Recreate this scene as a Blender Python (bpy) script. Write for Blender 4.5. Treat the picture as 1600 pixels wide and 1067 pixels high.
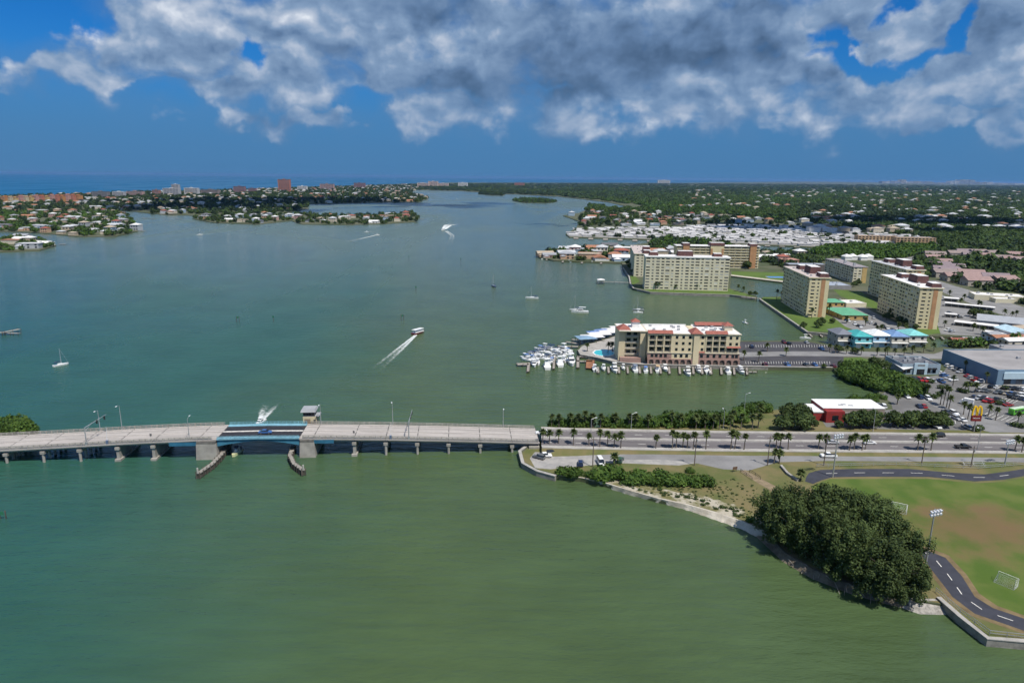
import bpy, bmesh, math, random
import numpy as np
from mathutils import Vector, Matrix
from mathutils.geometry import tessellate_polygon
random.seed(7); NR = np.random.RandomState(11)
for o in list(bpy.data.objects): bpy.data.objects.remove(o)
SC = bpy.context.scene; COL = SC.collection
rad = math.radians

# ---------------------------------------------------------------- camera
FPX, CX, CY, CAM_H = 1067.0, 800.0, 533.5, 100.0
PITCH = math.atan((CY - 277) / FPX); ROLL = 0.0100
c_f = Vector((0, math.cos(PITCH), -math.sin(PITCH)))
u0 = Vector((0, math.sin(PITCH), math.cos(PITCH))); r0 = Vector((1, 0, 0))
c_r = r0 * math.cos(ROLL) + u0 * math.sin(ROLL); c_u = u0 * math.cos(ROLL) - r0 * math.sin(ROLL)
C0 = Vector((0, 0, CAM_H))
cam = bpy.data.cameras.new('camera'); camo = bpy.data.objects.new('camera', cam); COL.objects.link(camo)
camo.matrix_world = Matrix(((c_r.x, c_u.x, -c_f.x, 0), (c_r.y, c_u.y, -c_f.y, 0), (c_r.z, c_u.z, -c_f.z, CAM_H), (0, 0, 0, 1)))
cam.sensor_width = 36; cam.lens = 36 * FPX / 1600; cam.clip_start = 1; cam.clip_end = 200000
SC.camera = camo

def ray(x, y): return c_f + c_r * ((x - CX) / FPX) - c_u * ((y - CY) / FPX)
def G(x, y, z=0.0):                      # where the sight line through a photo pixel meets height z
    d = ray(x, y); t = (z - CAM_H) / d.z
    return Vector((d.x * t, d.y * t, z))
def PXL(p):
    v = Vector(p) - C0; k = v.dot(c_f)
    return CX + FPX * v.dot(c_r) / k, CY - FPX * v.dot(c_u) / k
def z_at(p, y):                          # height above ground point p whose image row is y
    lo, hi = -5.0, 300.0
    for _ in range(40):
        m = (lo + hi) / 2
        if PXL((p[0], p[1], m))[1] > y: lo = m
        else: hi = m
    return lo
def sky_dir(x, y):
    d = ray(x, y).normalized()
    return math.degrees(math.atan2(d.x, d.y)), math.degrees(math.asin(d.z))

# ---------------------------------------------------------------- light
SUN_EL, SUN_AZ = 60.0, 142.0             # azimuth clockwise from +Y (the viewing direction)
SKY_STRENGTH = 0.10
SC.render.engine = 'CYCLES'
SC.cycles.use_denoising = True
SC.cycles.use_adaptive_sampling = True; SC.cycles.adaptive_threshold = 0.04
SC.cycles.max_bounces = 6; SC.cycles.diffuse_bounces = 2; SC.cycles.glossy_bounces = 3
SC.cycles.transparent_max_bounces = 16; SC.cycles.volume_bounces = 0; SC.cycles.transmission_bounces = 3
SC.cycles.caustics_reflective = False; SC.cycles.caustics_refractive = False
vs = SC.view_settings; vs.view_transform = 'Standard'; vs.look = 'None'; vs.exposure = 0.3; vs.gamma = 1.0
vs.use_curve_mapping = False
sd = Vector((math.sin(rad(SUN_AZ)) * math.cos(rad(SUN_EL)), math.cos(rad(SUN_AZ)) * math.cos(rad(SUN_EL)), math.sin(rad(SUN_EL))))
sl = bpy.data.lights.new('sun', 'SUN'); sl.energy = 3.9; sl.angle = rad(0.55); sl.color = (1, 0.95, 0.87)
so = bpy.data.objects.new('sun', sl); COL.objects.link(so); so.location = (0, 0, 3000)
so.rotation_euler = sd.to_track_quat('Z', 'Y').to_euler()

def N(t, typ, **kw):
    n = t.nodes.new(typ)
    for k, v in kw.items():
        if k.startswith('i_'):
            key = k[2:]; key = int(key) if key.isdigit() else key
            n.inputs[key].default_value = v
        else: setattr(n, k, v)
    return n
def L(t, a, b): t.links.new(a, b)
def mth(t, op, a, b=None, clamp=False):
    n = t.nodes.new('ShaderNodeMath'); n.operation = op; n.use_clamp = clamp
    for i, s in enumerate((a, b)):
        if s is None: continue
        if isinstance(s, (int, float)): n.inputs[i].default_value = s
        else: t.links.new(s, n.inputs[i])
    return n.outputs[0]
def mixc(t, fac, a, b, blend='MIX'):
    n = t.nodes.new('ShaderNodeMix'); n.data_type = 'RGBA'; n.blend_type = blend
    for i, s in ((0, fac), (6, a), (7, b)):
        if isinstance(s, (int, float)): n.inputs[i].default_value = s
        elif isinstance(s, (tuple, list)): n.inputs[i].default_value = (*s[:3], 1)
        else: t.links.new(s, n.inputs[i])
    return n.outputs[2]
def smooth(t, v, a, b):
    n = t.nodes.new('ShaderNodeMapRange'); n.interpolation_type = 'SMOOTHSTEP'
    t.links.new(v, n.inputs[0]); n.inputs[1].default_value = a; n.inputs[2].default_value = b
    return n.outputs[0]

# ---------------------------------------------------------------- sky with cumulus
# clouds: photo position (px), half width, half height in degrees, weight
BLOBS = [(300, 70, 9, 3.6), (420, 115, 8, 2.6), (180, 40, 6, 3.5), (330, 128, 5.5, 1.2), (130, 120, 3.5, 1.0), (620, 30, 10, 4), (660, 110, 9, 3.4),
         (840, 60, 12, 5), (1000, 90, 12, 4.6), (1120, 50, 12, 5.0), (690, 175, 5.5, 1.8), (900, 160, 9, 2.4), (1060, 160, 9, 2.1), (1230, 120, 8, 2.7),
         (1370, 60, 7, 5), (1330, 150, 8, 2.2), (1480, 110, 7, 3.0), (1560, 40, 8, 4), (1590, 120, 5, 3.0), (1450, 30, 8, 2.5), (430, 186, 3.0, .9), (495, 183, 2.2, .8),
         (1448, 198, 1.3, .8), (1512, 196, 2.4, .7), (1592, 190, 1.4, .8), (1590, 210, 1.5, .6), (480, 40, 9, 4)]
DARK = [(1000, 75, 13, 2.6, 1.0), (830, 125, 11, 2.4, 1.0), (1150, 95, 9, 2.0, .9), (700, 15, 14, 1.6, .8), (1280, 60, 3, 1.5, .5), (1500, 75, 5, 1.8, .75), (1200, 15, 8, 1.6, .9), (560, 95, 6, 2, .55), (960, 140, 10, 1.4, .7), (690, 140, 6, 1.5, .7)]
HOLES = [(20, 15, 6, 3.5, 1), (385, 97, 2.4, 1.2, 1), (1315, 100, 3.0, 1.1, 1), (1322, 62, 1.4, 1.6, .9), (1372, 12, 1.6, 1, .8), (1475, 55, 1.3, 2.0, 1), (1405, 96, 2.6, 1.2, .9), (250, 150, 3, 1, .6), (560, 160, 3, 1.2, .7)]
W = bpy.data.worlds.new('World'); SC.world = W; W.use_nodes = True
wt = W.node_tree; wt.nodes.clear()

def blob_field(t, vec, blobs, power):
    acc = None
    for b in blobs:
        az, el = sky_dir(b[0], b[1])
        s = N(t, 'ShaderNodeVectorMath', operation='SUBTRACT'); L(t, vec, s.inputs[0]); s.inputs[1].default_value = (az, el, 0)
        m = N(t, 'ShaderNodeVectorMath', operation='MULTIPLY'); L(t, s.outputs[0], m.inputs[0]); m.inputs[1].default_value = (1 / b[2], 1 / b[3], 0)
        d = N(t, 'ShaderNodeVectorMath', operation='LENGTH'); L(t, m.outputs[0], d.inputs[0])
        v = mth(t, 'SUBTRACT', 1.0, d.outputs['Value'])
        if len(b) > 4:
            v = mth(t, 'MULTIPLY', mth(t, 'MAXIMUM', v, 0.0), b[4])
        acc = v if acc is None else (mth(t, 'ADD', acc, v) if len(b) > 4 else mth(t, 'MAXIMUM', acc, v))
    return acc
def noise2(t, vec, scale, detail, rough=.58, dist=0.):
    n = N(t, 'ShaderNodeTexNoise', noise_dimensions='2D'); L(t, vec, n.inputs['Vector'])
    n.inputs['Scale'].default_value = scale; n.inputs['Detail'].default_value = detail; n.inputs['Roughness'].default_value = rough; n.inputs['Distortion'].default_value = dist
    return n.outputs['Fac']
def build_world():
    t = wt
    tc = N(t, 'ShaderNodeTexCoord')
    sp = N(t, 'ShaderNodeSeparateXYZ'); L(t, tc.outputs['Generated'], sp.inputs[0])
    az = mth(t, 'MULTIPLY', mth(t, 'ARCTAN2', sp.outputs[0], sp.outputs[1]), 57.2958)
    el = mth(t, 'MULTIPLY', mth(t, 'ARCSINE', sp.outputs[2]), 57.2958)
    P = N(t, 'ShaderNodeCombineXYZ'); L(t, az, P.inputs[0]); L(t, el, P.inputs[1]); P = P.outputs[0]
    # placed cloud banks of the photograph, scattered cumulus of the same kind everywhere else
    nd = N(t, 'ShaderNodeTexNoise', noise_dimensions='2D'); L(t, P, nd.inputs['Vector']); nd.inputs['Scale'].default_value = .22; nd.inputs['Detail'].default_value = 6; nd.inputs['Roughness'].default_value = .5
    wc = N(t, 'ShaderNodeVectorMath', operation='SUBTRACT'); L(t, nd.outputs['Color'], wc.inputs[0]); wc.inputs[1].default_value = (.5, .5, .5)
    wp = N(t, 'ShaderNodeVectorMath', operation='MULTIPLY_ADD'); L(t, wc.outputs[0], wp.inputs[0]); wp.inputs[1].default_value = (9, 4.5, 0); L(t, P, wp.inputs[2]); PW = wp.outputs[0]
    bf = blob_field(t, PW, BLOBS, 1)
    n3 = noise2(t, P, .06, 2)
    gen = mth(t, 'MULTIPLY', mth(t, 'SUBTRACT', n3, 0.47), 5.0)
    out1 = smooth(t, el, 15.0, 19.0)
    out2 = mth(t, 'MULTIPLY', smooth(t, mth(t, 'ABSOLUTE', az), 41.0, 46.0), smooth(t, el, 3.5, 7.0))
    gen = mth(t, 'ADD', gen, mth(t, 'MULTIPLY', mth(t, 'SUBTRACT', mth(t, 'MAXIMUM', out1, out2), 1.0), 6.0))
    base = mth(t, 'MULTIPLY', mth(t, 'MAXIMUM', mth(t, 'MAXIMUM', bf, gen), -1.2), 1.15)
    # ragged domain: warp, then rounded cauliflower heads
    wv = N(t, 'ShaderNodeVectorMath', operation='MULTIPLY_ADD'); L(t, nd.outputs['Color'], wv.inputs[0]); wv.inputs[1].default_value = (2.0, 1.4, 0)
    sq = N(t, 'ShaderNodeVectorMath', operation='MULTIPLY'); L(t, P, sq.inputs[0]); sq.inputs[1].default_value = (1, 1.35, 0); L(t, sq.outputs[0], wv.inputs[2])
    def puff(offv):
        a = N(t, 'ShaderNodeVectorMath', operation='ADD'); L(t, wv.outputs[0], a.inputs[0]); a.inputs[1].default_value = offv
        v = N(t, 'ShaderNodeTexVoronoi', voronoi_dimensions='2D', feature='F1'); L(t, a.outputs[0], v.inputs['Vector'])
        v.inputs['Scale'].default_value = .22; v.inputs['Detail'].default_value = 2.0; v.inputs['Roughness'].default_value = .5; v.inputs['Lacunarity'].default_value = 2.4
        fb = noise2(t, a.outputs[0], .27, 7, .52)
        return mth(t, 'ADD', mth(t, 'MULTIPLY', mth(t, 'SUBTRACT', .50, v.outputs['Distance']), .85), mth(t, 'MULTIPLY', mth(t, 'SUBTRACT', fb, .5), 2.6))
    p0 = puff((0, 0, 0)); p1 = puff((.6, 1.25, 0))
    lowf = mth(t, 'MULTIPLY', mth(t, 'SUBTRACT', nd.outputs['Fac'], .5), 2.4)
    f0 = mth(t, 'ADD', mth(t, 'ADD', mth(t, 'MULTIPLY', base, 1.3), mth(t, 'MULTIPLY', p0, .75)), mth(t, 'MULTIPLY', lowf, .6))
    holes = blob_field(t, PW, HOLES, 1)
    f0 = mth(t, 'SUBTRACT', mth(t, 'ADD', f0, .33), mth(t, 'MULTIPLY', holes, 2.2))
    alpha = smooth(t, f0, -0.2, 0.95)
    lit = mth(t, 'SUBTRACT', p0, p1)
    dk = mth(t, 'MINIMUM', blob_field(t, PW, DARK, 1), 1.0)
    b = mth(t, 'ADD', mth(t, 'MULTIPLY', lit, mth(t, 'SUBTRACT', .33, mth(t, 'MULTIPLY', dk, .22))), 0.56)
    b = mth(t, 'ADD', b, mth(t, 'MULTIPLY', lowf, 0.22))
    b = mth(t, 'ADD', b, mth(t, 'MULTIPLY', p0, 0.08))
    b = mth(t, 'SUBTRACT', b, mth(t, 'MULTIPLY', smooth(t, f0, .5, 2.0), .10))
    b = mth(t, 'SUBTRACT', b, mth(t, 'MULTIPLY', dk, .40))
    veil = mth(t, 'MULTIPLY', smooth(t, mth(t, 'ADD', base, mth(t, 'MULTIPLY', lowf, .3)), -.9, .5), .40)
    veil = mth(t, 'MULTIPLY', veil, mth(t, 'SUBTRACT', 1.0, mth(t, 'MINIMUM', mth(t, 'MULTIPLY', holes, 2.0), 1.0)))
    rp = N(t, 'ShaderNodeValToRGB'); L(t, mth(t, 'ADD', b, 0.0, True), rp.inputs[0])
    e = rp.color_ramp.elements
    e[0].position = 0.0; e[0].color = (.048, .090, .165, 1)
    e[1].position = 1.0; e[1].color = (.74, .77, .81, 1)
    for p_, c_ in ((.25, (.105, .178, .305)), (.5, (.190, .280, .420)), (.75, (.40, .46, .56))):
        x = e.new(p_); x.color = (*c_, 1)
    cl = N(t, 'ShaderNodeVectorMath', operation='SCALE'); L(t, rp.outputs[0], cl.inputs[0]); cl.inputs['Scale'].default_value = 1 / SKY_STRENGTH
    sky = N(t, 'ShaderNodeTexSky', sky_type='NISHITA', sun_disc=False, sun_elevation=rad(SUN_EL), sun_rotation=rad(SUN_AZ), altitude=100, air_density=1.0, dust_density=0.15, ozone_density=4.0)
    sk = mixc(t, 1.0, sky.outputs[0], (.06, .37, .74), 'MULTIPLY')
    # moist blue-grey air near the horizon
    hz = mth(t, 'SUBTRACT', 1.0, smooth(t, el, 0.0, 11.0))
    sk = mixc(t, mth(t, 'MULTIPLY', hz, .9), sk, (.56, 1.60, 3.35))
    sk = mixc(t, veil, sk, (1.05, 1.95, 3.3))
    col = mixc(t, mth(t, 'MULTIPLY', alpha, .96), sk, cl.outputs[0])
    # distant cloud fades into the horizon air
    col = mixc(t, mth(t, 'MULTIPLY', mth(t, 'SUBTRACT', 1.0, smooth(t, el, 2.0, 9.0)), .5), col, (.62, 1.68, 3.4))
    bg = N(t, 'ShaderNodeBackground'); L(t, col, bg.inputs[0]); bg.inputs[1].default_value = SKY_STRENGTH
    wo = N(t, 'ShaderNodeOutputWorld'); L(t, bg.outputs[0], wo.inputs[0])
build_world()
W.cycles.sampling_method = 'MANUAL'; W.cycles.sample_map_resolution = 256

# ---------------------------------------------------------------- materials
MATS = {}
def mat(name, col, rough=.8, var=.12, scale=.3, col2=None, bump=0., metal=0., spec=.3, rnd=0., bscale=None, coord='Position', detail=5, stretch=None, tl=0.):
    if name in MATS: return MATS[name]
    m = bpy.data.materials.new(name); m.use_nodes = True; t = m.node_tree; b = t.nodes['Principled BSDF']
    b.inputs['Roughness'].default_value = rough; b.inputs['Metallic'].default_value = metal; b.inputs['Specular IOR Level'].default_value = spec
    if coord == 'Position': src = N(t, 'ShaderNodeNewGeometry').outputs['Position']
    else: src = N(t, 'ShaderNodeTexCoord').outputs['Object']
    if stretch:
        mp = N(t, 'ShaderNodeMapping'); L(t, src, mp.inputs[0]); mp.inputs['Scale'].default_value = stretch; src = mp.outputs[0]
    nz = N(t, 'ShaderNodeTexNoise'); L(t, src, nz.inputs['Vector']); nz.inputs['Scale'].default_value = scale; nz.inputs['Detail'].default_value = detail; nz.inputs['Roughness'].default_value = .6
    if col2 is None:
        a = tuple(c * (1 - var) for c in col); c2 = tuple(min(1, c * (1 + var)) for c in col)
    else: a, c2 = col, col2
    f = smooth(t, nz.outputs['Fac'], .32, .68)
    out = mixc(t, f, a, c2)
    if rnd:
        oi = N(t, 'ShaderNodeObjectInfo')
        k = mth(t, 'ADD', mth(t, 'MULTIPLY', oi.outputs['Random'], 2 * rnd), 1 - rnd)
        vm = N(t, 'ShaderNodeVectorMath', operation='SCALE'); L(t, out, vm.inputs[0]); L(t, k, vm.inputs['Scale']); out = vm.outputs[0]
    L(t, out, b.inputs['Base Color'])
    if bump:
        n2 = N(t, 'ShaderNodeTexNoise'); L(t, src, n2.inputs['Vector']); n2.inputs['Scale'].default_value = bscale or scale * 6; n2.inputs['Detail'].default_value = 4
        bp = N(t, 'ShaderNodeBump'); bp.inputs['Strength'].default_value = bump; bp.inputs['Distance'].default_value = .2
        L(t, n2.outputs['Fac'], bp.inputs['Height']); L(t, bp.outputs[0], b.inputs['Normal'])
    if tl:
        tr = N(t, 'ShaderNodeBsdfTranslucent'); L(t, out, tr.inputs[0])
        mx = N(t, 'ShaderNodeMixShader'); mx.inputs[0].default_value = tl
        L(t, b.outputs[0], mx.inputs[1]); L(t, tr.outputs[0], mx.inputs[2])
        L(t, mx.outputs[0], t.nodes['Material Output'].inputs[0])
    MATS[name] = m; return m

# ---------------------------------------------------------------- mesh tools
class MB:
    def __init__(s): s.v = []; s.f = []; s.m = []
    def add(s, vs, fs, mi=0):
        k = len(s.v); s.v += [tuple(p) for p in vs]; s.f += [tuple(i + k for i in f) for f in fs]; s.m += [mi] * len(fs); return s
    def box(s, x0, x1, y0, y1, z0, z1, mi=0):
        return s.add([(x0, y0, z0), (x1, y0, z0), (x1, y1, z0), (x0, y1, z0), (x0, y0, z1), (x1, y0, z1), (x1, y1, z1), (x0, y1, z1)],
                     [(3, 2, 1, 0), (4, 5, 6, 7), (0, 1, 5, 4), (1, 2, 6, 5), (2, 3, 7, 6), (3, 0, 4, 7)], mi)
    def cyl(s, p0, p1, r0, r1=None, n=8, mi=0, cap=True):
        r1 = r0 if r1 is None else r1; p0 = Vector(p0); p1 = Vector(p1); d = (p1 - p0).normalized()
        a = d.orthogonal().normalized(); b = d.cross(a); vs = []
        for p, r in ((p0, r0), (p1, r1)):
            vs += [p + (a * math.cos(2 * math.pi * i / n) + b * math.sin(2 * math.pi * i / n)) * r for i in range(n)]
        fs = [(i, (i + 1) % n, n + (i + 1) % n, n + i) for i in range(n)]
        if cap: fs += [tuple(range(n - 1, -1, -1)), tuple(range(n, 2 * n))]
        return s.add(vs, fs, mi)
    def bar(s, p0, p1, w, h, mi=0):
        p0 = Vector(p0); p1 = Vector(p1); d = (p1 - p0).normalized(); sd_ = d.cross(Vector((0, 0, 1)))
        sd_ = Vector((1, 0, 0)) if sd_.length < 1e-4 else sd_.normalized(); u = sd_.cross(d)
        vs = [p + sd_ * a * w / 2 + u * b * h / 2 for p in (p0, p1) for a, b in ((-1, -1), (1, -1), (1, 1), (-1, 1))]
        return s.add(vs, [(0, 1, 5, 4), (1, 2, 6, 5), (2, 3, 7, 6), (3, 0, 4, 7), (3, 2, 1, 0), (4, 5, 6, 7)], mi)
    def prism(s, pts, z0, z1, mi=0, top=None, bottom=False):
        pts = [Vector((p[0], p[1], 0)) for p in pts]; n = len(pts)
        if sum(pts[i].x * pts[(i + 1) % n].y - pts[(i + 1) % n].x * pts[i].y for i in range(n)) < 0: pts = pts[::-1]
        tri = tessellate_polygon([pts]); k = len(s.v)
        s.v += [(p.x, p.y, z1) for p in pts]
        for a, b, c in tri:
            if (pts[b] - pts[a]).cross(pts[c] - pts[a]).z < 0: b, c = c, b
            s.f.append((k + a, k + b, k + c)); s.m.append(mi if top is None else top)
        if z0 is not None:
            k2 = len(s.v); s.v += [(p.x, p.y, z0) for p in pts]
            for i in range(n):
                j = (i + 1) % n; s.f.append((k2 + i, k2 + j, k + j, k + i)); s.m.append(mi)
            if bottom:
                for a, b, c in tri:
                    if (pts[b] - pts[a]).cross(pts[c] - pts[a]).z < 0: b, c = c, b
                    s.f.append((k2 + a, k2 + c, k2 + b)); s.m.append(mi)
        return s
    def loft(s, rings, mi=0, cap=True):
        k = len(s.v); n = len(rings[0])
        for r in rings: s.v += [tuple(p) for p in r]
        for i in range(len(rings) - 1):
            for j in range(n):
                a = k + i * n + j; b = k + i * n + (j + 1) % n
                s.f.append((a, b, b + n, a + n)); s.m.append(mi)
        if cap:
            s.f.append(tuple(range(k + n - 1, k - 1, -1))); s.m.append(mi)
            e = k + (len(rings) - 1) * n; s.f.append(tuple(range(e, e + n))); s.m.append(mi)
        return s
    def sweep(s, pts, prof, mi=0):          # a profile (offset to the left, height) swept along a polyline of 3D points
        rings = []
        for i, p in enumerate(pts):
            a = Vector(pts[max(i - 1, 0)]); b = Vector(pts[min(i + 1, len(pts) - 1)]); d = (b - a); d.z = 0; d.normalize()
            nrm = Vector((-d.y, d.x, 0)); rings.append([Vector(p) + nrm * o + Vector((0, 0, h)) for o, h in prof])
        return s.loft(rings, mi)
    def mesh(s, name, mats, smooth=False):
        me = bpy.data.meshes.new(name); me.from_pydata(s.v, [], s.f)
        if not isinstance(mats, (list, tuple)): mats = [mats]
        for m in mats: me.materials.append(m)
        if len(mats) > 1: me.polygons.foreach_set('material_index', s.m)
        if smooth: me.polygons.foreach_set('use_smooth', [True] * len(s.f))
        me.update(); return me
    def build(s, name, mats, parent=None, smooth=False):
        return link(name, s.mesh(name, mats, smooth), parent)
def link(name, me, parent=None, loc=None, rz=None, sc=None):
    o = bpy.data.objects.new(name, me); COL.objects.link(o)
    if parent is not None: o.parent = parent
    if loc is not None: o.location = loc
    if rz is not None: o.rotation_euler = (0, 0, rz)
    if sc is not None: o.scale = sc if isinstance(sc, (tuple, list)) else (sc, sc, sc)
    return o
def tag(o, label=None, cat=None, group=None, kind=None):
    if label: o['label'] = label
    if cat: o['category'] = cat
    if group: o['group'] = group
    if kind: o['kind'] = kind
    return o
def thing(name, label, cat, loc=(0, 0, 0), rz=0, group=None):
    o = link(name, None, None, loc, rz); return tag(o, label, cat, group)
def dup(root, loc, rz=0., label=None, group=None, sc=None, cat=None):
    def cp(o, par):
        c = o.copy(); COL.objects.link(c); c.parent = par
        for ch in KIDS.get(o.name, ()): cp(ch, c)
        return c
    if root.name not in SCANNED: scan(root)
    r = cp(root, None); r.location = loc; r.rotation_euler = (0, 0, rz)
    if sc is not None: r.scale = sc if isinstance(sc, (tuple, list)) else (sc, sc, sc)
    return tag(r, label, cat, group)
KIDS = {}; SCANNED = set()
def scan(o):
    SCANNED.add(o.name); ch = list(o.children); KIDS[o.name] = ch
    for c in ch: scan(c)
class Proto:                                # first use places the model itself, later uses copy it
    def __init__(s, root): s.root = root; s.used = False; scan(root)
    def put(s, loc, rz=0., label=None, group=None, sc=None):
        if not s.used:
            s.used = True; o = s.root; o.location = loc; o.rotation_euler = (0, 0, rz)
            if sc is not None: o.scale = sc if isinstance(sc, (tuple, list)) else (sc, sc, sc)
            return tag(o, label, None, group)
        return dup(s.root, loc, rz, label, group, sc if sc is not None else 1.0)
    def drop(s):
        if not s.used:
            for c in [x for x in s.root.children_recursive] + [s.root]: bpy.data.objects.remove(c)
def sheet(name, pts, z, m, kind='structure', z0=None):
    o = MB().prism(pts, z0, z).build(name, m); o['kind'] = kind; return o
def PG(pts, z=1.5): return [G(x, y, z) for x, y in pts]
def inside(p, poly):
    x, y = p[0], p[1]; c = False; n = len(poly); j = n - 1
    for i in range(n):
        a, b = poly[i], poly[j]
        if (a[1] > y) != (b[1] > y) and x < (b[0] - a[0]) * (y - a[1]) / (b[1] - a[1]) + a[0]: c = not c
        j = i
    return c
# ================================================================ water, terrain, roads
def water_mat(name, near, teal, far, tealx, rough):
    m = bpy.data.materials.new(name); m.use_nodes = True; t = m.node_tree; b = t.nodes['Principled BSDF']
    g = N(t, 'ShaderNodeNewGeometry'); sp = N(t, 'ShaderNodeSeparateXYZ'); L(t, g.outputs['Position'], sp.inputs[0])
    nz = N(t, 'ShaderNodeTexNoise'); L(t, g.outputs['Position'], nz.inputs['Vector']); nz.inputs['Scale'].default_value = .012; nz.inputs['Detail'].default_value = 6; nz.inputs['Roughness'].default_value = .55
    wob = mth(t, 'MULTIPLY', mth(t, 'SUBTRACT', nz.outputs['Fac'], .5), 90.0)
    # deeper channel water (teal) on the west side, silty shallows (olive green) to the east and along the shore
    sx = mth(t, 'ADD', mth(t, 'ADD', sp.outputs[0], wob), mth(t, 'MULTIPLY', mth(t, 'SUBTRACT', sp.outputs[1], 150.0), .10))
    ft = mth(t, 'SUBTRACT', 1.0, smooth(t, sx, tealx - 75, tealx + 45))
    c = mixc(t, ft, near, teal)
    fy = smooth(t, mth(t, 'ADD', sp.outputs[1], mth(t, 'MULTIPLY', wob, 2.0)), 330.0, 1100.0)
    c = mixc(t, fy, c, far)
    n3 = N(t, 'ShaderNodeTexNoise'); L(t, g.outputs['Position'], n3.inputs['Vector']); n3.inputs['Scale'].default_value = .03; n3.inputs['Detail'].default_value = 8
    ms = N(t, 'ShaderNodeMapping'); L(t, g.outputs['Position'], ms.inputs[0]); ms.inputs['Scale'].default_value = (.035, .21, 1); ms.inputs['Rotation'].default_value = (0, 0, .18)
    n5 = N(t, 'ShaderNodeTexNoise'); L(t, ms.outputs[0], n5.inputs['Vector']); n5.inputs['Scale'].default_value = 1.; n5.inputs['Detail'].default_value = 7; n5.inputs['Roughness'].default_value = .62; n5.inputs['Distortion'].default_value = .6
    k = mth(t, 'ADD', mth(t, 'ADD', mth(t, 'MULTIPLY', n3.outputs['Fac'], .5), mth(t, 'MULTIPLY', n5.outputs['Fac'], .42)), .54)
    vm = N(t, 'ShaderNodeVectorMath', operation='SCALE'); L(t, c, vm.inputs[0]); L(t, k, vm.inputs['Scale'])
    L(t, vm.outputs[0], b.inputs['Base Color'])
    # slicks and wind lanes change the roughness
    mp = N(t, 'ShaderNodeMapping'); L(t, g.outputs['Position'], mp.inputs[0]); mp.inputs['Scale'].default_value = (.0035, .0011, 1); mp.inputs['Rotation'].default_value = (0, 0, .5)
    n4 = N(t, 'ShaderNodeTexNoise'); L(t, mp.outputs[0], n4.inputs['Vector']); n4.inputs['Scale'].default_value = 1.; n4.inputs['Detail'].default_value = 6; n4.inputs['Distortion'].default_value = 1.2
    rr = mth(t, 'ADD', mth(t, 'MULTIPLY', smooth(t, n4.outputs['Fac'], .40, .66), .20), rough)
    L(t, rr, b.inputs['Roughness'])
    b.inputs['IOR'].default_value = 1.33; b.inputs['Specular IOR Level'].default_value = .36
    m1 = N(t, 'ShaderNodeMapping'); L(t, g.outputs['Position'], m1.inputs[0]); m1.inputs['Scale'].default_value = (.22, .62, 1); m1.inputs['Rotation'].default_value = (0, 0, .12)
    w1 = N(t, 'ShaderNodeTexNoise'); L(t, m1.outputs[0], w1.inputs['Vector']); w1.inputs['Scale'].default_value = .55; w1.inputs['Detail'].default_value = 4; w1.inputs['Roughness'].default_value = .5
    w2 = N(t, 'ShaderNodeTexNoise'); L(t, m1.outputs[0], w2.inputs['Vector']); w2.inputs['Scale'].default_value = 3.0; w2.inputs['Detail'].default_value = 3
    hh = mth(t, 'ADD', mth(t, 'MULTIPLY', w1.outputs['Fac'], 1.0), mth(t, 'MULTIPLY', w2.outputs['Fac'], .25))
    bp = N(t, 'ShaderNodeBump'); bp.inputs['Strength'].default_value = .75; bp.inputs['Distance'].default_value = .8
    L(t, hh, bp.inputs['Height']); L(t, bp.outputs[0], b.inputs['Normal'])
    return m
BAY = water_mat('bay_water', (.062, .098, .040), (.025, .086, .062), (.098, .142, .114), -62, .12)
SEA = water_mat('sea_water', (.004, .095, .20), (.004, .095, .20), (.004, .095, .20), -60, .30)
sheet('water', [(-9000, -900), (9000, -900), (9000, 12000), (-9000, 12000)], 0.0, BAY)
FAR = 46000
sea_pts = [(-60000, 900)] + [tuple(G(x, y)[:2]) for x, y in ((-300, 316), (0, 309), (125, 305), (225, 301), (275, 301), (437, 296), (575, 291), (650, 288), (700, 285.5), (860, 285.6), (1060, 286))] + [(40000, 60000), (-60000, 60000)]
sheet('sea', sea_pts, 0.05, SEA)

GRASS = mat('dry_grass', (.185, .150, .070), .95, scale=.085, col2=(.095, .115, .034), bump=.4, bscale=3, detail=9)
LAWN = mat('lawn', (.075, .125, .022), .95, scale=.05, col2=(.10, .155, .03), bump=.3, bscale=3)
SAND = mat('sand', (.40, .36, .28), .95, scale=.25, col2=(.52, .48, .40), bump=.3, bscale=4)
CONC = mat('concrete', (.36, .34, .31), .85, scale=.35, var=.14)
CONCD = mat('weathered_concrete', (.24, .225, .20), .9, scale=.5, var=.25)
ASPH = mat('asphalt', (.145, .132, .132), .9, scale=.12, var=.16, stretch=(.25, 1.5, 1))
ASPHD = mat('new_asphalt', (.045, .047, .06), .85, scale=.3, var=.14)
LOTM = mat('parking_asphalt', (.16, .155, .15), .9, scale=.08, var=.18)
STREET = mat('old_street_asphalt', (.22, .215, .21), .9, scale=.09, var=.15)
PAINT = mat('road_paint', (.72, .70, .64), .7, scale=2, var=.15)
PAINTY = mat('worn_yellow_paint', (.60, .46, .18), .7, scale=2, var=.2)
GRAVEL = mat('gravel', (.27, .26, .25), .95, scale=.35, col2=(.38, .36, .33), detail=10)
LAND = mat('land_soil', (.055, .075, .03), .95, scale=.02, col2=(.12, .12, .075), detail=8)

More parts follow.
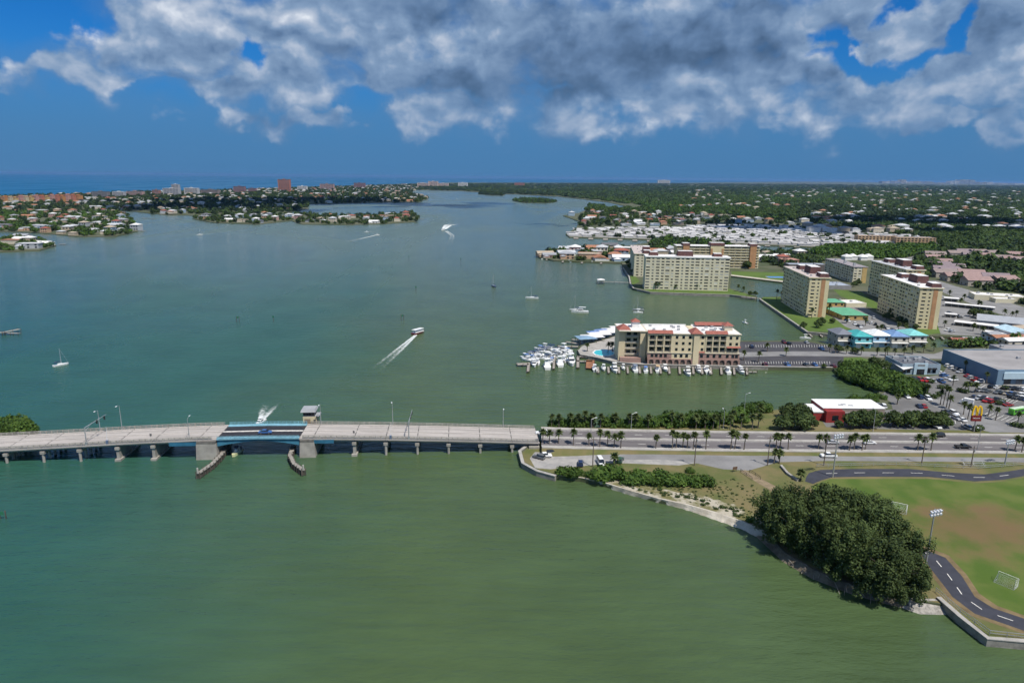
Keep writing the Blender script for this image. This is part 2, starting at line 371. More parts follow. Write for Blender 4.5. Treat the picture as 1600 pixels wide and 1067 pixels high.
shore = [(1800, 1014), (1700, 1008), (1600, 1003), (1543, 999), (1481, 944), (1440, 940), (1387, 930), (1334, 914), (1270, 889), (1227, 864), (1195, 830), (1163, 816), (1126, 803), (1076, 789), (1026, 778),
         (980, 765), (938, 752), (907, 746), (868, 743), (839, 737), (816, 725), (811, 707), (824, 697), (846, 690), (846, 669), (930, 668), (1000, 667), (1100, 662), (1150, 654), (1200, 641), (1280, 631), (1340, 627),
         (1368, 620), (1374, 612), (1345, 596), (1308, 582), (1302, 576), (1177, 573.5), (1155, 573), (1000, 570), (960, 566), (930, 559), (907, 555), (902, 546), (908, 539), (935, 531), (975, 520), (1000, 513), (1080, 518),
         (1154, 532), (1266, 532), (1310, 541), (1330, 542), (1450, 543), (1530, 540), (1540, 527), (1480, 525), (1300, 523), (1262, 519), (1187, 467.5), (1192, 464), (1222, 463), (1236, 452), (1225, 441), (1142, 431),
         (1141, 450), (1152, 454), (1183, 463), (1180, 466), (1140, 461), (1081, 459.5), (1016, 457), (989, 451), (985, 444), (983, 433), (973, 418), (972, 411), (960, 410.5), (900, 408.5), (865, 406.5), (842, 402), (845, 393),
         (870, 388), (900, 386), (982, 384), (1020, 378), (1090, 383), (1142, 385), (1200, 391), (1267, 395), (1287, 391), (1275, 386.5), (1150, 381), (1050, 375.5), (890, 370.5), (884, 366), (890, 362), (900, 357),
         (905, 346), (880, 337), (905, 333), (917, 327), (975, 327), (995, 326), (950, 316), (917, 312), (870, 307), (790, 303), (720, 298.5), (650, 297), (652, 288), (700, 285.5), (860, 285.6), (1060, 286)]
MAIN = PG(shore, 1.5)
main_poly = [tuple(p[:2]) for p in MAIN] + [(22000, 52000), (62000, 52000), (62000, 300), (600, 60)]
gr = sheet('ground', main_poly, 1.5, LAND, z0=-1.0)

ISL = {
 'near_left': [(-60, 372), (0, 371), (40, 371), (78, 377), (88, 383), (62, 391), (0, 393.5), (-60, 396)],
 'mid_left': [(-200, 352), (-120, 330), (60, 331), (180, 331), (204, 340), (216, 361), (182, 369), (122, 369.5), (87, 366), (50, 363), (0, 361), (-80, 362)],
 'front_spit': [(300, 342), (335, 348), (400, 350.5), (455, 345), (472, 350.5), (540, 351), (600, 349.5), (650, 346.5), (656, 339), (645, 332), (550, 338), (485, 334.5), (420, 336), (330, 338)],
 'barrier': [(-300, 330), (-300, 314), (0, 307.6), (125, 304), (225, 300.4), (275, 300), (437, 295.3), (575, 290.5), (652, 288), (650, 297), (640, 301), (670, 309), (655, 316), (595, 316.5), (527, 318), (480, 319), (482, 326), (460, 330),
             (430, 336), (337, 337.5), (250, 335), (205, 330), (120, 330)],
 'mangrove_islet': [(802, 314), (815, 311.5), (845, 312), (871, 315), (860, 317), (820, 317)],
 'far_islet': [(747, 303), (760, 301.5), (790, 304), (786, 305.5), (765, 305)],
 'bridge_islet': [(-60, 676), (-60, 690), (10, 682), (40, 680), (58, 677), (50, 672), (20, 667), (-30, 665)],
}
ISLW = {}
for k, p in ISL.items():
    w = [tuple(G(x, y, 1.2)[:2]) for x, y in p]; ISLW[k] = w
    o = sheet('island_ground', w, 1.2, LAND, z0=-1.0)

def ov(name, pts, dz, m, z=1.5): return sheet(name, PG(pts, z), z + dz, m)
# causeway and park
ov('grass_verge', [(846, 688), (850, 671), (930, 669.5), (1000, 668.5), (1100, 663.5), (1150, 655.5), (1200, 642.5), (1262, 634), (1290, 662), (1330, 668), (1550, 672), (1800, 690), (1800, 1010), (1700, 1004), (1545, 996), (1482, 945), (1440, 936), (1390, 927), (1334, 911), (1270, 886),
                   (1227, 861), (1196, 826), (1150, 800), (1090, 780), (1030, 765), (980, 752), (935, 742), (905, 743), (870, 741), (842, 733), (820, 722), (816, 708), (826, 699)], .02, GRASS)
PATCHY = bpy.data.materials.new('sandy_grass'); PATCHY.use_nodes = True
def patchy(m):
    t = m.node_tree; b = t.nodes['Principled BSDF']; b.inputs['Roughness'].default_value = .95; b.inputs['Specular IOR Level'].default_value = .2; g = N(t, 'ShaderNodeNewGeometry').outputs['Position']
    n1 = N(t, 'ShaderNodeTexNoise'); L(t, g, n1.inputs['Vector']); n1.inputs['Scale'].default_value = .16; n1.inputs['Detail'].default_value = 10; n1.inputs['Roughness'].default_value = .68
    n2 = N(t, 'ShaderNodeTexNoise'); L(t, g, n2.inputs['Vector']); n2.inputs['Scale'].default_value = .8; n2.inputs['Detail'].default_value = 6
    c = mixc(t, n2.outputs['Fac'], (.11, .12, .04), (.19, .16, .075)); L(t, mixc(t, smooth(t, n1.outputs['Fac'], .43, .58), c, (.42, .38, .30)), b.inputs['Base Color'])
patchy(PATCHY)
def slope(name, inner, outer, m, crest=None, wob=0.):
    a = [G(x, y, 1.54) for x, y in inner]; b = [G(x, y, -.12) for x, y in outer]; rs = random.Random(8); mid = [p.lerp(q, .5 + rs.uniform(-wob, wob)) + Vector((0, 0, -.12)) for p, q in zip(a, b)]; n = len(a); mb = MB()
    rows = [[p + Vector((0, 1.5, -.035)) for p in a], a, mid, b, [q + Vector((0, -3, -.8)) for q in b]]; mb.add([tuple(p) for r in rows for p in r], [(k * n + i, k * n + i + 1, (k + 1) * n + i + 1, (k + 1) * n + i) for k in range(4) for i in range(n - 1)])
    mb.m = [1 if k < 2 else 0 for k in range(4) for i in range(n - 1)]
    return tag(mb.build(name, [m, crest or m]), kind='structure')
WSAND = mat('wet_edge_sand', (.40, .355, .28), .9, scale=.3, col2=(.55, .50, .42), bump=.4, bscale=3, detail=9)
def dense(pts, n=9, amp=0., seed=1):
    rs = random.Random(seed); out = []
    for i in range(len(pts) - 1):
        for k in range(n): q = k / n; out.append((pts[i][0] + (pts[i + 1][0] - pts[i][0]) * q, pts[i][1] + (pts[i + 1][1] - pts[i][1]) * q + rs.uniform(-amp, amp)))
    return out + [pts[-1]]
slope('beach', dense([(868, 743), (890, 744.5), (907, 746), (938, 752), (980, 765), (1026, 778), (1076, 789), (1126, 803), (1163, 816), (1200, 834)], 9), dense([(866, 746), (888, 749), (907, 751), (934, 757.5), (975, 771), (1021, 784), (1072, 797), (1123, 815), (1159, 828), (1186, 841)], 9, .7, 4), WSAND, None, .15)
slope('muddy_shore', [(1192, 824), (1227, 864), (1270, 889), (1334, 914), (1387, 930), (1420, 937)], [(1180, 839), (1222, 878), (1268, 905), (1332, 930), (1386, 945), (1420, 953)], mat('muddy_bank', (.11, .09, .065), .95, scale=.6, col2=(.20, .17, .12), bump=.6))
slope('rocky_shore', [(1410, 934), (1440, 938), (1466, 938), (1484, 944)], [(1405, 949), (1438, 961), (1470, 962), (1492, 961)], mat('shore_rubble', (.20, .19, .17), .95, scale=.9, col2=(.42, .39, .35), bump=.8, bscale=2, detail=8))
ov('sandy_grass', dense([(1193, 828.5), (1163, 814.5), (1126, 801.5), (1076, 787.5), (1026, 776.5), (980, 763.5), (938, 750.8), (905, 744.8)], 5) + dense([(915, 742), (935, 743), (965, 746), (1000, 757), (1040, 766), (1090, 773), (1140, 786), (1175, 800), (1196, 818)], 6, 2.0, 9), .03, PATCHY)
FIELD = bpy.data.materials.new('sports_turf'); FIELD.use_nodes = True
def field_mat(m):
    t = m.node_tree; b = t.nodes['Principled BSDF']; b.inputs['Roughness'].default_value = .95; b.inputs['Specular IOR Level'].default_value = .2
    g = N(t, 'ShaderNodeNewGeometry').outputs['Position']
    n1 = N(t, 'ShaderNodeTexNoise'); L(t, g, n1.inputs['Vector']); n1.inputs['Scale'].default_value = .10; n1.inputs['Detail'].default_value = 9
    n2 = N(t, 'ShaderNodeTexNoise'); L(t, g, n2.inputs['Vector']); n2.inputs['Scale'].default_value = .05; n2.inputs['Detail'].default_value = 7; n2.inputs['Roughness'].default_value = .65
    c = mixc(t, smooth(t, n1.outputs['Fac'], .35, .65), (.070, .118, .020), (.115, .145, .036))
    cen = G(1545, 830, 1.5)
    sb = N(t, 'ShaderNodeVectorMath', operation='SUBTRACT'); L(t, g, sb.inputs[0]); sb.inputs[1].default_value = cen
    ml = N(t, 'ShaderNodeVectorMath', operation='MULTIPLY'); L(t, sb.outputs[0], ml.inputs[0]); ml.inputs[1].default_value = (1 / 30, 1 / 17, 0)
    ln = N(t, 'ShaderNodeVectorMath', operation='LENGTH'); L(t, ml.outputs[0], ln.inputs[0])
    f = mth(t, 'ADD', mth(t, 'SUBTRACT', 1.0, ln.outputs['Value']), mth(t, 'MULTIPLY', mth(t, 'SUBTRACT', n2.outputs['Fac'], .5), 3.0))
    c = mixc(t, mth(t, 'MULTIPLY', smooth(t, f, -.3, .9), mth(t, 'ADD', mth(t, 'MULTIPLY', n1.outputs['Fac'], .9), .3, True)), c, (.165, .105, .055))
    L(t, c, b.inputs['Base Color'])
field_mat(FIELD)
ov('sports_field', [(1296, 748), (1451, 748), (1523, 755), (1567, 752.5), (1600, 747), (1700, 735), (1800, 735), (1800, 990), (1700, 972), (1600, 962), (1554, 946), (1526, 928), (1507, 898), (1480, 868), (1438, 853), (1380, 830), (1300, 790), (1266, 760)], .028, FIELD)
BORDER = mat('worn_path_edge', (.17, .125, .065), .95, scale=.4, var=.25)
ov('worn_path_edge', [(1432, 854), (1441, 852), (1482, 867), (1510, 897), (1530, 927), (1558, 946), (1600, 961), (1800, 990), (1800, 1008), (1700, 1002), (1600, 990), (1518, 962), (1482, 934), (1456, 899), (1441, 877)], .036, BORDER)
path_pts = [[(1435, 858), (1446, 877), (1462, 898), (1488, 932), (1523, 958.5), (1600, 985), (1800, 1030)], [(1439, 856), (1477, 871), (1503, 900), (1523, 932), (1552, 950), (1600, 966), (1800, 1005)]]
ov('running_path', path_pts[0] + path_pts[1][::-1], .046, ASPHD)
up_e = [(1260, 745), (1264, 739), (1282, 734), (1330, 732.5), (1421, 732.5), (1480, 738), (1538, 741), (1570, 737), (1600, 732.5), (1700, 722)]
lo_e = [(1258, 752), (1270, 756), (1284, 750), (1300, 745.5), (1360, 744.5), (1451, 745), (1490, 748.5), (1523, 752), (1567, 749.5), (1600, 743.6), (1700, 733)]
ov('running_path', up_e + lo_e[::-1], .046, ASPHD)
def dashes(name, a, b, k, gap, w, m, z, t0=0):
    mb = MB(); pts = [((G(*p, z) * (1 - k)) + G(*q, z) * k) for p, q in zip(a, b)]
    d = 0; on = True; seg = []
    L_ = sum((pts[i + 1] - pts[i]).length for i in range(len(pts) - 1)); s = t0
    def at(s):
        for i in range(len(pts) - 1):
            l = (pts[i + 1] - pts[i]).length
            if s <= l or i == len(pts) - 2: return pts[i].lerp(pts[i + 1], s / l), (pts[i + 1] - pts[i]).normalized()
            s -= l
    out = []
    while s + gap[0] < L_:
        p, d1 = at(s); q, d2 = at(s + gap[0]); n = Vector((-d1.y, d1.x, 0)) * w / 2
        out.append([p + n, p - n, q - n, q + n]); s += gap[0] + gap[1]
    return out
def mark_object(name, quads, z, m, parent=None, label=None):
    res = []
    for q in quads:
        o = MB().add([(p[0], p[1], z) for p in q], [(0, 1, 2, 3)]).build(name, m); o['kind'] = 'structure'; res.append(o)
    return res
mark_object('lane_marking', dashes('d', path_pts[0], path_pts[1], .5, (3, 3.2), .22, PAINTY, 1.5), 1.556, PAINT)
ue = [up_e[i] for i in (2, 3, 4, 5, 6, 7, 8)]; le = [lo_e[i] for i in (3, 4, 5, 6, 7, 8, 9)]
mark_object('lane_marking', dashes('d', ue, le, .5, (4, 6), .2, PAINT, 1.5), 1.556, PAINT)
# gravel lot and side street along the causeway
ov('gravel_lot', [(836, 731), (828, 716), (836, 706), (862, 708), (1000, 710), (1060, 711), (1100, 722), (1060, 727), (960, 723), (900, 729), (860, 733)], .03, GRAVEL)
ov('side_street', [(930, 710), (1060, 709.5), (1140, 710), (1300, 711), (1600, 715), (1800, 719), (1800, 729), (1600, 722), (1290, 720), (1215, 722), (1170, 735), (1130, 733), (1090, 724), (1040, 718), (930, 718)], .04, STREET)
ov('dirt_track', [(1156, 736), (1164, 734), (1190, 748), (1222, 765), (1214, 772), (1180, 752)], .045, mat('bare_dirt', (.24, .185, .115), .95, scale=.5, var=.2))

# the causeway road: kerbed carriageways with a raised concrete median, sinking from the bridge end
RZ = 2.0
def rline(ys): return [G(x, y, RZ + max(0, (980 - x) / 140) * 1.75) for x, y in ys]
N_edge = rline([(846, 670), (900, 672), (980, 673.5), (1140, 676.5), (1370, 678.5), (1600, 681), (1800, 684)])
M_n = rline([(846, 681.5), (900, 683), (980, 684), (1140, 686), (1370, 688), (1600, 690.5), (1800, 694)])
M_s = rline([(846, 684.5), (900, 686), (980, 687), (1140, 689), (1370, 690.8), (1600, 693), (1800, 696.5)])
S_edge = rline([(846, 696), (900, 697.5), (980, 699), (1140, 701.5), (1370, 703), (1600, 705), (1800, 708)])
def ribbon(mb, a, b, dz=0, mi=0, t0=0., t1=1.):
    A = [p.lerp(q, t0) for p, q in zip(a, b)]; B = [p.lerp(q, t1) for p, q in zip(a, b)]; n = len(A)
    mb.add([(p.x, p.y, p.z + dz) for p in A] + [(p.x, p.y, p.z + dz) for p in B], [(n + i, n + i + 1, i + 1, i) for i in range(n - 1)], mi)
def off(line, d): # shift sideways towards the sea side (positive = away from the camera)
    return [p + Vector((0, d, 0)) for p in line]
mb = MB(); mb.prism([p[:2] for p in off(N_edge, 3)] + [p[:2] for p in off(S_edge, -3)][::-1], 1.4, 1.9)
emb = MB(); a = off(N_edge, 3.0); b = off(S_edge, -3.0); a2 = off(N_edge, 5.5); b2 = off(S_edge, -5.5)
n = len(a); emb.add([(p.x, p.y, p.z - .12) for p in a] + [(p.x, p.y, p.z - .12) for p in b] + [(p.x, p.y, 1.45) for p in a2] + [(p.x, p.y, 1.45) for p in b2],
        [(n + i, n + i + 1, i + 1, i) for i in range(n - 1)] + [(i, i + 1, 2 * n + i + 1, 2 * n + i) for i in range(n - 1)] + [(3 * n + i, 3 * n + i + 1, n + i + 1, n + i) for i in range(n - 1)] + [(0, 2 * n, 3 * n, n)])
tag(emb.build('road_embankment', GRASS), kind='structure')
mb = MB(); ribbon(mb, N_edge, S_edge, -.06); tag(mb.build('road', ASPH), kind='structure')
mb = MB()
for e_, sgn in ((N_edge, 1), (S_edge, -1)):
    mb.sweep([tuple(p) for p in e_], [(0, -.25), (0, .09), (sgn * 2.2, .09), (sgn * 2.2, -.25)][::sgn])
    tag(mb.build('pavement', CONC), kind='structure'); mb = MB()
mb = MB(); n = len(M_n); A, B = M_n, M_s
mb.add([(p.x, p.y, p.z + .08) for p in A] + [(p.x, p.y, p.z + .08) for p in B] + [(p.x, p.y, p.z - .1) for p in A] + [(p.x, p.y, p.z - .1) for p in B],
       [(n + i, n + i + 1, i + 1, i) for i in range(n - 1)] + [(i, i + 1, 2 * n + i + 1, 2 * n + i) for i in range(n - 1)] + [(3 * n + i, 3 * n + i + 1, n + i + 1, n + i) for i in range(n - 1)])
tag(mb.build('road_median', CONC), kind='structure')
def dash3(a, b, k, on, gap, w, lift):
    pts = [p.lerp(q, k) for p, q in zip(a, b)]; out = []
    cum = [0]
    for i in range(len(pts) - 1): cum.append(cum[-1] + (pts[i + 1] - pts[i]).length)
    def at(s):
        for i in range(len(pts) - 1):
            if s <= cum[i + 1]: return pts[i].lerp(pts[i + 1], (s - cum[i]) / (cum[i + 1] - cum[i]))
        return pts[-1]
    s = 1.0
    while s + on < cum[-1]:
        p, q = at(s), at(s + on); d = (q - p).normalized(); nn = Vector((-d.y, d.x, 0)) * w / 2
        out.append([v + Vector((0, 0, lift)) for v in (p + nn, p - nn, q - nn, q + nn)]); s += on + gap
    return out
def marks3(quads, m):
    for q in quads: tag(MB().add(q, [(0, 1, 2, 3)]).build('lane_marking', m), kind='structure')
marks3(dash3(N_edge, M_n, .5, 3, 9, .22, -.05), PAINT); marks3(dash3(M_s, S_edge, .5, 3, 9, .22, -.05), PAINT)
for (a, b, k) in ((N_edge, M_n, .06), (N_edge, M_n, .95), (M_s, S_edge, .05), (M_s, S_edge, .94)):
    mb = MB(); ribbon(mb, a, b, -.052, 0, k, k + .015); tag(mb.build('edge_line', PAINT), kind='structure')
# side road joining at the right, car parks
ov('shop_car_park', [(1376, 618), (1392, 604), (1420, 592), (1470, 586), (1484, 568), (1478, 549), (1560, 545), (1800, 545), (1800, 690), (1600, 677.5), (1545, 672.5), (1400, 671), (1291, 667), (1283, 655), (1290, 645), (1395, 640), (1392, 628)], .03, LOTM)
ov('access_road', [(1404, 606), (1418, 600), (1470, 622), (1520, 643), (1570, 663), (1640, 681), (1550, 676), (1530, 671), (1500, 655), (1440, 625)], .045, STREET)
ov('hotel_car_park', [(1155, 534), (1262, 534), (1305, 542), (1318, 550), (1318, 572), (1300, 573.5), (1177, 571.5), (1152, 570)], .03, mat('dark_lot_asphalt', (.062, .06, .066), .9, scale=.1, var=.2))
ov('drive', [(1152, 550.5), (1240, 549), (1340, 549), (1460, 553), (1480, 546), (1600, 543), (1800, 543), (1800, 553), (1600, 550), (1488, 552), (1470, 561), (1400, 559), (1330, 557), (1230, 556), (1152, 558)], .045, STREET)
ov('hotel_apron', [(904, 547), (909, 541), (936, 533), (975, 521), (1010, 514), (1080, 519), (1150, 530), (1152, 571), (1000, 568.5), (961, 564.5), (931, 557.5), (909, 553.5)], .03, CONC)
ov('condo_car_park', [(1298, 492), (1300, 478), (1330, 474), (1350, 480), (1420, 515), (1412, 522), (1345, 520), (1320, 510)], .03, STREET)
ov('condo_car_park', [(1462, 455), (1475, 462), (1530, 490), (1590, 516), (1600, 535), (1545, 538), (1538, 526), (1470, 522), (1462, 500)], .03, STREET)
ov('boulevard', [(1440, 437), (1466, 439), (1520, 455), (1600, 480), (1800, 535), (1800, 560), (1600, 502), (1560, 490), (1500, 468), (1440, 443)], .04, STREET)
ov('boulevard', [(1440, 437), (1440, 443), (1395, 425), (1405, 405), (1470, 392), (1475, 394), (1425, 408), (1425, 424)], .04, STREET)
for pts in ([(1188, 468), (1193, 464.5), (1222, 465), (1262, 480), (1300, 496), (1332, 513), (1302, 519), (1263, 517.5)], [(1302, 452), (1345, 456), (1374, 476), (1372, 484), (1345, 476), (1312, 462)],
            [(986, 445), (1008, 451), (1139, 451.5), (1152, 455), (1181, 463.5), (1140, 460), (1016, 456)], [(1143, 430), (1143, 424), (1226, 426), (1228, 440)],
            [(1430, 512), (1470, 506), (1482, 519), (1440, 524)], [(1310, 560), (1345, 558), (1368, 566), (1345, 575)], [(984, 432), (992, 430), (1000, 440), (988, 445)]):
    ov('lawn', pts, .025, LAWN)
ov('beach', [(1142, 431), (1225, 441), (1227, 439), (1142, 429)], .035, SAND)
ov('shop_forecourt', [(1385, 596), (1400, 588), (1420, 590), (1400, 604)], .04, CONC)
# bay markings in the hotel and shop car parks
for (x0, x1, y, n_, dy) in ((1165, 1300, 540.5, 34, 4.0), (1165, 1300, 566.5, 34, 4.0), (1330, 1410, 505, 0, 4)):
    for i in range(n_):
        x = x0 + (x1 - x0) * i / n_
        a, b = G(x, y - dy / 2, 1.535), G(x + .6, y + dy / 2, 1.535); w = Vector((.08, 0, 0))
        mark_object('bay_marking', [[a - w, b - w, b + w, a + w]], 1.54, PAINT)
for (x0, y0, x1, y1, n_, dx, dy) in ((1396, 660, 1520, 662, 14, -2.5, -9), (1400, 651, 1512, 653, 13, -2.5, -5), (1520, 618, 1600, 624, 12, -10, 6), (1535, 600, 1600, 603, 10, -8, 5), (1545, 644, 1600, 655, 7, -12, 6)):
    for i in range(n_):
        k = i / n_; x = x0 + (x1 - x0) * k; y = y0 + (y1 - y0) * k
        a, b = G(x, y, 1.54), G(x + dx, y + dy, 1.54); d = (b - a).normalized(); w = Vector((-d.y, d.x, 0)) * .09
        mark_object('bay_marking', [[a - w, b - w, b + w, a + w]], 1.545, PAINT)
# seawalls
def seawall(px, label, w=.9, h=.55, z=1.5, rails=False, mt=None):
    pts = [G(x, y, z) for x, y in px]; base = pts[0].copy()
    t = thing('seawall', label, 'wall', (base.x, base.y, 0))
    loc = [p - Vector((base.x, base.y, z)) for p in pts]
    MB().sweep([(p.x, p.y, z) for p in loc], [(-w / 2, -2.6), (-w / 2, h - .22), (w / 2, h - .22), (w / 2, -2.6)]).build('wall', mt or CONCD, t)
    MB().sweep([(p.x, p.y, z) for p in loc], [(-w / 2 - .15, h - .22), (-w / 2 - .15, h), (w / 2 + .15, h), (w / 2 + .15, h - .22)]).build('cap', CONC, t)
    return t
seawall([(824, 697), (812, 706), (817, 725), (839, 737), (868, 745)], 'dark stained seawall curving round the gravel lot at the bridge end')
seawall([(1466, 935), (1500, 965), (1543, 999), (1600, 1003.5), (1700, 1008)], 'low concrete seawall beside the running path in the bottom right corner')
seawall([(904, 548), (908, 555), (931, 559), (960, 566), (1000, 570), (1155, 573), (1301, 575)], 'pale concrete seawall in front of the yellow hotel')
seawall([(1187, 467.5), (1225, 494), (1262, 519.5), (1300, 523.5)], 'concrete seawall along the lawn of the condominium tower', mt=CONCD)
seawall([(973, 418), (983, 433), (985, 444), (990, 451), (1016, 457), (1081, 459.5), (1140, 461), (1180, 466)], 'concrete seawall round the lawn of the wide front condominium')
seawall([(1220, 729), (1230, 741), (1246, 752)], 'short white retaining wall near the big dark trees', w=.5, h=.8, mt=CONC)
# ================================================================ bascule bridge
BA = G(10, 724); BB = G(800, 707); bd = (BB - BA).normalized(); B_RZ = math.atan2(bd.y, bd.x); bn = Vector((-bd.y, bd.x, 0))
def BP(s, y=0, z=0): return Vector((BA.x, BA.y, 0)) + bd * s + bn * y + Vector((0, 0, z))
ZK = [(-60, 3.2), (-25, 4.3), (0, 5.15), (21, 5.95), (42, 6.85), (64, 7.45), (87, 7.6), (101, 7.35), (130, 6.5), (155, 5.45), (189, 3.85), (200, 3.6)]
def dz(s): return float(np.interp(s, [a for a, _ in ZK], [b for _, b in ZK]))
BW = 15.0
DECK = mat('bridge_deck_concrete', (.40, .365, .335), .85, scale=.25, var=.13, stretch=(.3, 2.2, 1))
BCON = mat('bridge_concrete', (.33, .31, .275), .85, scale=.4, var=.16)
BCOND = mat('stained_bridge_concrete', (.16, .15, .135), .9, scale=.5, var=.3)
BLUE = mat('blue_painted_steel', (.20, .40, .48), .5, scale=.4, var=.15, spec=.4)
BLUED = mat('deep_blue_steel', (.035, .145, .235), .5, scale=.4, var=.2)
GRATE = mat('steel_grating', (.045, .043, .047), .6, scale=1.5, var=.3, metal=.3)
JOINT = mat('joint_rubber', (.05, .048, .045), .8)
TIMBER = mat('weathered_timber', (.10, .085, .07), .9, scale=.8, var=.35)
TIMBERL = mat('grey_decking', (.27, .25, .22), .9, scale=.6, var=.2)
STEEL = mat('galvanised_steel', (.45, .46, .47), .45, metal=.5, var=.1)
br = thing('bascule_bridge', 'long pale concrete drawbridge with a blue steel lifting span across the water', 'bridge', (BA.x, BA.y, 0), B_RZ)
PIER_S = [-37.5, -25, -12.5, 0, 12.5, 25, 38, 50.3]; PIER_R = [121.2, 132.6, 144.1, 155.6, 167.3, 179.2]
cuts = [-60] + PIER_S + [66, 72.6]
cutsR = [101.6, 106.5] + PIER_R + [189.5]
def span(s0, s1):
    n = max(2, int((s1 - s0) / 6) + 1); S = [s0 + .04 + (s1 - s0 - .08) * i / (n - 1) for i in range(n)]
    mb = MB(); rings = []
    for s in S:
        z = dz(s); prof = [(0, z), (0, z - .55), (.9, z - .75), (1.3, z - 1.5), (BW - 1.3, z - 1.5), (BW - .9, z - .75), (BW, z - .55), (BW, z)]
        rings.append([(s, y, zz) for y, zz in prof])
    mb.loft(rings); mb.build('deck_span', DECK, br)
for c in (cuts, cutsR):
    for i in range(len(c) - 1): span(c[i], c[i + 1])
for c in (cuts[1:], cutsR):
    for s in c:
        if s < -50: continue
        MB().box(s - .14, s + .14, .5, BW - .5, dz(s) - .02, dz(s) + .012).build('expansion_joint', JOINT, br)
# roadway lines and kerbs
def strip(name, s0, s1, y0, y1, lift, m, h=None):
    n = max(2, int((s1 - s0) / 6)); S = [s0 + (s1 - s0) * i / (n - 1) for i in range(n)]; mb = MB()
    if h is None:
        mb.add([(s, y0, dz(s) + lift) for s in S] + [(s, y1, dz(s) + lift) for s in S], [(i, i + 1, n + i + 1, n + i) for i in range(n - 1)])
    else:
        mb.loft([[(s, y0, dz(s) + lift), (s, y1, dz(s) + lift), (s, y1, dz(s) + lift + h), (s, y0, dz(s) + lift + h)] for s in S])
    return mb.build(name, m, br)
RPAINT = mat('worn_white_line', (.62, .59, .54), .8, var=.2, scale=1)
for s0, s1 in ((-60, 72.4), (101.8, 189)):
    strip('kerb', s0, s1, 1.55, 1.8, .0, CONC, .16); strip('kerb', s0, s1, BW - 1.8, BW - 1.55, 0, CONC, .16)
    strip('median_kerb', s0, s1, 7.1, 7.8, 0, DECK, .14)
    for y in (2.2, 6.6, 8.3, 12.7): strip('edge_line', s0, s1, y - .07, y + .07, .018, RPAINT)
    strip('tyre_track', s0, s1, 3.0, 3.7, .014, mat('worn_wheel_track', (.33, .30, .275), .85, scale=.3, var=.15)); strip('tyre_track', s0, s1, 10.9, 11.6, .014, MATS['worn_wheel_track'])
# railings: concrete posts with rails (too fine to pick apart singly)
def railing(s0, s1, y, m, name='railing'):
    mb = MB(); s = s0
    while s <= s1:
        z = dz(s); mb.box(s - .12, s + .12, y - .13, y + .13, z, z + 1.05); s += 2.0
    n = max(2, int((s1 - s0) / 5))
    for zz, h in ((.28, .16), (.62, .14), (.98, .16)):
        S = [s0 + (s1 - s0) * i / (n - 1) for i in range(n)]
        mb.loft([[(s, y - .1, dz(s) + zz), (s, y + .1, dz(s) + zz), (s, y + .1, dz(s) + zz + h), (s, y - .1, dz(s) + zz + h)] for s in S])
    o = mb.build(name, m, br); o['kind'] = 'stuff'; return o
for s0, s1 in ((-60, 71), (103, 189)):
    railing(s0, s1, .2, BCON); railing(s0, s1, BW - .2, BCON)
# the two steel leaves
def leaf(s0, s1):
    mid = 87.2
    for nm, y0, y1, m in (('near_walkway', .0, 1.8, BLUE), ('far_walkway', BW - 2.2, BW, BLUE)):
        mb = MB(); S = np.linspace(s0, s1, 5); mb.loft([[(s, y0, dz(s) - .3), (s, y1, dz(s) - .3), (s, y1, dz(s) + .12), (s, y0, dz(s) + .12)] for s in S]); mb.build('walkway', m, br)
    for y0, y1 in ((1.8, 7.0), (8.0, BW - 2.2)):
        mb = MB(); S = np.linspace(s0, s1, 5); mb.loft([[(s, y0, dz(s) - .3), (s, y1, dz(s) - .3), (s, y1, dz(s)), (s, y0, dz(s))] for s in S]); mb.build('grating_deck', GRATE, br)
    mb = MB(); S = np.linspace(s0, s1, 5); mb.loft([[(s, 7.0, dz(s) - .3), (s, 8.0, dz(s) - .3), (s, 8.0, dz(s) + .1), (s, 7.0, dz(s) + .1)] for s in S]); mb.build('centre_strip', RPAINT, br)
    for y in (.5, 5, 10, BW - .9):               # arched main girders
        mb = MB(); rings = []
        for s in np.linspace(s0, s1, 9):
            k = abs(s - mid) / 15.0; z = dz(s) - .32; d = .75 + 1.9 * k ** 1.7
            rings.append([(s, y, z), (s, y + .4, z), (s, y + .4, z - d), (s, y, z - d)])
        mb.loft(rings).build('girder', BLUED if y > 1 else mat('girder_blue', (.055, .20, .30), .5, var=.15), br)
    mb = MB(); s = s0 + .5
    while s < s1:
        mb.box(s - .05, s + .05, .1, .2, dz(s), dz(s) + 1.1); mb.box(s - .05, s + .05, BW - .2, BW - .1, dz(s), dz(s) + 1.1); s += 1.5
    for y in (.15, BW - .15):
        for zz in (.4, .75, 1.08): mb.bar((s0, y, dz(s0) + zz), (s1, y, dz(s1) + zz), .08, .08)
    o = mb.build('railing', BLUE, br); o['kind'] = 'stuff'
leaf(72.6, 87.15); leaf(87.25, 101.6)
# blue fascia on the flanking spans
for s0, s1 in ((56, 66.0), (106.5, 114)):
    for y in (-.06, BW + .02): MB().box(s0, s1, y, y + .04, dz(s0) - 2.0, dz(s0) - .6).build('fascia', BLUED, br)
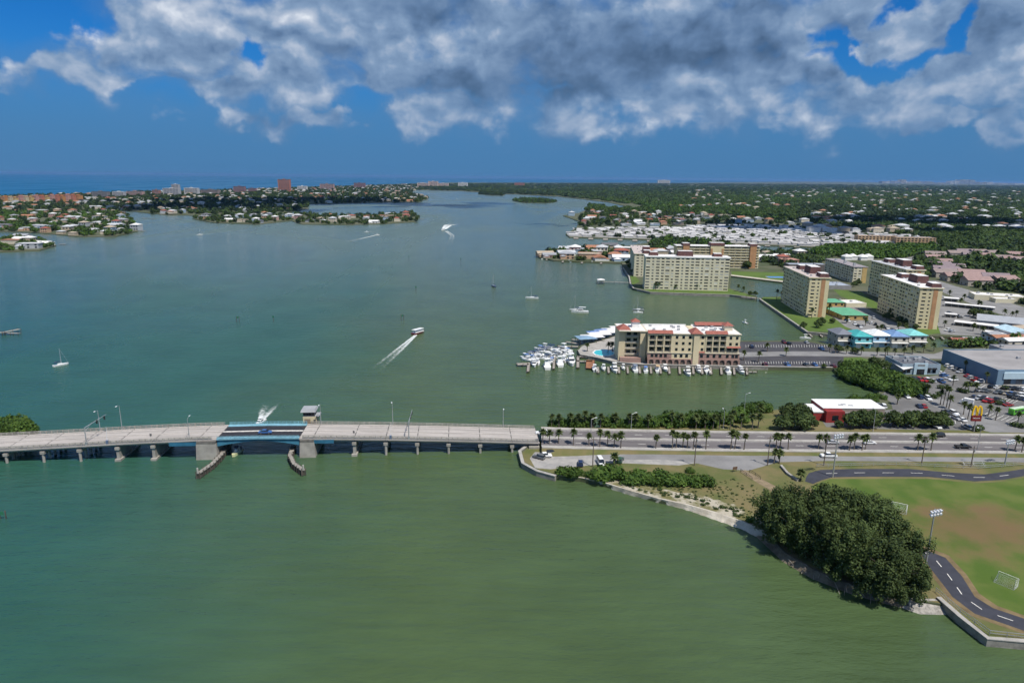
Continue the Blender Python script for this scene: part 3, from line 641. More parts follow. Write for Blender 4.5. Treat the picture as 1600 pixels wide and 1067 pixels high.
# piers
def bent(s, wall):
    z = dz(s) - 1.5
    MB().box(s - .75, s + .75, -.1, BW + .1, z - 1.0, z - .003).build('pier_cap', BCON, br)
    if wall:
        MB().box(s - .5, s + .5, .3, BW - .3, -2, z - 1.0).build('pier_wall', BCON, br); MB().box(s - 1.0, s + 1.0, -.5, BW + .5, -2, .75).build('pier_footing', BCON, br)
    else:
        for y in (.5, 4.0, 7.5, 11.0, 14.0): MB().cyl((s, y, -2), (s, y, z - 1.0), .48, n=10).build('pile', BCON, br)
for s in PIER_S: bent(s, s > 30)
for s in PIER_R: bent(s, s < 125)
for s0, s1 in ((65.5, 72.4), (101.9, 107.0)):
    z = dz(s0) - 1.52
    MB().loft([[(s0 - .5, -.8, -3), (s1 + .5, -.8, -3), (s1 + .5, BW + .8, -3), (s0 - .5, BW + .8, -3)], [(s0, -.4, z), (s1, -.4, z), (s1, BW + .4, z), (s0, BW + .4, z)]]).build('bascule_pier', BCON, br)
    MB().box(s0 + .1, s1 - .1, -.42, BW + .42, z + .004, dz(s0) - .57).build('pier_band', BCOND, br)
MB().box(185.5, 189.4, -.6, BW + .6, .5, dz(188) - 1.6).build('abutment', BCON, br)
# bridge tender's house on the far side
hx, hy = 99.7, BW + .2
th = thing('tender_house', 'cream bridge tender house with a dark glazed lookout and grey roof', 'hut', BP(hx, hy, 0), B_RZ)
CREAM = mat('cream_render', (.50, .43, .28), .8, var=.08); DGLASS = mat('dark_glass', (.015, .02, .025), .12, var=.2, spec=.6); ROOFG = mat('grey_metal_roof', (.34, .35, .36), .6, var=.1)
z0 = dz(103) - .3
MB().box(.2, 5.2, 0, 5, -1.0, z0 + 3.0).build('wall', CREAM, th)
MB().box(.3, 4.6, .25, 4.8, z0 + 3.0, z0 + 3.4).build('lookout_sill', CONC, th)
for i in range(4): MB().box(.45 + i * 1.04, .45 + i * 1.04 + .9, .32, .38, z0 + 3.4, z0 + 5.0).build('window', DGLASS, th)
for i in range(4): MB().box(.28, .34, .5 + i * 1.05, .5 + i * 1.05 + .9, z0 + 3.4, z0 + 5.0).build('window', DGLASS, th)
MB().box(.4, 4.5, .4, 4.7, z0 + 3.4, z0 + 5.05).build('lookout', mat('shade_grey', (.16, .16, .17), .7), th)
MB().loft([[(-.5, -.7, z0 + 5.05), (5.2, -.7, z0 + 5.05), (5.2, 5.3, z0 + 5.05), (-.5, 5.3, z0 + 5.05)], [(-.2, -.3, z0 + 5.9), (4.8, -.3, z0 + 5.9), (4.8, 4.9, z0 + 5.9), (-.2, 4.9, z0 + 5.9)]]).build('roof', ROOFG, th)
MB().box(4.7, 6.4, .4, 4.4, z0 + 3.005, z0 + 3.35).build('balcony', ROOFG, th)
MB().box(.8, 3.0, -.06, -.002, z0 + .2, z0 + 2.2).build('garage_door', mat('brown_door', (.22, .17, .12), .7), th)
MB().box(4.2, 5.0, -.06, -.002, z0 + .9, z0 + 1.9).build('window', DGLASS, th)
# fenders in the channel
def fender(px, label):
    pts = [G(x, y, 2.2) for x, y in px]; b0 = pts[0]
    P = []
    for i in range(len(pts) - 1):
        for k in range(4): P.append(pts[i].lerp(pts[i + 1], k / 4) - Vector((b0.x, b0.y, 0)))
    P.append(pts[-1] - Vector((b0.x, b0.y, 0)))
    t = thing('fender_wall', label, 'fender', (b0.x, b0.y, 0))
    for zz in (.3, .85, 1.4): MB().sweep([(p.x, p.y, zz) for p in P], [(-.5, 0), (-.5, .38), (.5, .38), (.5, 0)]).build('wale', TIMBER, t)
    MB().sweep([(p.x, p.y, 1.95) for p in P], [(-.75, 0), (-.75, .22), (.75, .22), (.75, 0)]).build('walkway', TIMBERL, t)
    for i, p in enumerate(P):
        d = (P[min(i + 1, len(P) - 1)] - P[max(i - 1, 0)]).normalized(); n_ = Vector((-d.y, d.x, 0))
        for sg in (-1, 1):
            q = p + n_ * sg * .72; MB().cyl((q.x, q.y, -2), (q.x, q.y, 2.6), .17, n=7).build('pile', TIMBER, t)
    MB().cyl((P[-1].x, P[-1].y, 2.1), (P[-1].x, P[-1].y, 4.0), .35, .3, n=8).build('end_post', CONC, t)
fender([(356, 693), (346, 709), (331, 724), (309, 739)], 'curved timber fender wall at the left side of the channel')
fender([(459, 695), (453, 711), (459, 723), (474, 734)], 'curved timber fender wall at the right side of the channel')
# lamps, signal arm, gates on the bridge
LAMPW = mat('lamp_white', (.75, .76, .78), .4, var=.03)
def street_lamp(p, h, ang, label, group='street lamps on the bridge', arm=1.8):
    t = thing('street_lamp', label, 'lamp', p, ang, group)
    MB().cyl((0, 0, 0), (0, 0, h), .14, .08, n=7).build('pole', STEEL, t); MB().cyl((0, 0, h - .1), (arm, 0, h + .35), .06, .05, n=6).build('arm', STEEL, t)
    MB().loft([[(arm - .1, -.16, h + .28), (arm - .1, .16, h + .28), (arm - .1, .16, h + .42), (arm - .1, -.16, h + .42)], [(arm + .8, -.2, h + .28), (arm + .8, .2, h + .28), (arm + .8, .2, h + .38), (arm + .8, -.2, h + .38)]]).build('lamp_head', LAMPW, t)
    MB().box(-.25, .25, -.25, .25, -.02, .25).build('base', CONC, t); return t
def bl(px, side): # bridge abscissa seen at photo column px
    y = BW - .35 if side else .35; best = min(np.linspace(-40, 189, 900), key=lambda s: abs(PXL(BP(s, y, dz(s)))[0] - px)); return float(best), y
for px, sd_, lab in ((296, 0, 'street lamp at the near rail left of the blue span'), (157, 1, 'street lamp at the far rail beside the signal arm'), (191, 1, 'tallest street lamp at the far rail left of the blue span'),
                     (502, 1, 'street lamp at the far rail right of the tender house'), (786, 1, 'street lamp at the far rail near the right bridge end'), (614, 1, 'thin tall mast lamp at the far rail right of centre')):
    s, y = bl(px, sd_); street_lamp(BP(s, y, dz(s)), 9.5 if px in (191, 614) else 8.0, B_RZ + (math.pi / 2 if not sd_ else -math.pi / 2), lab)
def signal_arm(px, label, up):
    s, y = bl(px, 0); z = dz(s); t = thing('signal_gantry', label, 'traffic signal', BP(s, .4, z), B_RZ)
    MB().cyl((0, 0, 0), (0, 0, 6.6), .2, .15, n=8).build('post', STEEL, t); MB().cyl((0, 0, 6.4), (up, 11.5, 7.3), .15, .08, n=7).build('arm', STEEL, t)
    MB().cyl((0, 0, 5.0), (up * .3, 3.3, 6.6), .05, n=6).build('brace', STEEL, t)
    for k in (.55, .9):
        x, yy = up * k, 11.5 * k; h = MB().box(x - .2, x + .2, yy - .25, yy + .25, 5.7, 7.0).build('signal_head', mat('signal_black', (.03, .03, .03), .5), t)
    MB().box(-.35, .35, -.35, .35, 0, 1.1).build('control_box', STEEL, t)
signal_arm(136, 'signal arm reaching over the road left of the blue span', 2.0)
signal_arm(639, 'signal arm reaching over the road right of the tender house', .6)
def gate(px, sd_, label):
    s, y = bl(px, sd_); z = dz(s); t = thing('barrier_gate', label, 'barrier', BP(s, y, z), B_RZ)
    MB().box(-.4, .4, -.35, .35, 0, 1.3).build('housing', mat('gate_blue_grey', (.12, .16, .24), .6), t); MB().cyl((0, 0, 1.1), (.3, 0, 6.5), .07, .04, n=6).build('boom', LAMPW, t)
gate(168, 0, 'raised barrier gate at the near rail left of the blue span'); gate(611, 0, 'raised barrier gate at the near rail right of the tender house')
def sign_pole(px, label):
    s, y = bl(px, 0); z = dz(s); t = thing('road_sign', label, 'sign', BP(s, y + .1, z), B_RZ)
    MB().cyl((0, 0, 0), (0, 0, 2.6), .05, n=6).build('post', STEEL, t); MB().box(-.35, .35, -.04, .04, 2.0, 2.9).build('panel', mat('sign_back_grey', (.14, .13, .13), .6), t)
sign_pole(236, 'small road sign at the near rail left of the blue span'); sign_pole(553, 'small road sign at the near rail right of the tender house')
# ================================================================ vegetation models
LEAF = {}
def leafmat(name, a, b, scale=.5, tl=.22):
    return mat(name, a, .75, scale=scale, col2=b, spec=.25, rnd=.16, coord='Object', detail=3, tl=tl)
PALM_L = leafmat('palm_fronds', (.045, .068, .018), (.105, .135, .040), .9)
PALM_T = mat('palm_trunk', (.15, .125, .10), .95, scale=2, var=.25)
OAK_L = leafmat('oak_leaves', (.035, .062, .016), (.085, .120, .034), .45)
OLIVE_L = leafmat('olive_leaves', (.036, .060, .016), (.088, .122, .036), .5, .2)
MANG_L = leafmat('mangrove_leaves', (.042, .088, .014), (.105, .170, .030), .4)
BARK = mat('bark', (.10, .08, .06), .95, scale=2, var=.3)
def quads_mesh(name, P, U, V, mats, mi=None):
    n = len(P); v = np.empty((n, 4, 3)); v[:, 0] = P - U - V; v[:, 1] = P + U - V * .6; v[:, 2] = P + U * .5 + V; v[:, 3] = P - U * .7 + V * .8
    me = bpy.data.meshes.new(name); me.vertices.add(n * 4); me.vertices.foreach_set('co', v.reshape(-1).astype(np.float32))
    me.loops.add(n * 4); me.loops.foreach_set('vertex_index', np.arange(n * 4, dtype=np.int32))
    me.polygons.add(n); me.polygons.foreach_set('loop_start', np.arange(0, n * 4, 4, dtype=np.int32))
    me.update(calc_edges=True)
    for m in mats: me.materials.append(m)
    return me
def unit(n): d = NR.normal(size=(n, 3)); return d / np.linalg.norm(d, axis=1)[:, None]
def crown_mesh(name, lobes, n, size, m, fill=.25, droop=0.):
    # lobes: (x,y,z,rx,ry,rz); leaf sprays spread over and through each lobe
    vol = np.array([l[3] * l[4] + l[4] * l[5] + l[3] * l[5] for l in lobes]); cnt = np.maximum(6, (n * vol / vol.sum()).astype(int)); P = []; O = []
    for l, c in zip(lobes, cnt):
        d = unit(c); r = np.where(NR.rand(c) < fill, NR.rand(c) ** .5, 1 + NR.normal(size=c) * .09)[:, None]
        lump = 1 + .16 * np.sin(d[:, :1] * 7 + l[0]) * np.cos(d[:, 1:2] * 6 + l[1])
        P.append(np.array(l[:3]) + d * np.array(l[3:6]) * r * lump); O.append(d)
    P = np.concatenate(P); O = np.concatenate(O); k = len(P)
    nrm = O + unit(k) * .75; nrm[:, 2] += .35; nrm /= np.linalg.norm(nrm, axis=1)[:, None]
    a = np.cross(nrm, unit(k)); a /= np.linalg.norm(a, axis=1)[:, None]; b = np.cross(nrm, a)
    s = size * (.6 + .8 * NR.rand(k))[:, None]
    return quads_mesh(name, P, a * s, b * s * .75, [m])
def trunk_mesh(name, h, r, limbs, m, lean=0.):
    mb = MB(); mb.cyl((0, 0, -.3), (lean * .5, 0, h * .55), r, r * .75, n=7, cap=False); mb.cyl((lean * .5, 0, h * .55), (lean, 0, h), r * .75, r * .35, n=7)
    for i in range(limbs):
        a = 2 * math.pi * (i + random.random() * .6) / max(1, limbs); z = h * (.45 + .25 * random.random()); q = h * .42
        mb.cyl((lean * z / h, 0, z), (lean * z / h + math.cos(a) * q, math.sin(a) * q, z + q * .75), r * .42, r * .12, n=5)
    return mb.mesh(name, m)
def palm_crown(name, seed, R=2.1, nf=30):
    rs = np.random.RandomState(seed); mb = MB()
    for i in range(nf):
        a = 2.399 * i + rs.rand() * .5; el = rad(-38 + 120 * (i / nf) ** .8 + rs.normal() * 7); l = R * (.8 + .35 * rs.rand()); w = .30 + .2 * rs.rand()
        d = Vector((math.cos(a), math.sin(a), 0)); sdv = Vector((-math.sin(a), math.cos(a), 0)); pts = []
        for k in range(5):
            q = k / 4; r_ = l * q * math.cos(el); z = l * q * math.sin(el) - .6 * l * q * q * .5
            pts.append(d * r_ + Vector((0, 0, z)))
        ww = (.12, .75, 1.0, .7, .1); vs_ = []
        for p, k in zip(pts, ww): vs_ += [p - sdv * w * k - Vector((0, 0, .22 * k * w)), p, p + sdv * w * k - Vector((0, 0, .22 * k * w))]
        fs = []
        for k in range(4): fs += [(3 * k, 3 * k + 1, 3 * k + 4, 3 * k + 3), (3 * k + 1, 3 * k + 2, 3 * k + 5, 3 * k + 4)]
        mb.add(vs_, fs)
    return mb.mesh(name, PALM_L)
PALMS = [palm_crown('palm_crown', 3 + i, 1.5 + .15 * i, 34) for i in range(3)]
PTR = []
for i in range(3):
    mb = MB(); le = (-.25, .1, .35)[i]
    for a, b, r0_, r1_ in ((0, .3, .26, .19), (.3, .7, .19, .17), (.7, 1.0, .17, .21)): mb.cyl((le * a, 0, a - (.02 if a == 0 else 0)), (le * b, 0, b), r0_, r1_, n=7, cap=(b == 1.0))
    PTR.append(mb.mesh('palm_trunk', PALM_T))
def palm(p, h, label, group, k=None, s=1.0):
    k = random.randrange(3) if k is None else k
    t = thing('palm_tree', label, 'palm', p, random.random() * 6.28, group)
    o = link('trunk', PTR[k], t); o.scale = (1, 1, h)
    o = link('crown', PALMS[k], t, ((-.25, .1, .35)[k], 0, h), None, s); return t
def tree_proto(kind, i):
    if kind == 'oak':
        lobes = [(0, 0, 4.6, 2.6, 2.6, 1.9)] + [(math.cos(a) * 2.3, math.sin(a) * 2.3, 3.6 + .9 * math.sin(3 * a + i), 1.7, 1.7, 1.35) for a in np.arange(6) * 1.05 + i] + [(.6 * i - .6, .5, 6.0, 1.5, 1.5, 1.1)]
        return crown_mesh('crown', lobes, 900, .42, OAK_L), trunk_mesh('trunk', 4.4, .28, 4, BARK)
    if kind == 'mangrove':
        lobes = [(0, 0, 1.5, 2.4, 2.0, 1.5)] + [(math.cos(a) * 1.9, math.sin(a) * 1.6, 1.2 + .5 * math.cos(2 * a + i), 1.4, 1.3, 1.1) for a in np.arange(5) * 1.26 + i]
        return crown_mesh('crown', lobes, 750, .30, MANG_L), trunk_mesh('trunk', 1.6, .16, 5, BARK)
    lobes = [(0, 0, .7, .9, .9, .65)] + [(math.cos(a) * .7, math.sin(a) * .6, .6, .6, .6, .5) for a in np.arange(3) * 2.1 + i]
    return crown_mesh('crown', lobes, 160, .2, OAK_L), trunk_mesh('trunk', .6, .07, 3, BARK)
TREES = {k: [tree_proto(k, i) for i in range(3)] for k in ('oak', 'mangrove', 'bush')}
def plant(kind, name, p, s, label, cat, group=None, sz=None):
    c, tr = random.choice(TREES[kind]); t = thing(name, label, cat, p, random.random() * 6.28, group)
    link('trunk', tr, t, None, None, (s, s, s * (sz or 1))); link('crown', c, t, None, None, (s, s, s * (sz or 1))); return t
# scattered masses that nobody could count: instanced on points
def scatter(name, pts, meshes, smin, smax, label, cat, zsc=(.8, 1.2), seed=1, S3=None, K3=None):
    rs = np.random.RandomState(seed); me = bpy.data.meshes.new(name); me.from_pydata([tuple(p) for p in pts], [], [])
    n = len(pts); S = me.attributes.new('s', 'FLOAT_VECTOR', 'POINT'); s = smin + (smax - smin) * rs.rand(n)
    v = np.stack([s, s, s * (zsc[0] + (zsc[1] - zsc[0]) * rs.rand(n))], 1) if S3 is None else np.array(S3); S.data.foreach_set('vector', v.reshape(-1).astype(np.float32))
    Rr = me.attributes.new('r', 'FLOAT_VECTOR', 'POINT'); rv = np.zeros((n, 3)); rv[:, 2] = rs.rand(n) * 6.28; Rr.data.foreach_set('vector', rv.reshape(-1).astype(np.float32))
    K = me.attributes.new('k', 'INT', 'POINT'); K.data.foreach_set('value', (rs.randint(0, len(meshes), n) if K3 is None else np.array(K3)).astype(np.int32))
    o = link(name, me); g = bpy.data.node_groups.new(name, 'GeometryNodeTree')
    g.interface.new_socket('Geometry', in_out='INPUT', socket_type='NodeSocketGeometry'); g.interface.new_socket('Geometry', in_out='OUTPUT', socket_type='NodeSocketGeometry')
    gi = g.nodes.new('NodeGroupInput'); go = g.nodes.new('NodeGroupOutput'); jn = g.nodes.new('GeometryNodeJoinGeometry')
    def attr(nm, ty):
        a = g.nodes.new('GeometryNodeInputNamedAttribute'); a.data_type = ty; a.inputs['Name'].default_value = nm
        return [q for q in a.outputs if q.enabled and q.name == 'Attribute'][0]
    for i, m in enumerate(meshes):
        so_ = bpy.data.objects.new(name + '_source', m); oi = g.nodes.new('GeometryNodeObjectInfo'); oi.inputs['Object'].default_value = so_
        ip = g.nodes.new('GeometryNodeInstanceOnPoints'); g.links.new(gi.outputs[0], ip.inputs['Points']); g.links.new(oi.outputs['Geometry'], ip.inputs['Instance'])
        cp = g.nodes.new('FunctionNodeCompare'); cp.data_type = 'INT'; cp.operation = 'EQUAL'
        ins = [q for q in cp.inputs if q.enabled and q.name in ('A', 'B')]
        g.links.new(attr('k', 'INT'), ins[0]); ins[1].default_value = i; g.links.new(cp.outputs[0], ip.inputs['Selection'])
        g.links.new(attr('s', 'FLOAT_VECTOR'), ip.inputs['Scale'])
        er = attr('r', 'FLOAT_VECTOR'); cv = g.nodes.new('FunctionNodeEulerToRotation'); g.links.new(er, cv.inputs[0]); g.links.new(cv.outputs[0], ip.inputs['Rotation'])
        g.links.new(ip.outputs[0], jn.inputs[0])
    g.links.new(jn.outputs[0], go.inputs[0]); md = o.modifiers.new('scatter', 'NODES'); md.node_group = g
    tag(o, label, cat, kind='stuff'); return o
def px_points(poly, n, z=1.5, seed=5, avoid=(), world=False):
    # spread evenly over the ground inside a polygon given in photo pixels
    W_ = [tuple(p[:2]) for p in (poly if world else PG(poly, z))]; rs = np.random.RandomState(seed)
    xs = [p[0] for p in W_]; ys = [p[1] for p in W_]; out = []; tries = 0
    while len(out) < n and tries < n * 60:
        tries += 1; p = (rs.uniform(min(xs), max(xs)), rs.uniform(min(ys), max(ys)))
        if inside(p, W_) and not any(inside(p, a) for a in avoid): out.append((p[0], p[1], z))
    return out
# far woodland canopies
def far_crown(name, i, m, n=70):
    lobes = [(0, 0, 2.4, 2.2, 2.2, 1.9), (1.5, .6, 2.0, 1.5, 1.5, 1.4), (-1.3, .8, 2.1, 1.5, 1.4, 1.5), (.2, -1.5, 1.9, 1.6, 1.4, 1.3)]
    return crown_mesh(name, lobes, n, .75, m, .1)
# ================================================================ condominiums, hotel, shops
YEL = mat('yellow_stucco', (.64, .555, .345), .85, var=.06, scale=.08)
CRM = mat('pale_cream_stucco', (.62, .575, .42), .85, var=.06, scale=.08)
TERRA = mat('terracotta_stripe', (.44, .24, .12), .85, var=.1)
WROOF = mat('white_roof_membrane', (.72, .70, .68), .8, var=.10, scale=.15)
PROOF = mat('pinkish_roof_gravel', (.50, .43, .40), .9, var=.12, scale=.2)
PENT = mat('maroon_mansard', (.115, .055, .050), .75, var=.2, scale=.6)
WHITE = mat('white_paint', (.76, .75, .72), .7, var=.06)
GLASS = DGLASS
BLIND = mat('white_blinds', (.52, .52, .50), .6, var=.15, rnd=.25)
GREYG = mat('grey_glazing', (.10, .11, .12), .25, var=.3, rnd=.4)
RAILG = mat('balcony_rail', (.40, .38, .33), .7, var=.1)
def ob(mb, p0, u, n, a0, a1, d0, d1, z0, z1, mi=0):
    p0 = Vector((p0[0], p0[1], 0)); u = Vector((u[0], u[1], 0)); n = Vector((n[0], n[1], 0))
    pts = [p0 + u * a + n * d for a, d in ((a0, d0), (a1, d0), (a1, d1), (a0, d1))]
    mb.add([(p.x, p.y, z0) for p in pts] + [(p.x, p.y, z1) for p in pts], [(3, 2, 1, 0), (4, 5, 6, 7), (0, 1, 5, 4), (1, 2, 6, 5), (2, 3, 7, 6), (3, 0, 4, 7)], mi)
PANES = {}
def pane(w, h, m):
    k = (round(w, 2), round(h, 2), m.name)
    if k not in PANES:
        mb = MB(); mb.box(-w / 2, w / 2, -.05, .02, 0, h); PANES[k] = mb.mesh('window', m)
    return PANES[k]
def facade(t, wall, p0, u, n, width, z0, fh, floors, cols, ww=.62, wh=1.45, sill=.85, depth=.3, skip=(), choice=(GLASS, GLASS, BLIND, GREYG), groups=None, glaze_all=False):
    """spandrel bands and piers stand proud; each pane sits back between them"""
    u = Vector((*u, 0)).normalized(); n = Vector((*n, 0)).normalized(); rz = math.atan2(n.y, n.x) + math.pi / 2
    pat = (1.25, .62, 1.1, .9, 1.3, .7)
    cells = groups or [((i + .5) * width / cols, width / cols * ww * (pat[i % 6] if cols > 10 else 1)) for i in range(cols)]
    for f in range(floors):
        zb = z0 + f * fh
        ob(wall, p0, u, n, 0, width, 0, depth, zb, zb + sill); ob(wall, p0, u, n, 0, width, 0, depth, zb + sill + wh, zb + fh - .004)
    prev = 0
    for c, w in list(cells) + [(width, 0)]:
        if c - w / 2 - prev > .05: ob(wall, p0, u, n, prev + (.004 if prev else 0), c - w / 2, 0, depth - .012, z0, z0 + floors * fh)
        prev = c + w / 2
    for f in range(floors):
        for j, (c, w) in enumerate(cells):
            m = random.choice(choice) if (j * 7 + f) % 5 else choice[(j // 2) % len(choice)]; p = Vector((p0[0], p0[1], 0)) + u * c + n * .06
            link('window', pane(w - .02, wh - .02, m), t, (p.x, p.y, z0 + f * fh + sill + .01), rz)
def hip(mb, x0, x1, y0, y1, z, h, ov_=.6, mi=0, ridge=None):
    x0 -= ov_; x1 += ov_; y0 -= ov_; y1 += ov_; w, d = x1 - x0, y1 - y0; k = min(w, d) / 2 if ridge is None else ridge
    if w >= d: a, b = (x0 + k, (y0 + y1) / 2), (x1 - k, (y0 + y1) / 2)
    else: a, b = ((x0 + x1) / 2, y0 + k), ((x0 + x1) / 2, y1 - k)
    vs_ = [(x0, y0, z), (x1, y0, z), (x1, y1, z), (x0, y1, z), (*a, z + h), (*b, z + h)]
    if w >= d: fs = [(0, 1, 5, 4), (1, 2, 5), (2, 3, 4, 5), (3, 0, 4)]
    else: fs = [(0, 1, 4), (1, 2, 5, 4), (2, 3, 5), (3, 0, 4, 5)]
    mb.add(vs_, fs + [(3, 2, 1, 0)], mi); return mb
def gable(mb, x0, x1, y0, y1, z, h, ov_=.5, mi=0):
    x0 -= ov_; x1 += ov_; y0 -= ov_; y1 += ov_
    if x1 - x0 >= y1 - y0:
        m = (y0 + y1) / 2; vs_ = [(x0, y0, z), (x1, y0, z), (x1, y1, z), (x0, y1, z), (x0, m, z + h), (x1, m, z + h)]; fs = [(0, 1, 5, 4), (2, 3, 4, 5), (1, 2, 5), (3, 0, 4)]
    else:
        m = (x0 + x1) / 2; vs_ = [(x0, y0, z), (x1, y0, z), (x1, y1, z), (x0, y1, z), (m, y0, z + h), (m, y1, z + h)]; fs = [(1, 2, 5, 4), (3, 0, 4, 5), (0, 1, 4), (2, 3, 5)]
    mb.add(vs_, fs + [(3, 2, 1, 0)], mi); return mb
def penthouse(t, x0, x1, y0, y1, z, h):
    p = MB().loft([[(x0 - .5, y0 - .5, z), (x1 + .5, y0 - .5, z), (x1 + .5, y1 + .5, z), (x0 - .5, y1 + .5, z)], [(x0, y0, z + h), (x1, y0, z + h), (x1, y1, z + h), (x0, y1, z + h)]]).build('penthouse', PENT, t)
    MB().box(x0 + .05, x1 - .05, y0 + .05, y1 - .05, z + h + .002, z + h + .25).build('penthouse_roof', WROOF, p)
def tower(name, label, N_, rz, W_, Ln, zt, floors, roofm, pents, longcols=15, wallm=YEL):
    """end face on local -y, long face on local -x; N_ is the near left corner"""
    t = thing(name, label, 'condominium', (N_[0], N_[1], 1.5), rz, 'yellow condominium blocks'); H_ = zt - 1.5; fh = (H_ - .8) / floors
    core = MB(); core.box(0, W_, 0, Ln, 0, H_ - .4)
    facade(t, core, (0, Ln), (0, -1), (-1, 0), Ln, 0, fh, floors, longcols, ww=.66, wh=fh * .46, sill=fh * .34)
    # end face: two window stacks, terracotta stair shaft, plain wall
    ob(core, (0, 0), (1, 0), (0, -1), W_ * .80 + .01, W_, 0, .3, 0, floors * fh)
    facade(t, core, (0, 0), (1, 0), (0, -1), W_ * .60, 0, fh, floors, 0, wh=fh * .42, sill=fh * .38, groups=[(W_ * .20, 2.5), (W_ * .46, 1.3)], choice=(GLASS, GREYG))
    core.build('wall', wallm, t)
    MB().box(W_ * .60 + .01, W_ * .80, -.45, .2, 0, H_ - 1.2).build('stair_shaft', TERRA, t)
    MB().box(-.9, W_ + .9, -.9, Ln + .9, H_ - .8, H_ - .1).build('cornice', wallm, t)
    MB().box(-.8, W_ + .8, -.8, Ln + .8, H_ - .096, H_).build('roof', roofm, t)
    for (x0, x1, y0, y1, h) in pents: penthouse(t, x0, x1, y0, y1, H_ + .01, h)
    for i in range(7): x, y = random.uniform(1, W_ - 2), random.uniform(6, Ln - 4); MB().box(x, x + 1.3, y, y + 1.1, H_ + .004, H_ + .9).build('roof_vent', ROOFG, t)
    return t
PH = [(7.5, 13.2, .5, 8.5, 2.6), (6.5, 13.5, 20, 33, 5.0), (6, 11.5, 44, 52, 3.0)]
tower('condominium_tower', 'pale yellow condominium tower with pinkish roof at the lawn seawall', (217.5, 497.2), rad(-5.4), 14.0, 63.5, 31.1, 11, PROOF, PH)
tower('condominium_tower', 'bright white-roofed condominium tower behind the five coloured houses', (276.5, 459.2), rad(-6.3), 14.4, 63.5, 30.2, 11, WROOF, PH)
tower('condominium_tower', 'condominium tower standing half hidden behind the white-roofed tower', (316, 546.5), rad(-3), 14.0, 61, 31.2, 11, mat('grey_roof_membrane', (.46, .46, .48), .85, var=.1), PH)
def midrise(label, N_, rz, W_, Ln, zt, floors):
    t = thing('condominium_block', label, 'condominium', (N_[0], N_[1], 1.5), rz, 'yellow condominium blocks'); H_ = zt - 1.5; fh = (H_ - .6) / floors
    core = MB(); core.box(0, W_, 0, Ln, 0, H_ - .4)
    facade(t, core, (0, Ln), (0, -1), (-1, 0), Ln, 0, fh, floors, 13, ww=.6, wh=fh * .5, sill=fh * .3)
    facade(t, core, (0, 0), (1, 0), (0, -1), W_ * .62, 0, fh, floors, 2, wh=fh * .45, sill=fh * .35)
    core.build('wall', CRM, t); MB().box(W_ * .64, W_ * .98, -.5, .2, 0, H_ - .8).build('end_bay', mat('ochre_stucco', (.48, .34, .14), .85), t)
    MB().box(-.7, W_ + .7, -.7, Ln + .7, H_ - .6, H_).build('roof', mat('mauve_grey_roof', (.30, .27, .28), .9, var=.15), t)
    for i in range(8): MB().box(2 + (i % 3) * 3.4, 4 + (i % 3) * 3.4, 6 + i * 7.5, 8 + i * 7.5, H_ + .003, H_ + 1.2).build('roof_vent', ROOFG, t)
midrise('six storey cream condominium block left of the two big towers', (336.5, 672.5), rad(-3), 13, 70.6, 17.5, 6)
# wide front block
def wide(label, N_, rz, W_, D_, zt, floors, cols):
    t = thing('condominium_block', label, 'condominium', (N_[0], N_[1], 1.5), rz, 'yellow condominium blocks'); H_ = zt - 1.5; fh = (H_ - 1.0) / floors
    core = MB(); core.box(0, W_, 0, D_, 0, H_ - .4)
    facade(t, core, (0, 0), (1, 0), (0, -1), W_, 0, fh, floors, cols, ww=.62, wh=fh * .44, sill=fh * .36, choice=(GLASS, GLASS, BLIND, GREYG, GREYG))
    core.build('wall', CRM, t)
    MB().box(-.7, W_ + .7, -.7, D_ + .7, H_ - 1.0, H_).build('parapet', WHITE, t); MB().box(-.6, W_ + .6, -.6, D_ + .6, H_ + .003, H_ + .05).build('roof', WROOF, t)
    for (a, b, y0, y1, h) in ((29, 42, 4, 11, 4.4), (4, 11, 5, 12, 3.0), (61, 68, 4, 11, 2.6)): penthouse(t, a, b, y0, y1, H_ + .06, h)
wide('wide cream condominium block facing the bay behind a lawn seawall', (120.6, 619.2), rad(-4.7), 74.6, 15, 31.9, 11, 17)
# left end block
t = tower('condominium_tower', 'condominium tower end-on at the far left of the group beside the pier', (125, 702.5), rad(-7), 17.0, 88, 25.3, 8, PROOF, [(9, 16, .5, 9, 3), (9.5, 16.5, 20, 30, 5)], longcols=18, wallm=CRM)
# rear block with balcony strips
t = thing('condominium_block', 'long yellow condominium block with balcony strips and terracotta shafts at the back', 'condominium', (186, 778.5, 1.5), rad(-.5), 'yellow condominium blocks'); Hh = 25.0; fh = (Hh - .8) / 8
core = MB(); core.box(0, 94, 2.0, 15, 0, Hh - .4); core.box(0, 94, 0, 2.0, 0, .4)
for f in range(8):
    MB().box(0, 94, 0, 1.98, (f + 1) * fh - .25, (f + 1) * fh).build('balcony_slab', YEL, t); MB().box(0, 94, -.05, .08, f * fh + .3, f * fh + 1.15).build('balcony_rail', CRM, t)
    for i in range(14):
        if i in (2, 7, 12): continue
        link('window', pane(4.6, fh * .62, random.choice((GLASS, GLASS, GREYG))), t, (3.4 + i * 6.7, 1.97, f * fh + .3), 0)
core.build('wall', YEL, t)
for x0, x1, k in ((7, 14, 0), (38, 53, 1), (83, 90, 0)):
    MB().box(x0, x1, -1.2, 3, 0, Hh + .3).build('shaft', TERRA if not k else YEL, t)
    if k:
        for x in (x0 + .2, x1 - 2.4): MB().box(x, x + 2.2, -1.5, -1.1, 0, Hh - 3).build('shaft_stripe', TERRA, t)
    penthouse(t, x0 - .3, x1 + .3, -1, 8, Hh + .32, 3.2 if k else 2.4)
MB().box(-.8, 94.8, -.8, 15.8, Hh - .5, Hh).build('roof', WROOF, t)

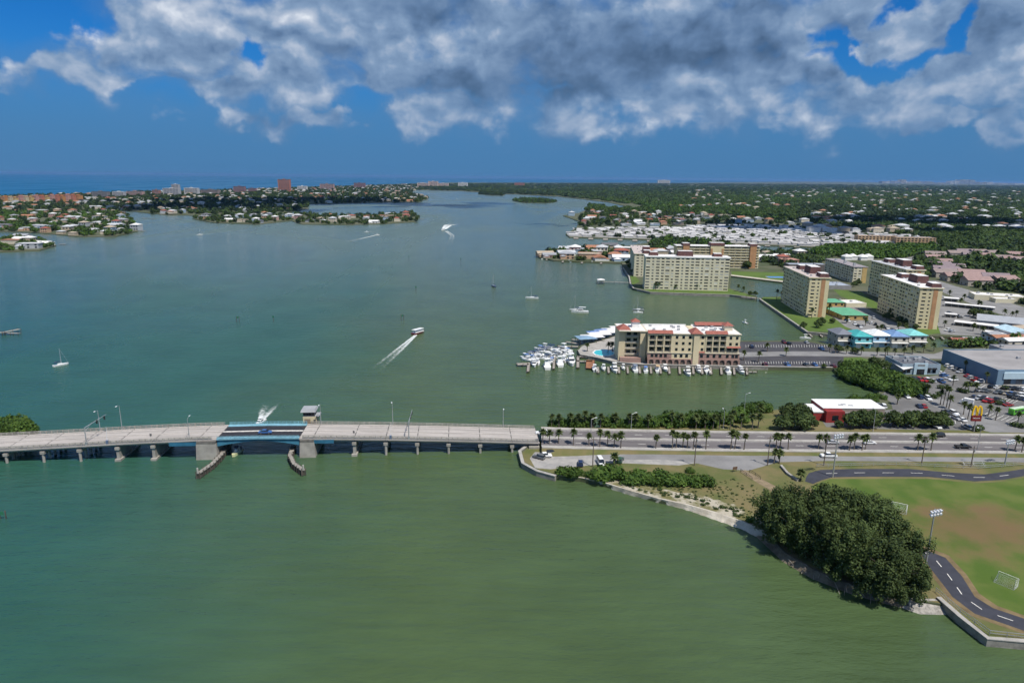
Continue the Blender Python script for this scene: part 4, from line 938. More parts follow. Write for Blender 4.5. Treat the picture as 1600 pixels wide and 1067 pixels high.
# ---------------------------------------------------------------- the yellow hotel
HY = mat('hotel_yellow', (.64, .545, .36), .85, var=.06, scale=.15); HP = mat('hotel_rose_base', (.33, .215, .18), .85, var=.1); RT = mat('red_roof_tile', (.30, .105, .078), .75, var=.22, scale=1.5)
HC = mat('hotel_cornice', (.60, .53, .40), .8, var=.05)
ht = thing('hotel', 'five storey yellow waterfront hotel with white roof and red tiled corner roofs', 'hotel', (74, 359.5, 1.5), rad(-.6)); fh = 3.35
def arcade(x0, x1, n, y):
    mb = MB(); w = (x1 - x0) / n
    for i in range(n + 1): mb.box(x0 + i * w - .45, x0 + i * w + .45, y, y + .6, 0, 3.0)
    for i in range(n):
        k = 7; cx = x0 + (i + .5) * w; r = w / 2 - .45; pts = [(cx - r * math.cos(math.pi * j / k), 1.7 + min(1.25, r) * math.sin(math.pi * j / k)) for j in range(k + 1)]
        for j in range(k):
            (xa, za), (xb, zb) = pts[j], pts[j + 1]; mb.add([(xa, y + .02, za), (xb, y + .02, zb), (xb, y + .02, 3.0), (xa, y + .02, 3.0), (xa, y + .55, za), (xb, y + .55, zb)], [(0, 1, 2, 3), (0, 4, 5, 1)])
    mb.box(x0 - .5, x1 + .5, y - .05, y + .7, 3.0, 3.35); return mb.build('arcade', HP, ht)
def bay(x0, x1, y, cols, floors, z0, balc, name='balcony'):
    wall = MB(); w = (x1 - x0) / cols
    for f in range(floors):
        for c in range(cols):
            cx = x0 + (c + .5) * w; zb = z0 + f * fh
            link('window', pane(2.3 if balc else 1.35, 2.2 if balc else 1.5, GLASS), ht, (cx, y + (1.3 if balc else -.02), zb + (.15 if balc else .95)), 0)
            if balc:
                b_ = MB(); b_.box(cx - w / 2 + .25, cx + w / 2 - .25, y - .15, y + 1.28, zb - .18, zb); b_.build(name, HC, ht)
                r_ = MB(); r_.box(cx - w / 2 + .28, cx + w / 2 - .28, y - .12, y - .04, zb + .85, zb + .95)
                for q in range(9): xx = cx - w / 2 + .35 + q * (w - .7) / 8; r_.box(xx - .04, xx + .04, y - .11, y - .05, zb, zb + .85)
                o = r_.build('railing', RAILG, ht); o['kind'] = 'stuff'
wl = MB()
wl.box(0, 24.2, 1.5, 20, 3.35, 17.0); wl.box(27.3, 49.3, 1.5, 20, 3.35, 17.0); wl.box(24.2, 27.3, -.8, 20, 0, 17.6)   # bodies behind the balconies
for x0, x1, cols in ((0, 12.5, 3), (31.0, 42, 3)):                                   # piers between balcony stacks
    w = (x1 - x0) / cols
    for c in range(cols + 1): wl.box(x0 + c * w - .3, x0 + c * w + .3, .0, 1.5, 6.7, 17.0)
    wl.box(x0 - .3, x1 + .3, -.1, 1.49, 16.2, 17.0)
wl.box(12.8, 24.19, .0, 1.5, 3.36, 17.0); wl.box(42.3, 49.3, .0, 1.5, 9.9, 17.0); wl.box(27.31, 30.7, .3, 1.5, 6.7, 17.0)
wl.build('wall', HY, ht)
for x0, x1 in ((-.3, 24.19), (27.31, 49.6)):
    MB().box(x0, x1, -.02, 1.52, 3.36, 6.5).build('rose_storey', HP, ht) if x0 > 0 else MB().box(x0, 12.79, -.02, 1.48, 3.36, 6.5).build('rose_storey', HP, ht)
    MB().box(x0 - .1, x1 + .02, -.35, 1.45, 6.5, 6.9).build('string_course', HC, ht)
bay(0, 12.5, 0, 3, 3, 6.95, True); bay(31.0, 42, 0, 3, 3, 6.95, True); bay(42.3, 49.3, 0, 2, 1, 6.95, True)
bay(13.4, 24, 0, 3, 3, 6.95, False); bay(42.5, 49.2, 0, 2, 2, 10.2, False); bay(27.6, 30.6, .3, 1, 3, 6.95, False)
for x in (2.2, 4.5, 7, 9.5, 15, 18, 21, 29, 32.5, 35.8, 39, 43, 46, 48): link('window', pane(1.5, 1.6, GLASS), ht, (x, -.05 if not 12.8 < x < 24.2 else -.05, 4.2), 0)
arcade(.2, 24, 7, -.6); arcade(27.6, 49.4, 6, -.6)
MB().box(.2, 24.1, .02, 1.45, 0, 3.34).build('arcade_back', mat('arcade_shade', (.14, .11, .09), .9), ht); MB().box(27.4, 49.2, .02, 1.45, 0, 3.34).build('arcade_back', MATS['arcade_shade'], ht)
for x0, x1 in ((-.3, 24.3), (27.2, 49.8)):
    MB().box(x0, x1, -.45, 20.5, 17.0, 17.4).build('cornice', HC, ht); MB().box(x0 + .5, x1 - .5, .4, 20, 17.405, 17.5).build('roof', WROOF, ht)
    MB().box(x0, x1, 20.1, 20.5, 17.4, 18.3).build('parapet', WHITE, ht)
def tile_slope(x0, x1, y0, z, name='tiled_parapet'):
    MB().add([(x0, y0 - .9, z), (x1, y0 - .9, z), (x1, y0 + 1.4, z + 1.5), (x0, y0 + 1.4, z + 1.5), (x0, y0 + 1.6, z), (x1, y0 + 1.6, z)], [(0, 1, 2, 3), (3, 2, 5, 4), (0, 3, 4), (1, 5, 2), (1, 0, 4, 5)]).build(name, RT, ht)
tile_slope(-.6, 12.9, .1, 17.42); tile_slope(30.5, 42.4, .1, 17.42); tile_slope(29, 46, 18.6, 18.35)
tile_slope(42.2, 49.7, -.1, 9.92, 'tiled_awning'); tile_slope(27.2, 30.7, .3, 6.95, 'tiled_awning')
hip(MB(), 23.2, 28.3, -.6, 7, 17.62, 2.6, .8).build('tiled_hip_roof', RT, ht)
MB().box(42.8, 47.2, 8, 13, 17.51, 20.3).build('roof_tower', HC, ht); hip(MB(), 42.8, 47.2, 8, 13, 20.3, 1.8, .6).build('tiled_hip_roof', RT, ht)
MB().box(-7, -3, 14, 18, 17.4, 20.6).build('roof_tower', WHITE, ht); hip(MB(), -7, -3, 14, 18, 20.6, 1.9, .6).build('tiled_hip_roof', RT, ht)
# set-back left wing
wl = MB(); wl.box(-15, -.31, 9.2, 24, 0, 17.0); wl.box(-15, -11.5, 7.8, 9.2, 0, 17.0); wl.box(-3.6, -.31, 5.5, 9.2, 0, 17.0); wl.build('wing_wall', HY, ht)
for f in range(4):
    zb = 3.4 + f * fh; MB().box(-11.4, -3.7, 7.9, 9.19, zb - .2, zb).build('balcony', HC, ht); MB().box(-11.4, -3.7, 7.85, 7.93, zb + .25, zb + .95).build('balcony_rail', RAILG, ht)
    for x in (-9.4, -5.8): link('window', pane(2.2, 2.2, GLASS), ht, (x, 9.17, zb + .1), 0)
MB().box(-15.5, .0, 5.0, 24.5, 17.02, 17.38).build('cornice', HC, ht); MB().box(-15, -.8, 6, 24, 17.385, 17.48).build('roof', WROOF, ht)
hip(MB(), -15, -9.5, 7.5, 15, 17.5, 2.5, .9).build('tiled_hip_roof', RT, ht)
for i in range(14): x, y = random.uniform(1, 47), random.uniform(6, 18); MB().box(x, x + 1.4, y, y + 1.2, 17.52, 18.4).build('roof_unit', ROOFG, ht) if not 23 < x < 29 and not (41 < x < 48 and y > 6) else None
MB().box(-14.5, -3, 3.5, 6.5, 0, 2.6).build('terrace', HP, ht)
# pool and deck
pp = [(926, 551), (930, 547.5), (944, 546), (956, 548), (961, 553), (955, 556), (940, 556.5), (930, 554.5)]
pl = thing('swimming_pool', 'turquoise freeform swimming pool beside the yellow hotel', 'pool', G(943, 551, 1.5)); c_ = G(943, 551, 1.5)
MB().prism([(p - c_)[:2] for p in PG(pp)], 0, .10).build('pool_water', mat('pool_water', (.05, .48, .52), .08, var=.1, spec=.5), pl)
mb = MB(); mb.sweep([tuple(p - c_) for p in PG(pp + pp[:1])], [(-.5, 0), (-.5, .17), (.35, .17), (.35, 0)]).build('coping', WHITE, pl)
# ---------------------------------------------------------------- five coloured houses on the canal
def house(name, label, N_, rz, W_, D_, wall_h, roof_h, wm, rm, cat='house', group=None, storeys=2, wins=3, kind='hip', z=1.5, ov_=.6):
    t = thing(name, label, cat, (N_[0], N_[1], z), rz, group)
    MB().box(0, W_, 0, D_, 0, wall_h).build('wall', wm, t)
    r = (hip if kind == 'hip' else gable)(MB(), 0, W_, 0, D_, wall_h + .003, roof_h, ov_).build('roof', rm, t)
    for f in range(storeys):
        for i in range(wins): link('window', pane(min(1.6, W_ / wins * .55), 1.5, GLASS), t, ((i + .5) * W_ / wins, -.02, 1.0 + f * wall_h / storeys), 0)
        for i in range(2): link('window', pane(1.4, 1.4, GLASS), t, (-.02, (i + .5) * D_ / 2, 1.0 + f * wall_h / storeys), -math.pi / 2)
    return t
def cmat(n, c, **k): return mat(n, c, .75, var=k.get('var', .1), scale=.4)
ROOFS = [cmat('slate_roof', (.17, .18, .21)), cmat('teal_roof', (.06, .36, .36)), cmat('bright_white_roof', (.74, .74, .72)), cmat('blue_roof', (.16, .27, .46)), cmat('turquoise_roof', (.20, .52, .50))]
WALLS = [cmat('beige_siding', (.40, .38, .32)), cmat('turquoise_siding', (.18, .47, .50)), cmat('powder_blue_siding', (.30, .47, .60)), cmat('sand_siding', (.46, .44, .38)), cmat('ivory_siding', (.50, .47, .42))]
LB = ['beige canal house with dark grey hip roof, leftmost of five', 'turquoise canal house with teal roof', 'pale blue canal house with white roof', 'sand coloured canal house with blue roof', 'ivory canal house with turquoise roof, rightmost of five']
for i, (xa, xb, yb) in enumerate(((1309, 1333, 541), (1336, 1361, 544.5), (1364, 1391, 543), (1393, 1418, 544.5), (1420, 1447, 542.5))):
    a, b = G(xa, yb, 1.5), G(xb, yb, 1.5)
    t = house('canal_house', LB[i], (a.x, a.y + 1), 0, (b - a).length, 14, 7.2, 2.6, WALLS[i], ROOFS[i], group='coloured houses on the canal', wins=2, ov_=.8)
    MB().box(.8, 4, -.08, -.003, .1, 2.5).build('garage_door', WHITE, t); MB().box(-.2, (b - a).length + .2, -1.6, -.01, 3.2, 3.4).build('porch_roof', WHITE, t)
# ---------------------------------------------------------------- shops by the road
def flat(name, label, N_, rz, W_, D_, h, wm, rm, cat='building', parapet=.6, units=5, z=1.5):
    t = thing(name, label, cat, (N_[0], N_[1], z), rz)
    MB().box(0, W_, 0, D_, 0, h).build('wall', wm, t); MB().box(.35, W_ - .35, .35, D_ - .35, h + .002, h + .06).build('roof', rm, t)
    pm = MB()
    for (a, b, c, d) in ((0, W_, 0, .3), (0, W_, D_ - .3, D_), (0, .3, .3, D_ - .3), (W_ - .3, W_, .3, D_ - .3)): pm.box(a, b, c, d, h + .001, h + parapet)
    pm.build('parapet', wm, t)
    for i in range(units): x, y = random.uniform(1.5, W_ - 3), random.uniform(1.5, D_ - 3); MB().box(x, x + 1.7, y, y + 1.3, h + .063, h + 1.2).build('roof_unit', ROOFG, t)
    return t
BLW = mat('slate_blue_wall', (.15, .225, .30), .8, var=.08, scale=.2); PALEB = mat('pale_blue_fascia', (.42, .54, .60), .7, var=.06); DKROOF = mat('grey_flat_roof', (.30, .285, .28), .9, var=.12, scale=.1)
t = flat('store_building', 'large slate blue store with grey flat roof beside the car park', (241.8, 327.6), rad(2), 60, 42, 7.2, BLW, DKROOF, 'store', units=4)
MB().box(2.5, 60, -1.6, -.01, 3.4, 6.6).build('canopy_fascia', PALEB, t); MB().box(0, 60, -1.4, -.02, 0, .15).build('walk', CONC, t)
for i in range(9): link('shop_window', pane(3.4, 2.6, GREYG), t, (6 + i * 6, -.03, .3), 0)
MB().box(-.5, 3, -1.2, -.011, 0, 7.9).build('corner_pier', BLW, t)
t = flat('cafe_building', 'grey blue cafe with dark roof units and black awnings', (204.5, 345), rad(0), 20, 17, 5.0, mat('grey_blue_wall', (.26, .33, .38), .8), mat('dark_roof', (.11, .115, .13), .9, var=.2), 'cafe', units=9)
MB().box(6, 13, -.6, -.01, 0, 6.2).build('entrance_block', PALEB, t); MB().box(7.5, 11.5, -.7, -.61, .1, 3).build('entrance_glazing', GLASS, t)
for x in (1.2, 3.6, 14.2, 17): link('window', pane(1.8, 2.2, GLASS), t, (x, -.03, .8), 0); MB().add([(x - 1.1, -.02, 3.6), (x + 1.1, -.02, 3.6), (x + 1.1, -1.0, 2.9), (x - 1.1, -1.0, 2.9)], [(0, 1, 2, 3), (3, 2, 1, 0)]).build('awning', mat('black_awning', (.025, .025, .028), .8), t)
sg = bpy.data.curves.new('cafe_sign', 'FONT')
MB().box(7.6, 11.4, -.66, -.605, 4.6, 5.5).build('sign_band', mat('sign_grey', (.20, .20, .20), .6), t)
bpy.data.curves.remove(sg)
cp = thing('patio_canopy', 'large white patio canopy beside the cafe', 'canopy', G(1396, 580, 1.5)); c_ = G(1396, 580, 1.5)
cz = 3.6; q = [G(1388, 563, cz + 1.5) - c_, G(1403, 560, cz + 1.5) - c_, G(1428, 574.5, cz + 1.5) - c_, G(1411, 578, cz + 1.5) - c_]
MB().prism([v[:2] for v in q], cz, cz + .35, bottom=True).build('canopy', WHITE, cp)
for v in q: MB().cyl((v.x * .96 + .3, v.y * .96, 0), (v.x * .96 + .3, v.y * .96, cz), .12, n=6).build('post', TIMBER, cp)
# red restaurant
REDW = mat('red_wall', (.25, .028, .026), .7, var=.12, scale=.6)
rb = flat('restaurant', 'red walled fast food restaurant with white flat roof behind trees', (131.5, 273.5), rad(0), 26, 12, 4.3, mat('restaurant_greige', (.30, .25, .22), .8), WROOF, 'restaurant', parapet=.9, units=3)
MB().box(0, 7.6, -3.4, -.005, 0, 4.9).build('front_block', REDW, rb); MB().box(-.06, -.004, .3, 11.8, 0, 5.0).build('side_cladding', REDW, rb); MB().box(-.15, 26.15, -.15, 12.15, 5.205, 5.35).build('roof_coping', WHITE, rb)
MB().box(-4.4, -.01, -1, 9, 0, 3.6).build('drive_through_wing', REDW, rb); MB().box(-4.6, -.01, -1.2, 9.2, 3.61, 4.1).build('wing_fascia', WHITE, rb)
MB().box(8, 25, -.5, -.004, 3.1, 3.6).build('awning_band', mat('grey_awning', (.33, .30, .28), .7), rb)
for i in range(5): link('window', pane(2.4, 2.0, GLASS), rb, (10 + i * 3.3, -.03, .9), 0)
link('window', pane(2.6, 2.2, GLASS), rb, (3.8, -3.43, 1), 0)
# golden arches pylon
ar = thing('pylon_sign', 'tall pole sign with yellow double arches over a dark red panel', 'sign', G(1521.5, 674, 1.6))
MB().cyl((0, 0, 0), (0, 0, 4.6), .28, .25, n=8).build('pole', mat('sign_pole_grey', (.25, .24, .24), .6), ar)
MB().box(-2.0, 2.0, -.3, .3, 4.5, 6.9).build('panel', mat('dark_red_panel', (.16, .02, .018), .5), ar)
AY = mat('arch_yellow', (.85, .52, .02), .5, var=.04)
for sx in (-1, 1):
    pts = [(sx * (.95 - .85 * math.cos(math.pi * k / 12)), 0, 6.9 + 3.9 * math.sin(math.pi * k / 12) ** .8) for k in range(13)]; mb = MB()
    rings = []
    for k, p in enumerate(pts):
        a_, b_ = Vector(pts[max(k - 1, 0)]), Vector(pts[min(k + 1, 12)]); d = (b_ - a_).normalized(); n_ = Vector((d.z, 0, -d.x)); w = .24
        rings.append([Vector(p) + n_ * w + Vector((0, -.28, 0)), Vector(p) - n_ * w + Vector((0, -.28, 0)), Vector(p) - n_ * w + Vector((0, .28, 0)), Vector(p) + n_ * w + Vector((0, .28, 0))])
    mb.loft(rings).build('arch', AY, ar)
def lettering(txt, size, m, parent, loc, rx=math.pi / 2):
    cu = bpy.data.curves.new('lettering', 'FONT'); cu.body = txt; cu.size = size; cu.align_x = 'CENTER'; cu.extrude = .02; o = bpy.data.objects.new('lettering', cu); COL.objects.link(o)
    me = bpy.data.meshes.new_from_object(o); bpy.data.objects.remove(o); me.materials.clear(); me.materials.append(m)
    q_ = link('lettering', me, parent, loc); q_.rotation_euler = (rx, 0, 0); return q_
lettering("McDonald's", .62, WHITE, ar, (0, -.33, 5.6))
# ---------------------------------------------------------------- low buildings round the towers
def pxhouse(name, label, xa, xb, yb, depth, h, rh, wm, rm, kind='hip', cat='building', group=None, wins=3, storeys=1, ov_=.6):
    a, b = G(xa, yb, 1.5), G(xb, yb, 1.5); return house(name, label, (a.x, a.y), 0, (b - a).length, depth, h, rh, wm, rm, cat, group, storeys, wins, kind, ov_=ov_)
GRN = cmat('green_roof', (.12, .36, .22)); OCH = cmat('ochre_wall', (.45, .31, .12)); BLUGR = cmat('blue_grey_roof', (.34, .38, .44))
pxhouse('clubhouse', 'ochre clubhouse with green flat-topped roof beside the pinkish-roofed tower', 1292, 1319, 479, 18, 3.4, .9, OCH, GRN, cat='clubhouse')
pxhouse('clubhouse', 'long ochre clubhouse with green roof between the two towers', 1316, 1355, 500, 30, 3.6, .9, OCH, GRN, cat='clubhouse')
flat('pavilion', 'low pavilion with bright white roof behind the green clubhouses', tuple(G(1322, 480, 1.5)[:2]), .1, 17, 16, 3.0, CRM, WROOF, 'pavilion', .3, 2)
flat('garage_block', 'low grey flat-roofed block between the mid-rise and the lawn', tuple(G(1293, 452, 1.5)[:2]), 0, 22, 24, 3.4, mat('grey_block', (.25, .25, .26), .85), BLUGR, 'garage', .3, 3)
GST = mat('grey_metal_siding', (.30, .32, .34), .6, var=.08)
st = [((1466, 463.5), 11, 14, 'short white carport roof nearest the boulevard'), ((1466, 471), 34, 11, 'long white carport roof below the boulevard'), ((1466, 487.5), 8, 10, 'small white carport beside the tower'), ((1479, 499.5), 26, 14, 'wide white carport roof over dark bays'), ((1524, 514.5), 27, 10, 'white carport roof near the canal end')]
for (p, w, d, lab) in st:
    o = G(*p, 4.0); t = thing('carport', lab, 'carport', (o.x, o.y - 8, 1.5), rad(-38) if w > 12 else rad(-30), 'white carports')
    MB().box(0, w, 0, d * .6, 2.5, 2.85).build('roof', WROOF, t); MB().box(.2, w - .2, d * .6 - .3, d * .6 - .1, 0, 2.49).build('back_wall', GST, t)
    for i in range(max(3, int(w / 4))): MB().cyl((.4 + i * (w - .8) / (max(3, int(w / 4)) - 1), .3, 0), (.4 + i * (w - .8) / (max(3, int(w / 4)) - 1), .3, 2.5), .09, n=6).build('post', WHITE, t)
a = G(1526, 509, 1.5)
t = house('storage_building', 'long grey metal storage building with gabled roof', (a.x, a.y), rad(-33), 62, 20, 4.2, 3.0, GST, mat('grey_ribbed_roof', (.36, .375, .40), .6, var=.06), 'warehouse', None, 1, 9, 'gable')
flat('white_building', 'long white-roofed low building beyond the boulevard', tuple(G(1522, 468, 1.5)[:2]), rad(-18), 38, 17, 4.0, CRM, WROOF, 'building', .4, 6)
flat('white_building', 'small white-roofed building at the corner of the boulevard', tuple(G(1555, 473, 1.5)[:2]), rad(-5), 17, 9, 3.2, CRM, WROOF, 'building', .3, 2)
flat('grey_building', 'dark grey walled flat building behind the blue store', tuple(G(1566, 556, 1.5)[:2]), 0, 26, 12, 3.6, GST, DKROOF, 'building', .5, 3)
pxhouse('boat_shed', 'pale blue roofed boat shed at the right edge near the canal', 1582, 1616, 531, 18, 4.5, 2.0, WHITE, cmat('pale_blue_roof', (.45, .60, .68)), 'gable', 'shed')
# low-rise block behind tower
flat('office_block', 'dark long two storey block between lagoon and mid-rise', tuple(G(1232, 424, 1.5)[:2]), 0, 42, 14, 7.5, mat('dark_brown_wall', (.13, .115, .11), .85), BLUGR, 'building', .4, 4)
pxhouse('villa', 'salmon pink villa with flat roof terraces behind the lagoon', 1224, 1247, 416, 18, 7.5, 1.2, cmat('salmon_wall', (.48, .23, .17)), cmat('salmon_roof', (.45, .24, .18)), 'hip', 'house', wins=3, storeys=2)
o = G(1320, 407, 1.5); t = thing('event_tent', 'cluster of bright white tent roofs behind the mid-rise block', 'tent', (o.x, o.y, 1.5), 0)
for i in range(4): hip(MB(), i * 10, i * 10 + 9.4, (i % 2) * 5, (i % 2) * 5 + 12, 4.5, 3.2, .1).build('canopy', WHITE, t); MB().box(i * 10 + .5, i * 10 + 9, (i % 2) * 5 + .5, (i % 2) * 5 + 11.5, 0, 4.49).build('side_wall', WHITE, t)
o = G(1202, 434, 1.5); t = thing('swimming_pool', 'blue swimming pool on the lawn behind the lagoon', 'pool', (o.x, o.y, 1.5), 0); MB().box(0, 20, 0, 9, 0, .14).build('pool_water', mat('blue_pool', (.05, .26, .60), .1), t); MB().box(-1, 21, -1, 10, 0, .08).build('coping', CONC, t)
# ================================================================ plants in place
ONES = ['', 'first', 'second', 'third', 'fourth', 'fifth', 'sixth', 'seventh', 'eighth', 'ninth', 'tenth', 'eleventh', 'twelfth', 'thirteenth', 'fourteenth', 'fifteenth', 'sixteenth', 'seventeenth', 'eighteenth', 'nineteenth']
TENS = {2: ('twentieth', 'twenty'), 3: ('thirtieth', 'thirty'), 4: ('fortieth', 'forty'), 5: ('fiftieth', 'fifty'), 6: ('sixtieth', 'sixty'), 7: ('seventieth', 'seventy'), 8: ('eightieth', 'eighty'), 9: ('ninetieth', 'ninety')}
def ordw(n):
    if n < 20: return ONES[n]
    a, b = divmod(n, 10); return TENS[a][0] if b == 0 else TENS[a][1] + '-' + ONES[b]
def c4(L_): return [(790 + x / 3.9024, 620 + yb / 3.9024, 620 + yc / 3.9024) for x, yc, yb in L_]
def c8(L_): return [(1140 + x / 3.478, 560 + yb / 3.478, 560 + yc / 3.478) for x, yc, yb in L_]
near_row = c4([(225, 215, 310), (265, 222, 315), (322, 220, 310), (413, 220, 315), (507, 258, 310), (573, 218, 318), (622, 230, 310), (658, 255, 320), (702, 235, 320), (915, 265, 320), (1015, 225, 320), (1038, 235, 318), (1080, 240, 315), (1107, 245, 318), (1143, 232, 325),
               (1220, 228, 325), (1370, 225, 325), (1395, 235, 322), (1453, 240, 328)]) + c8([(252, 425, 490), (272, 430, 490), (317, 425, 500), (482, 430, 495), (521, 435, 500), (650, 455, 505), (675, 425, 500), (718, 435, 505), (736, 430, 498), (1020, 432, 505), (1055, 452, 506), (1093, 425, 505), (1546, 440, 510), (1586, 445, 515)])
for i, (x, yb, yc) in enumerate(sorted(near_row)):
    p = G(x, yb, 1.6); palm(p, max(5, z_at(p, yc) - 1.6 + .3), f'{ordw(i + 1)} cabbage palm from the bridge along the near side of the road', 'palms along the near side of the road', s=1.05 + .2 * random.random())
far_row = c4([(278, 122, 190), (325, 125, 190), (398, 120, 188), (445, 130, 188), (487, 100, 186), (530, 120, 188), (578, 120, 188), (663, 130, 188), (750, 115, 188), (790, 140, 188), (868, 120, 190), (1010, 108, 190), (1060, 135, 190), (1160, 135, 192), (1215, 118, 192), (1262, 135, 195), (1303, 132, 195), (1368, 132, 195), (1435, 118, 192), (1504, 130, 195), (1537, 125, 190), (1385, 100, 170), (1550, 62, 140)])
for i, (x, yb, yc) in enumerate(sorted(far_row)):
    p = G(x, yb, 1.6); palm(p, max(5, z_at(p, yc) - 1.6), f'{ordw(i + 1)} cabbage palm from the bridge along the far shore of the causeway', 'palms along the far shore of the causeway', s=1.15 + .25 * random.random())
other = [((665, 360, 410), 'short bushy palm standing among parked cars on the gravel lot')]
for (q, lab) in other:
    x, yb, yc = c4([q])[0]; p = G(x, yb, 1.55); palm(p, z_at(p, yc) - 1.5, lab, None, s=1.3)
for q, lab in (((240, 505, 570), 'left one of two palms beside the side street bend'), ((270, 515, 570), 'right one of two palms beside the side street bend'), ((385, 640, 662), 'small palm beside the short white retaining wall')):
    x, yb, yc = c8([q])[0]; p = G(x, yb, 1.55); palm(p, max(3, z_at(p, yc) - 1.5), lab, None, s=1.2)
# palms round the car parks, hotel and houses
def c7(x, y): return 1140 + x / 3.478, 400 + y / 3.478
lot = [(1065, 640, 595), (1080, 645, 600)]
lotp = [c8([q])[0] for q in [(1063, 150, 200), (1075, 152, 205), (1145, 180, 250), (1160, 160, 255), (1178, 165, 265), (1190, 215, 275), (1270, 245, 305), (1293, 260, 330), (1275, 145, 185), (1298, 140, 180), (1332, 155, 185), (1403, 265, 315), (1445, 275, 335), (1563, 300, 365), (1395, 85, 140), (1278, 20, 75), (1213, 100, 148), (910, 205, 250)]]
for i, (x, yb, yc) in enumerate(sorted(lotp)):
    p = G(x, yb, 1.55); palm(p, max(4, z_at(p, yc) - 1.5), f'{ordw(i + 1)} palm from the left among the shop car parks', 'palms among the shop car parks', s=1.1)
hotelp = [(1162, 563, 550), (1185, 566, 552), (1228, 556, 547), (1199, 549, 540), (1012, 566, 555), (1022, 566, 557), (1046, 568, 556), (1066, 568, 556), (950, 550, 538), (957, 549, 537), (966, 548, 530), (970, 546, 528), (918, 549, 543), (1296, 550, 540), (1305, 552, 541), (1322, 553, 544), (1345, 555, 545), (1370, 556, 547),
          (1382, 562, 545), (1386, 556, 544), (1398, 557, 547), (1412, 556, 546), (1425, 553, 543), (1443, 551, 541), (1459, 549, 539), (1490, 549, 539), (1499, 547, 538), (1540, 551, 541), (1370, 521, 512), (1376, 519, 511)]
for i, (x, yb, yc) in enumerate(sorted(hotelp)):
    p = G(x, yb, 1.55); palm(p, max(4, z_at(p, yc) - 1.5), f'{ordw(i + 1)} palm from the left around hotel, drive and canal houses', 'palms around hotel and drive', s=1.2)
condop = [(1213, 469, 455), (1220, 467, 457), (1255, 484, 472), (1268, 497, 484), (1290, 493, 482), (1295, 492, 478), (1024, 452.5, 443), (1030, 452.5, 442), (1055, 453, 446), (1090, 453.5, 445), (1118, 453.5, 445), (1125, 453, 446), (1153, 455, 447), (1161, 457, 450), (1446, 512, 503), (1455, 512, 504), (1462, 510, 500), (1475, 512, 503), (1403, 520, 507), (1415, 518, 508), (1390, 496, 485),
          (1482, 466, 456), (1500, 478, 468), (1506, 470, 462), (1528, 481, 472), (1532, 482, 473), (1520, 517, 508), (1535, 523, 513), (1570, 494, 486), (1580, 498, 489), (1587, 496, 487), (1322, 505, 497), (1352, 509, 499)]
for i, (x, yb, yc) in enumerate(sorted(condop)):
    p = G(x, yb, 1.55); palm(p, max(4, z_at(p, yc) - 1.5), f'{ordw(i + 1)} palm from the left around the condominium towers', 'palms around the condominium towers', s=1.35)
# big dark trees on the point
BIGT = []
for i in range(5):
    rs = np.random.RandomState(40 + i); lobes = []
    for k in range(13):                                 # several leaders, each carrying drooping sprays
        a = k * 2.4 + rs.rand() * .6; rr = (0 if k == 0 else 1.6 + 4.0 * rs.rand()); top = 15.2 - .14 * rr * rr - 1.2 * rs.rand(); lx, ly = math.cos(a) * rr, math.sin(a) * rr
        z = top
        while z > 1.6:
            q = (top - z) / top; spread = 1.0 + 1.8 * q ** .6; b_ = rs.rand() * 6.28; s_ = rs.uniform(.7, 1.6)
            lobes.append((lx + math.cos(b_) * spread * rs.rand() * 1.4, ly + math.sin(b_) * spread * rs.rand() * 1.4, z, s_, s_, s_ * rs.uniform(1.0, 1.7))); z -= rs.uniform(.7, 1.5)
    BIGT.append((crown_mesh('crown', lobes, 17000, .21, OLIVE_L, .35), trunk_mesh('trunk', 12, .5, 7, BARK, .5)))
pos = [(1212, 836, .92), (1244, 842, 1.05), (1238, 862, .92), (1283, 846, 1.12), (1286, 880, 1.03), (1325, 860, 1.10), (1330, 905, .98), (1365, 880, 1.06), (1372, 924, .93), (1398, 898, .95), (1404, 932, .80), (1316, 836, .95), (1356, 848, .92), (1420, 922, .64)]
tl_ = ['at the left tip of the clump by the beach', 'second from the left along the top edge', 'overhanging the water left of centre', 'with the highest left crown', 'over the water at mid clump', 'at the very middle of the clump', 'over the water right of centre', 'right of the middle', 'low over the rocky shore', 'at the right edge facing the field', 'at the bottom right end', 'at the back left facing the street', 'at the back right facing the goal', 'smallest, beside the floodlight mast']
for (x, y, s), l in zip(pos, tl_):
    c, tr = random.choice(BIGT); t = thing('evergreen_tree', 'tall dark evergreen tree ' + l, 'tree', G(x, y, 1.5), random.random() * 6.28, 'dark evergreen trees on the point')
    link('trunk', tr, t, None, None, s); link('crown', c, t, None, None, (s * 1.05, s * 1.05, s))
mb = MB()
for k in range(16):
    x = 1225 + k * 9 + random.uniform(-6, 6); y = 876 + k * 4.2 + random.uniform(-3, 5); p = G(x, y, .2); q = p + Vector((random.uniform(-3, 2), random.uniform(-3.5, -.5), random.uniform(.2, 2.2)))
    mb.cyl(p + Vector((1, 2, .8)), q, .14, .04, n=5)
o = mb.build('driftwood', mat('bleached_wood', (.33, .29, .25), .9)); tag(o, 'tangle of bare roots and branches at the foot of the big trees', 'driftwood', kind='stuff')
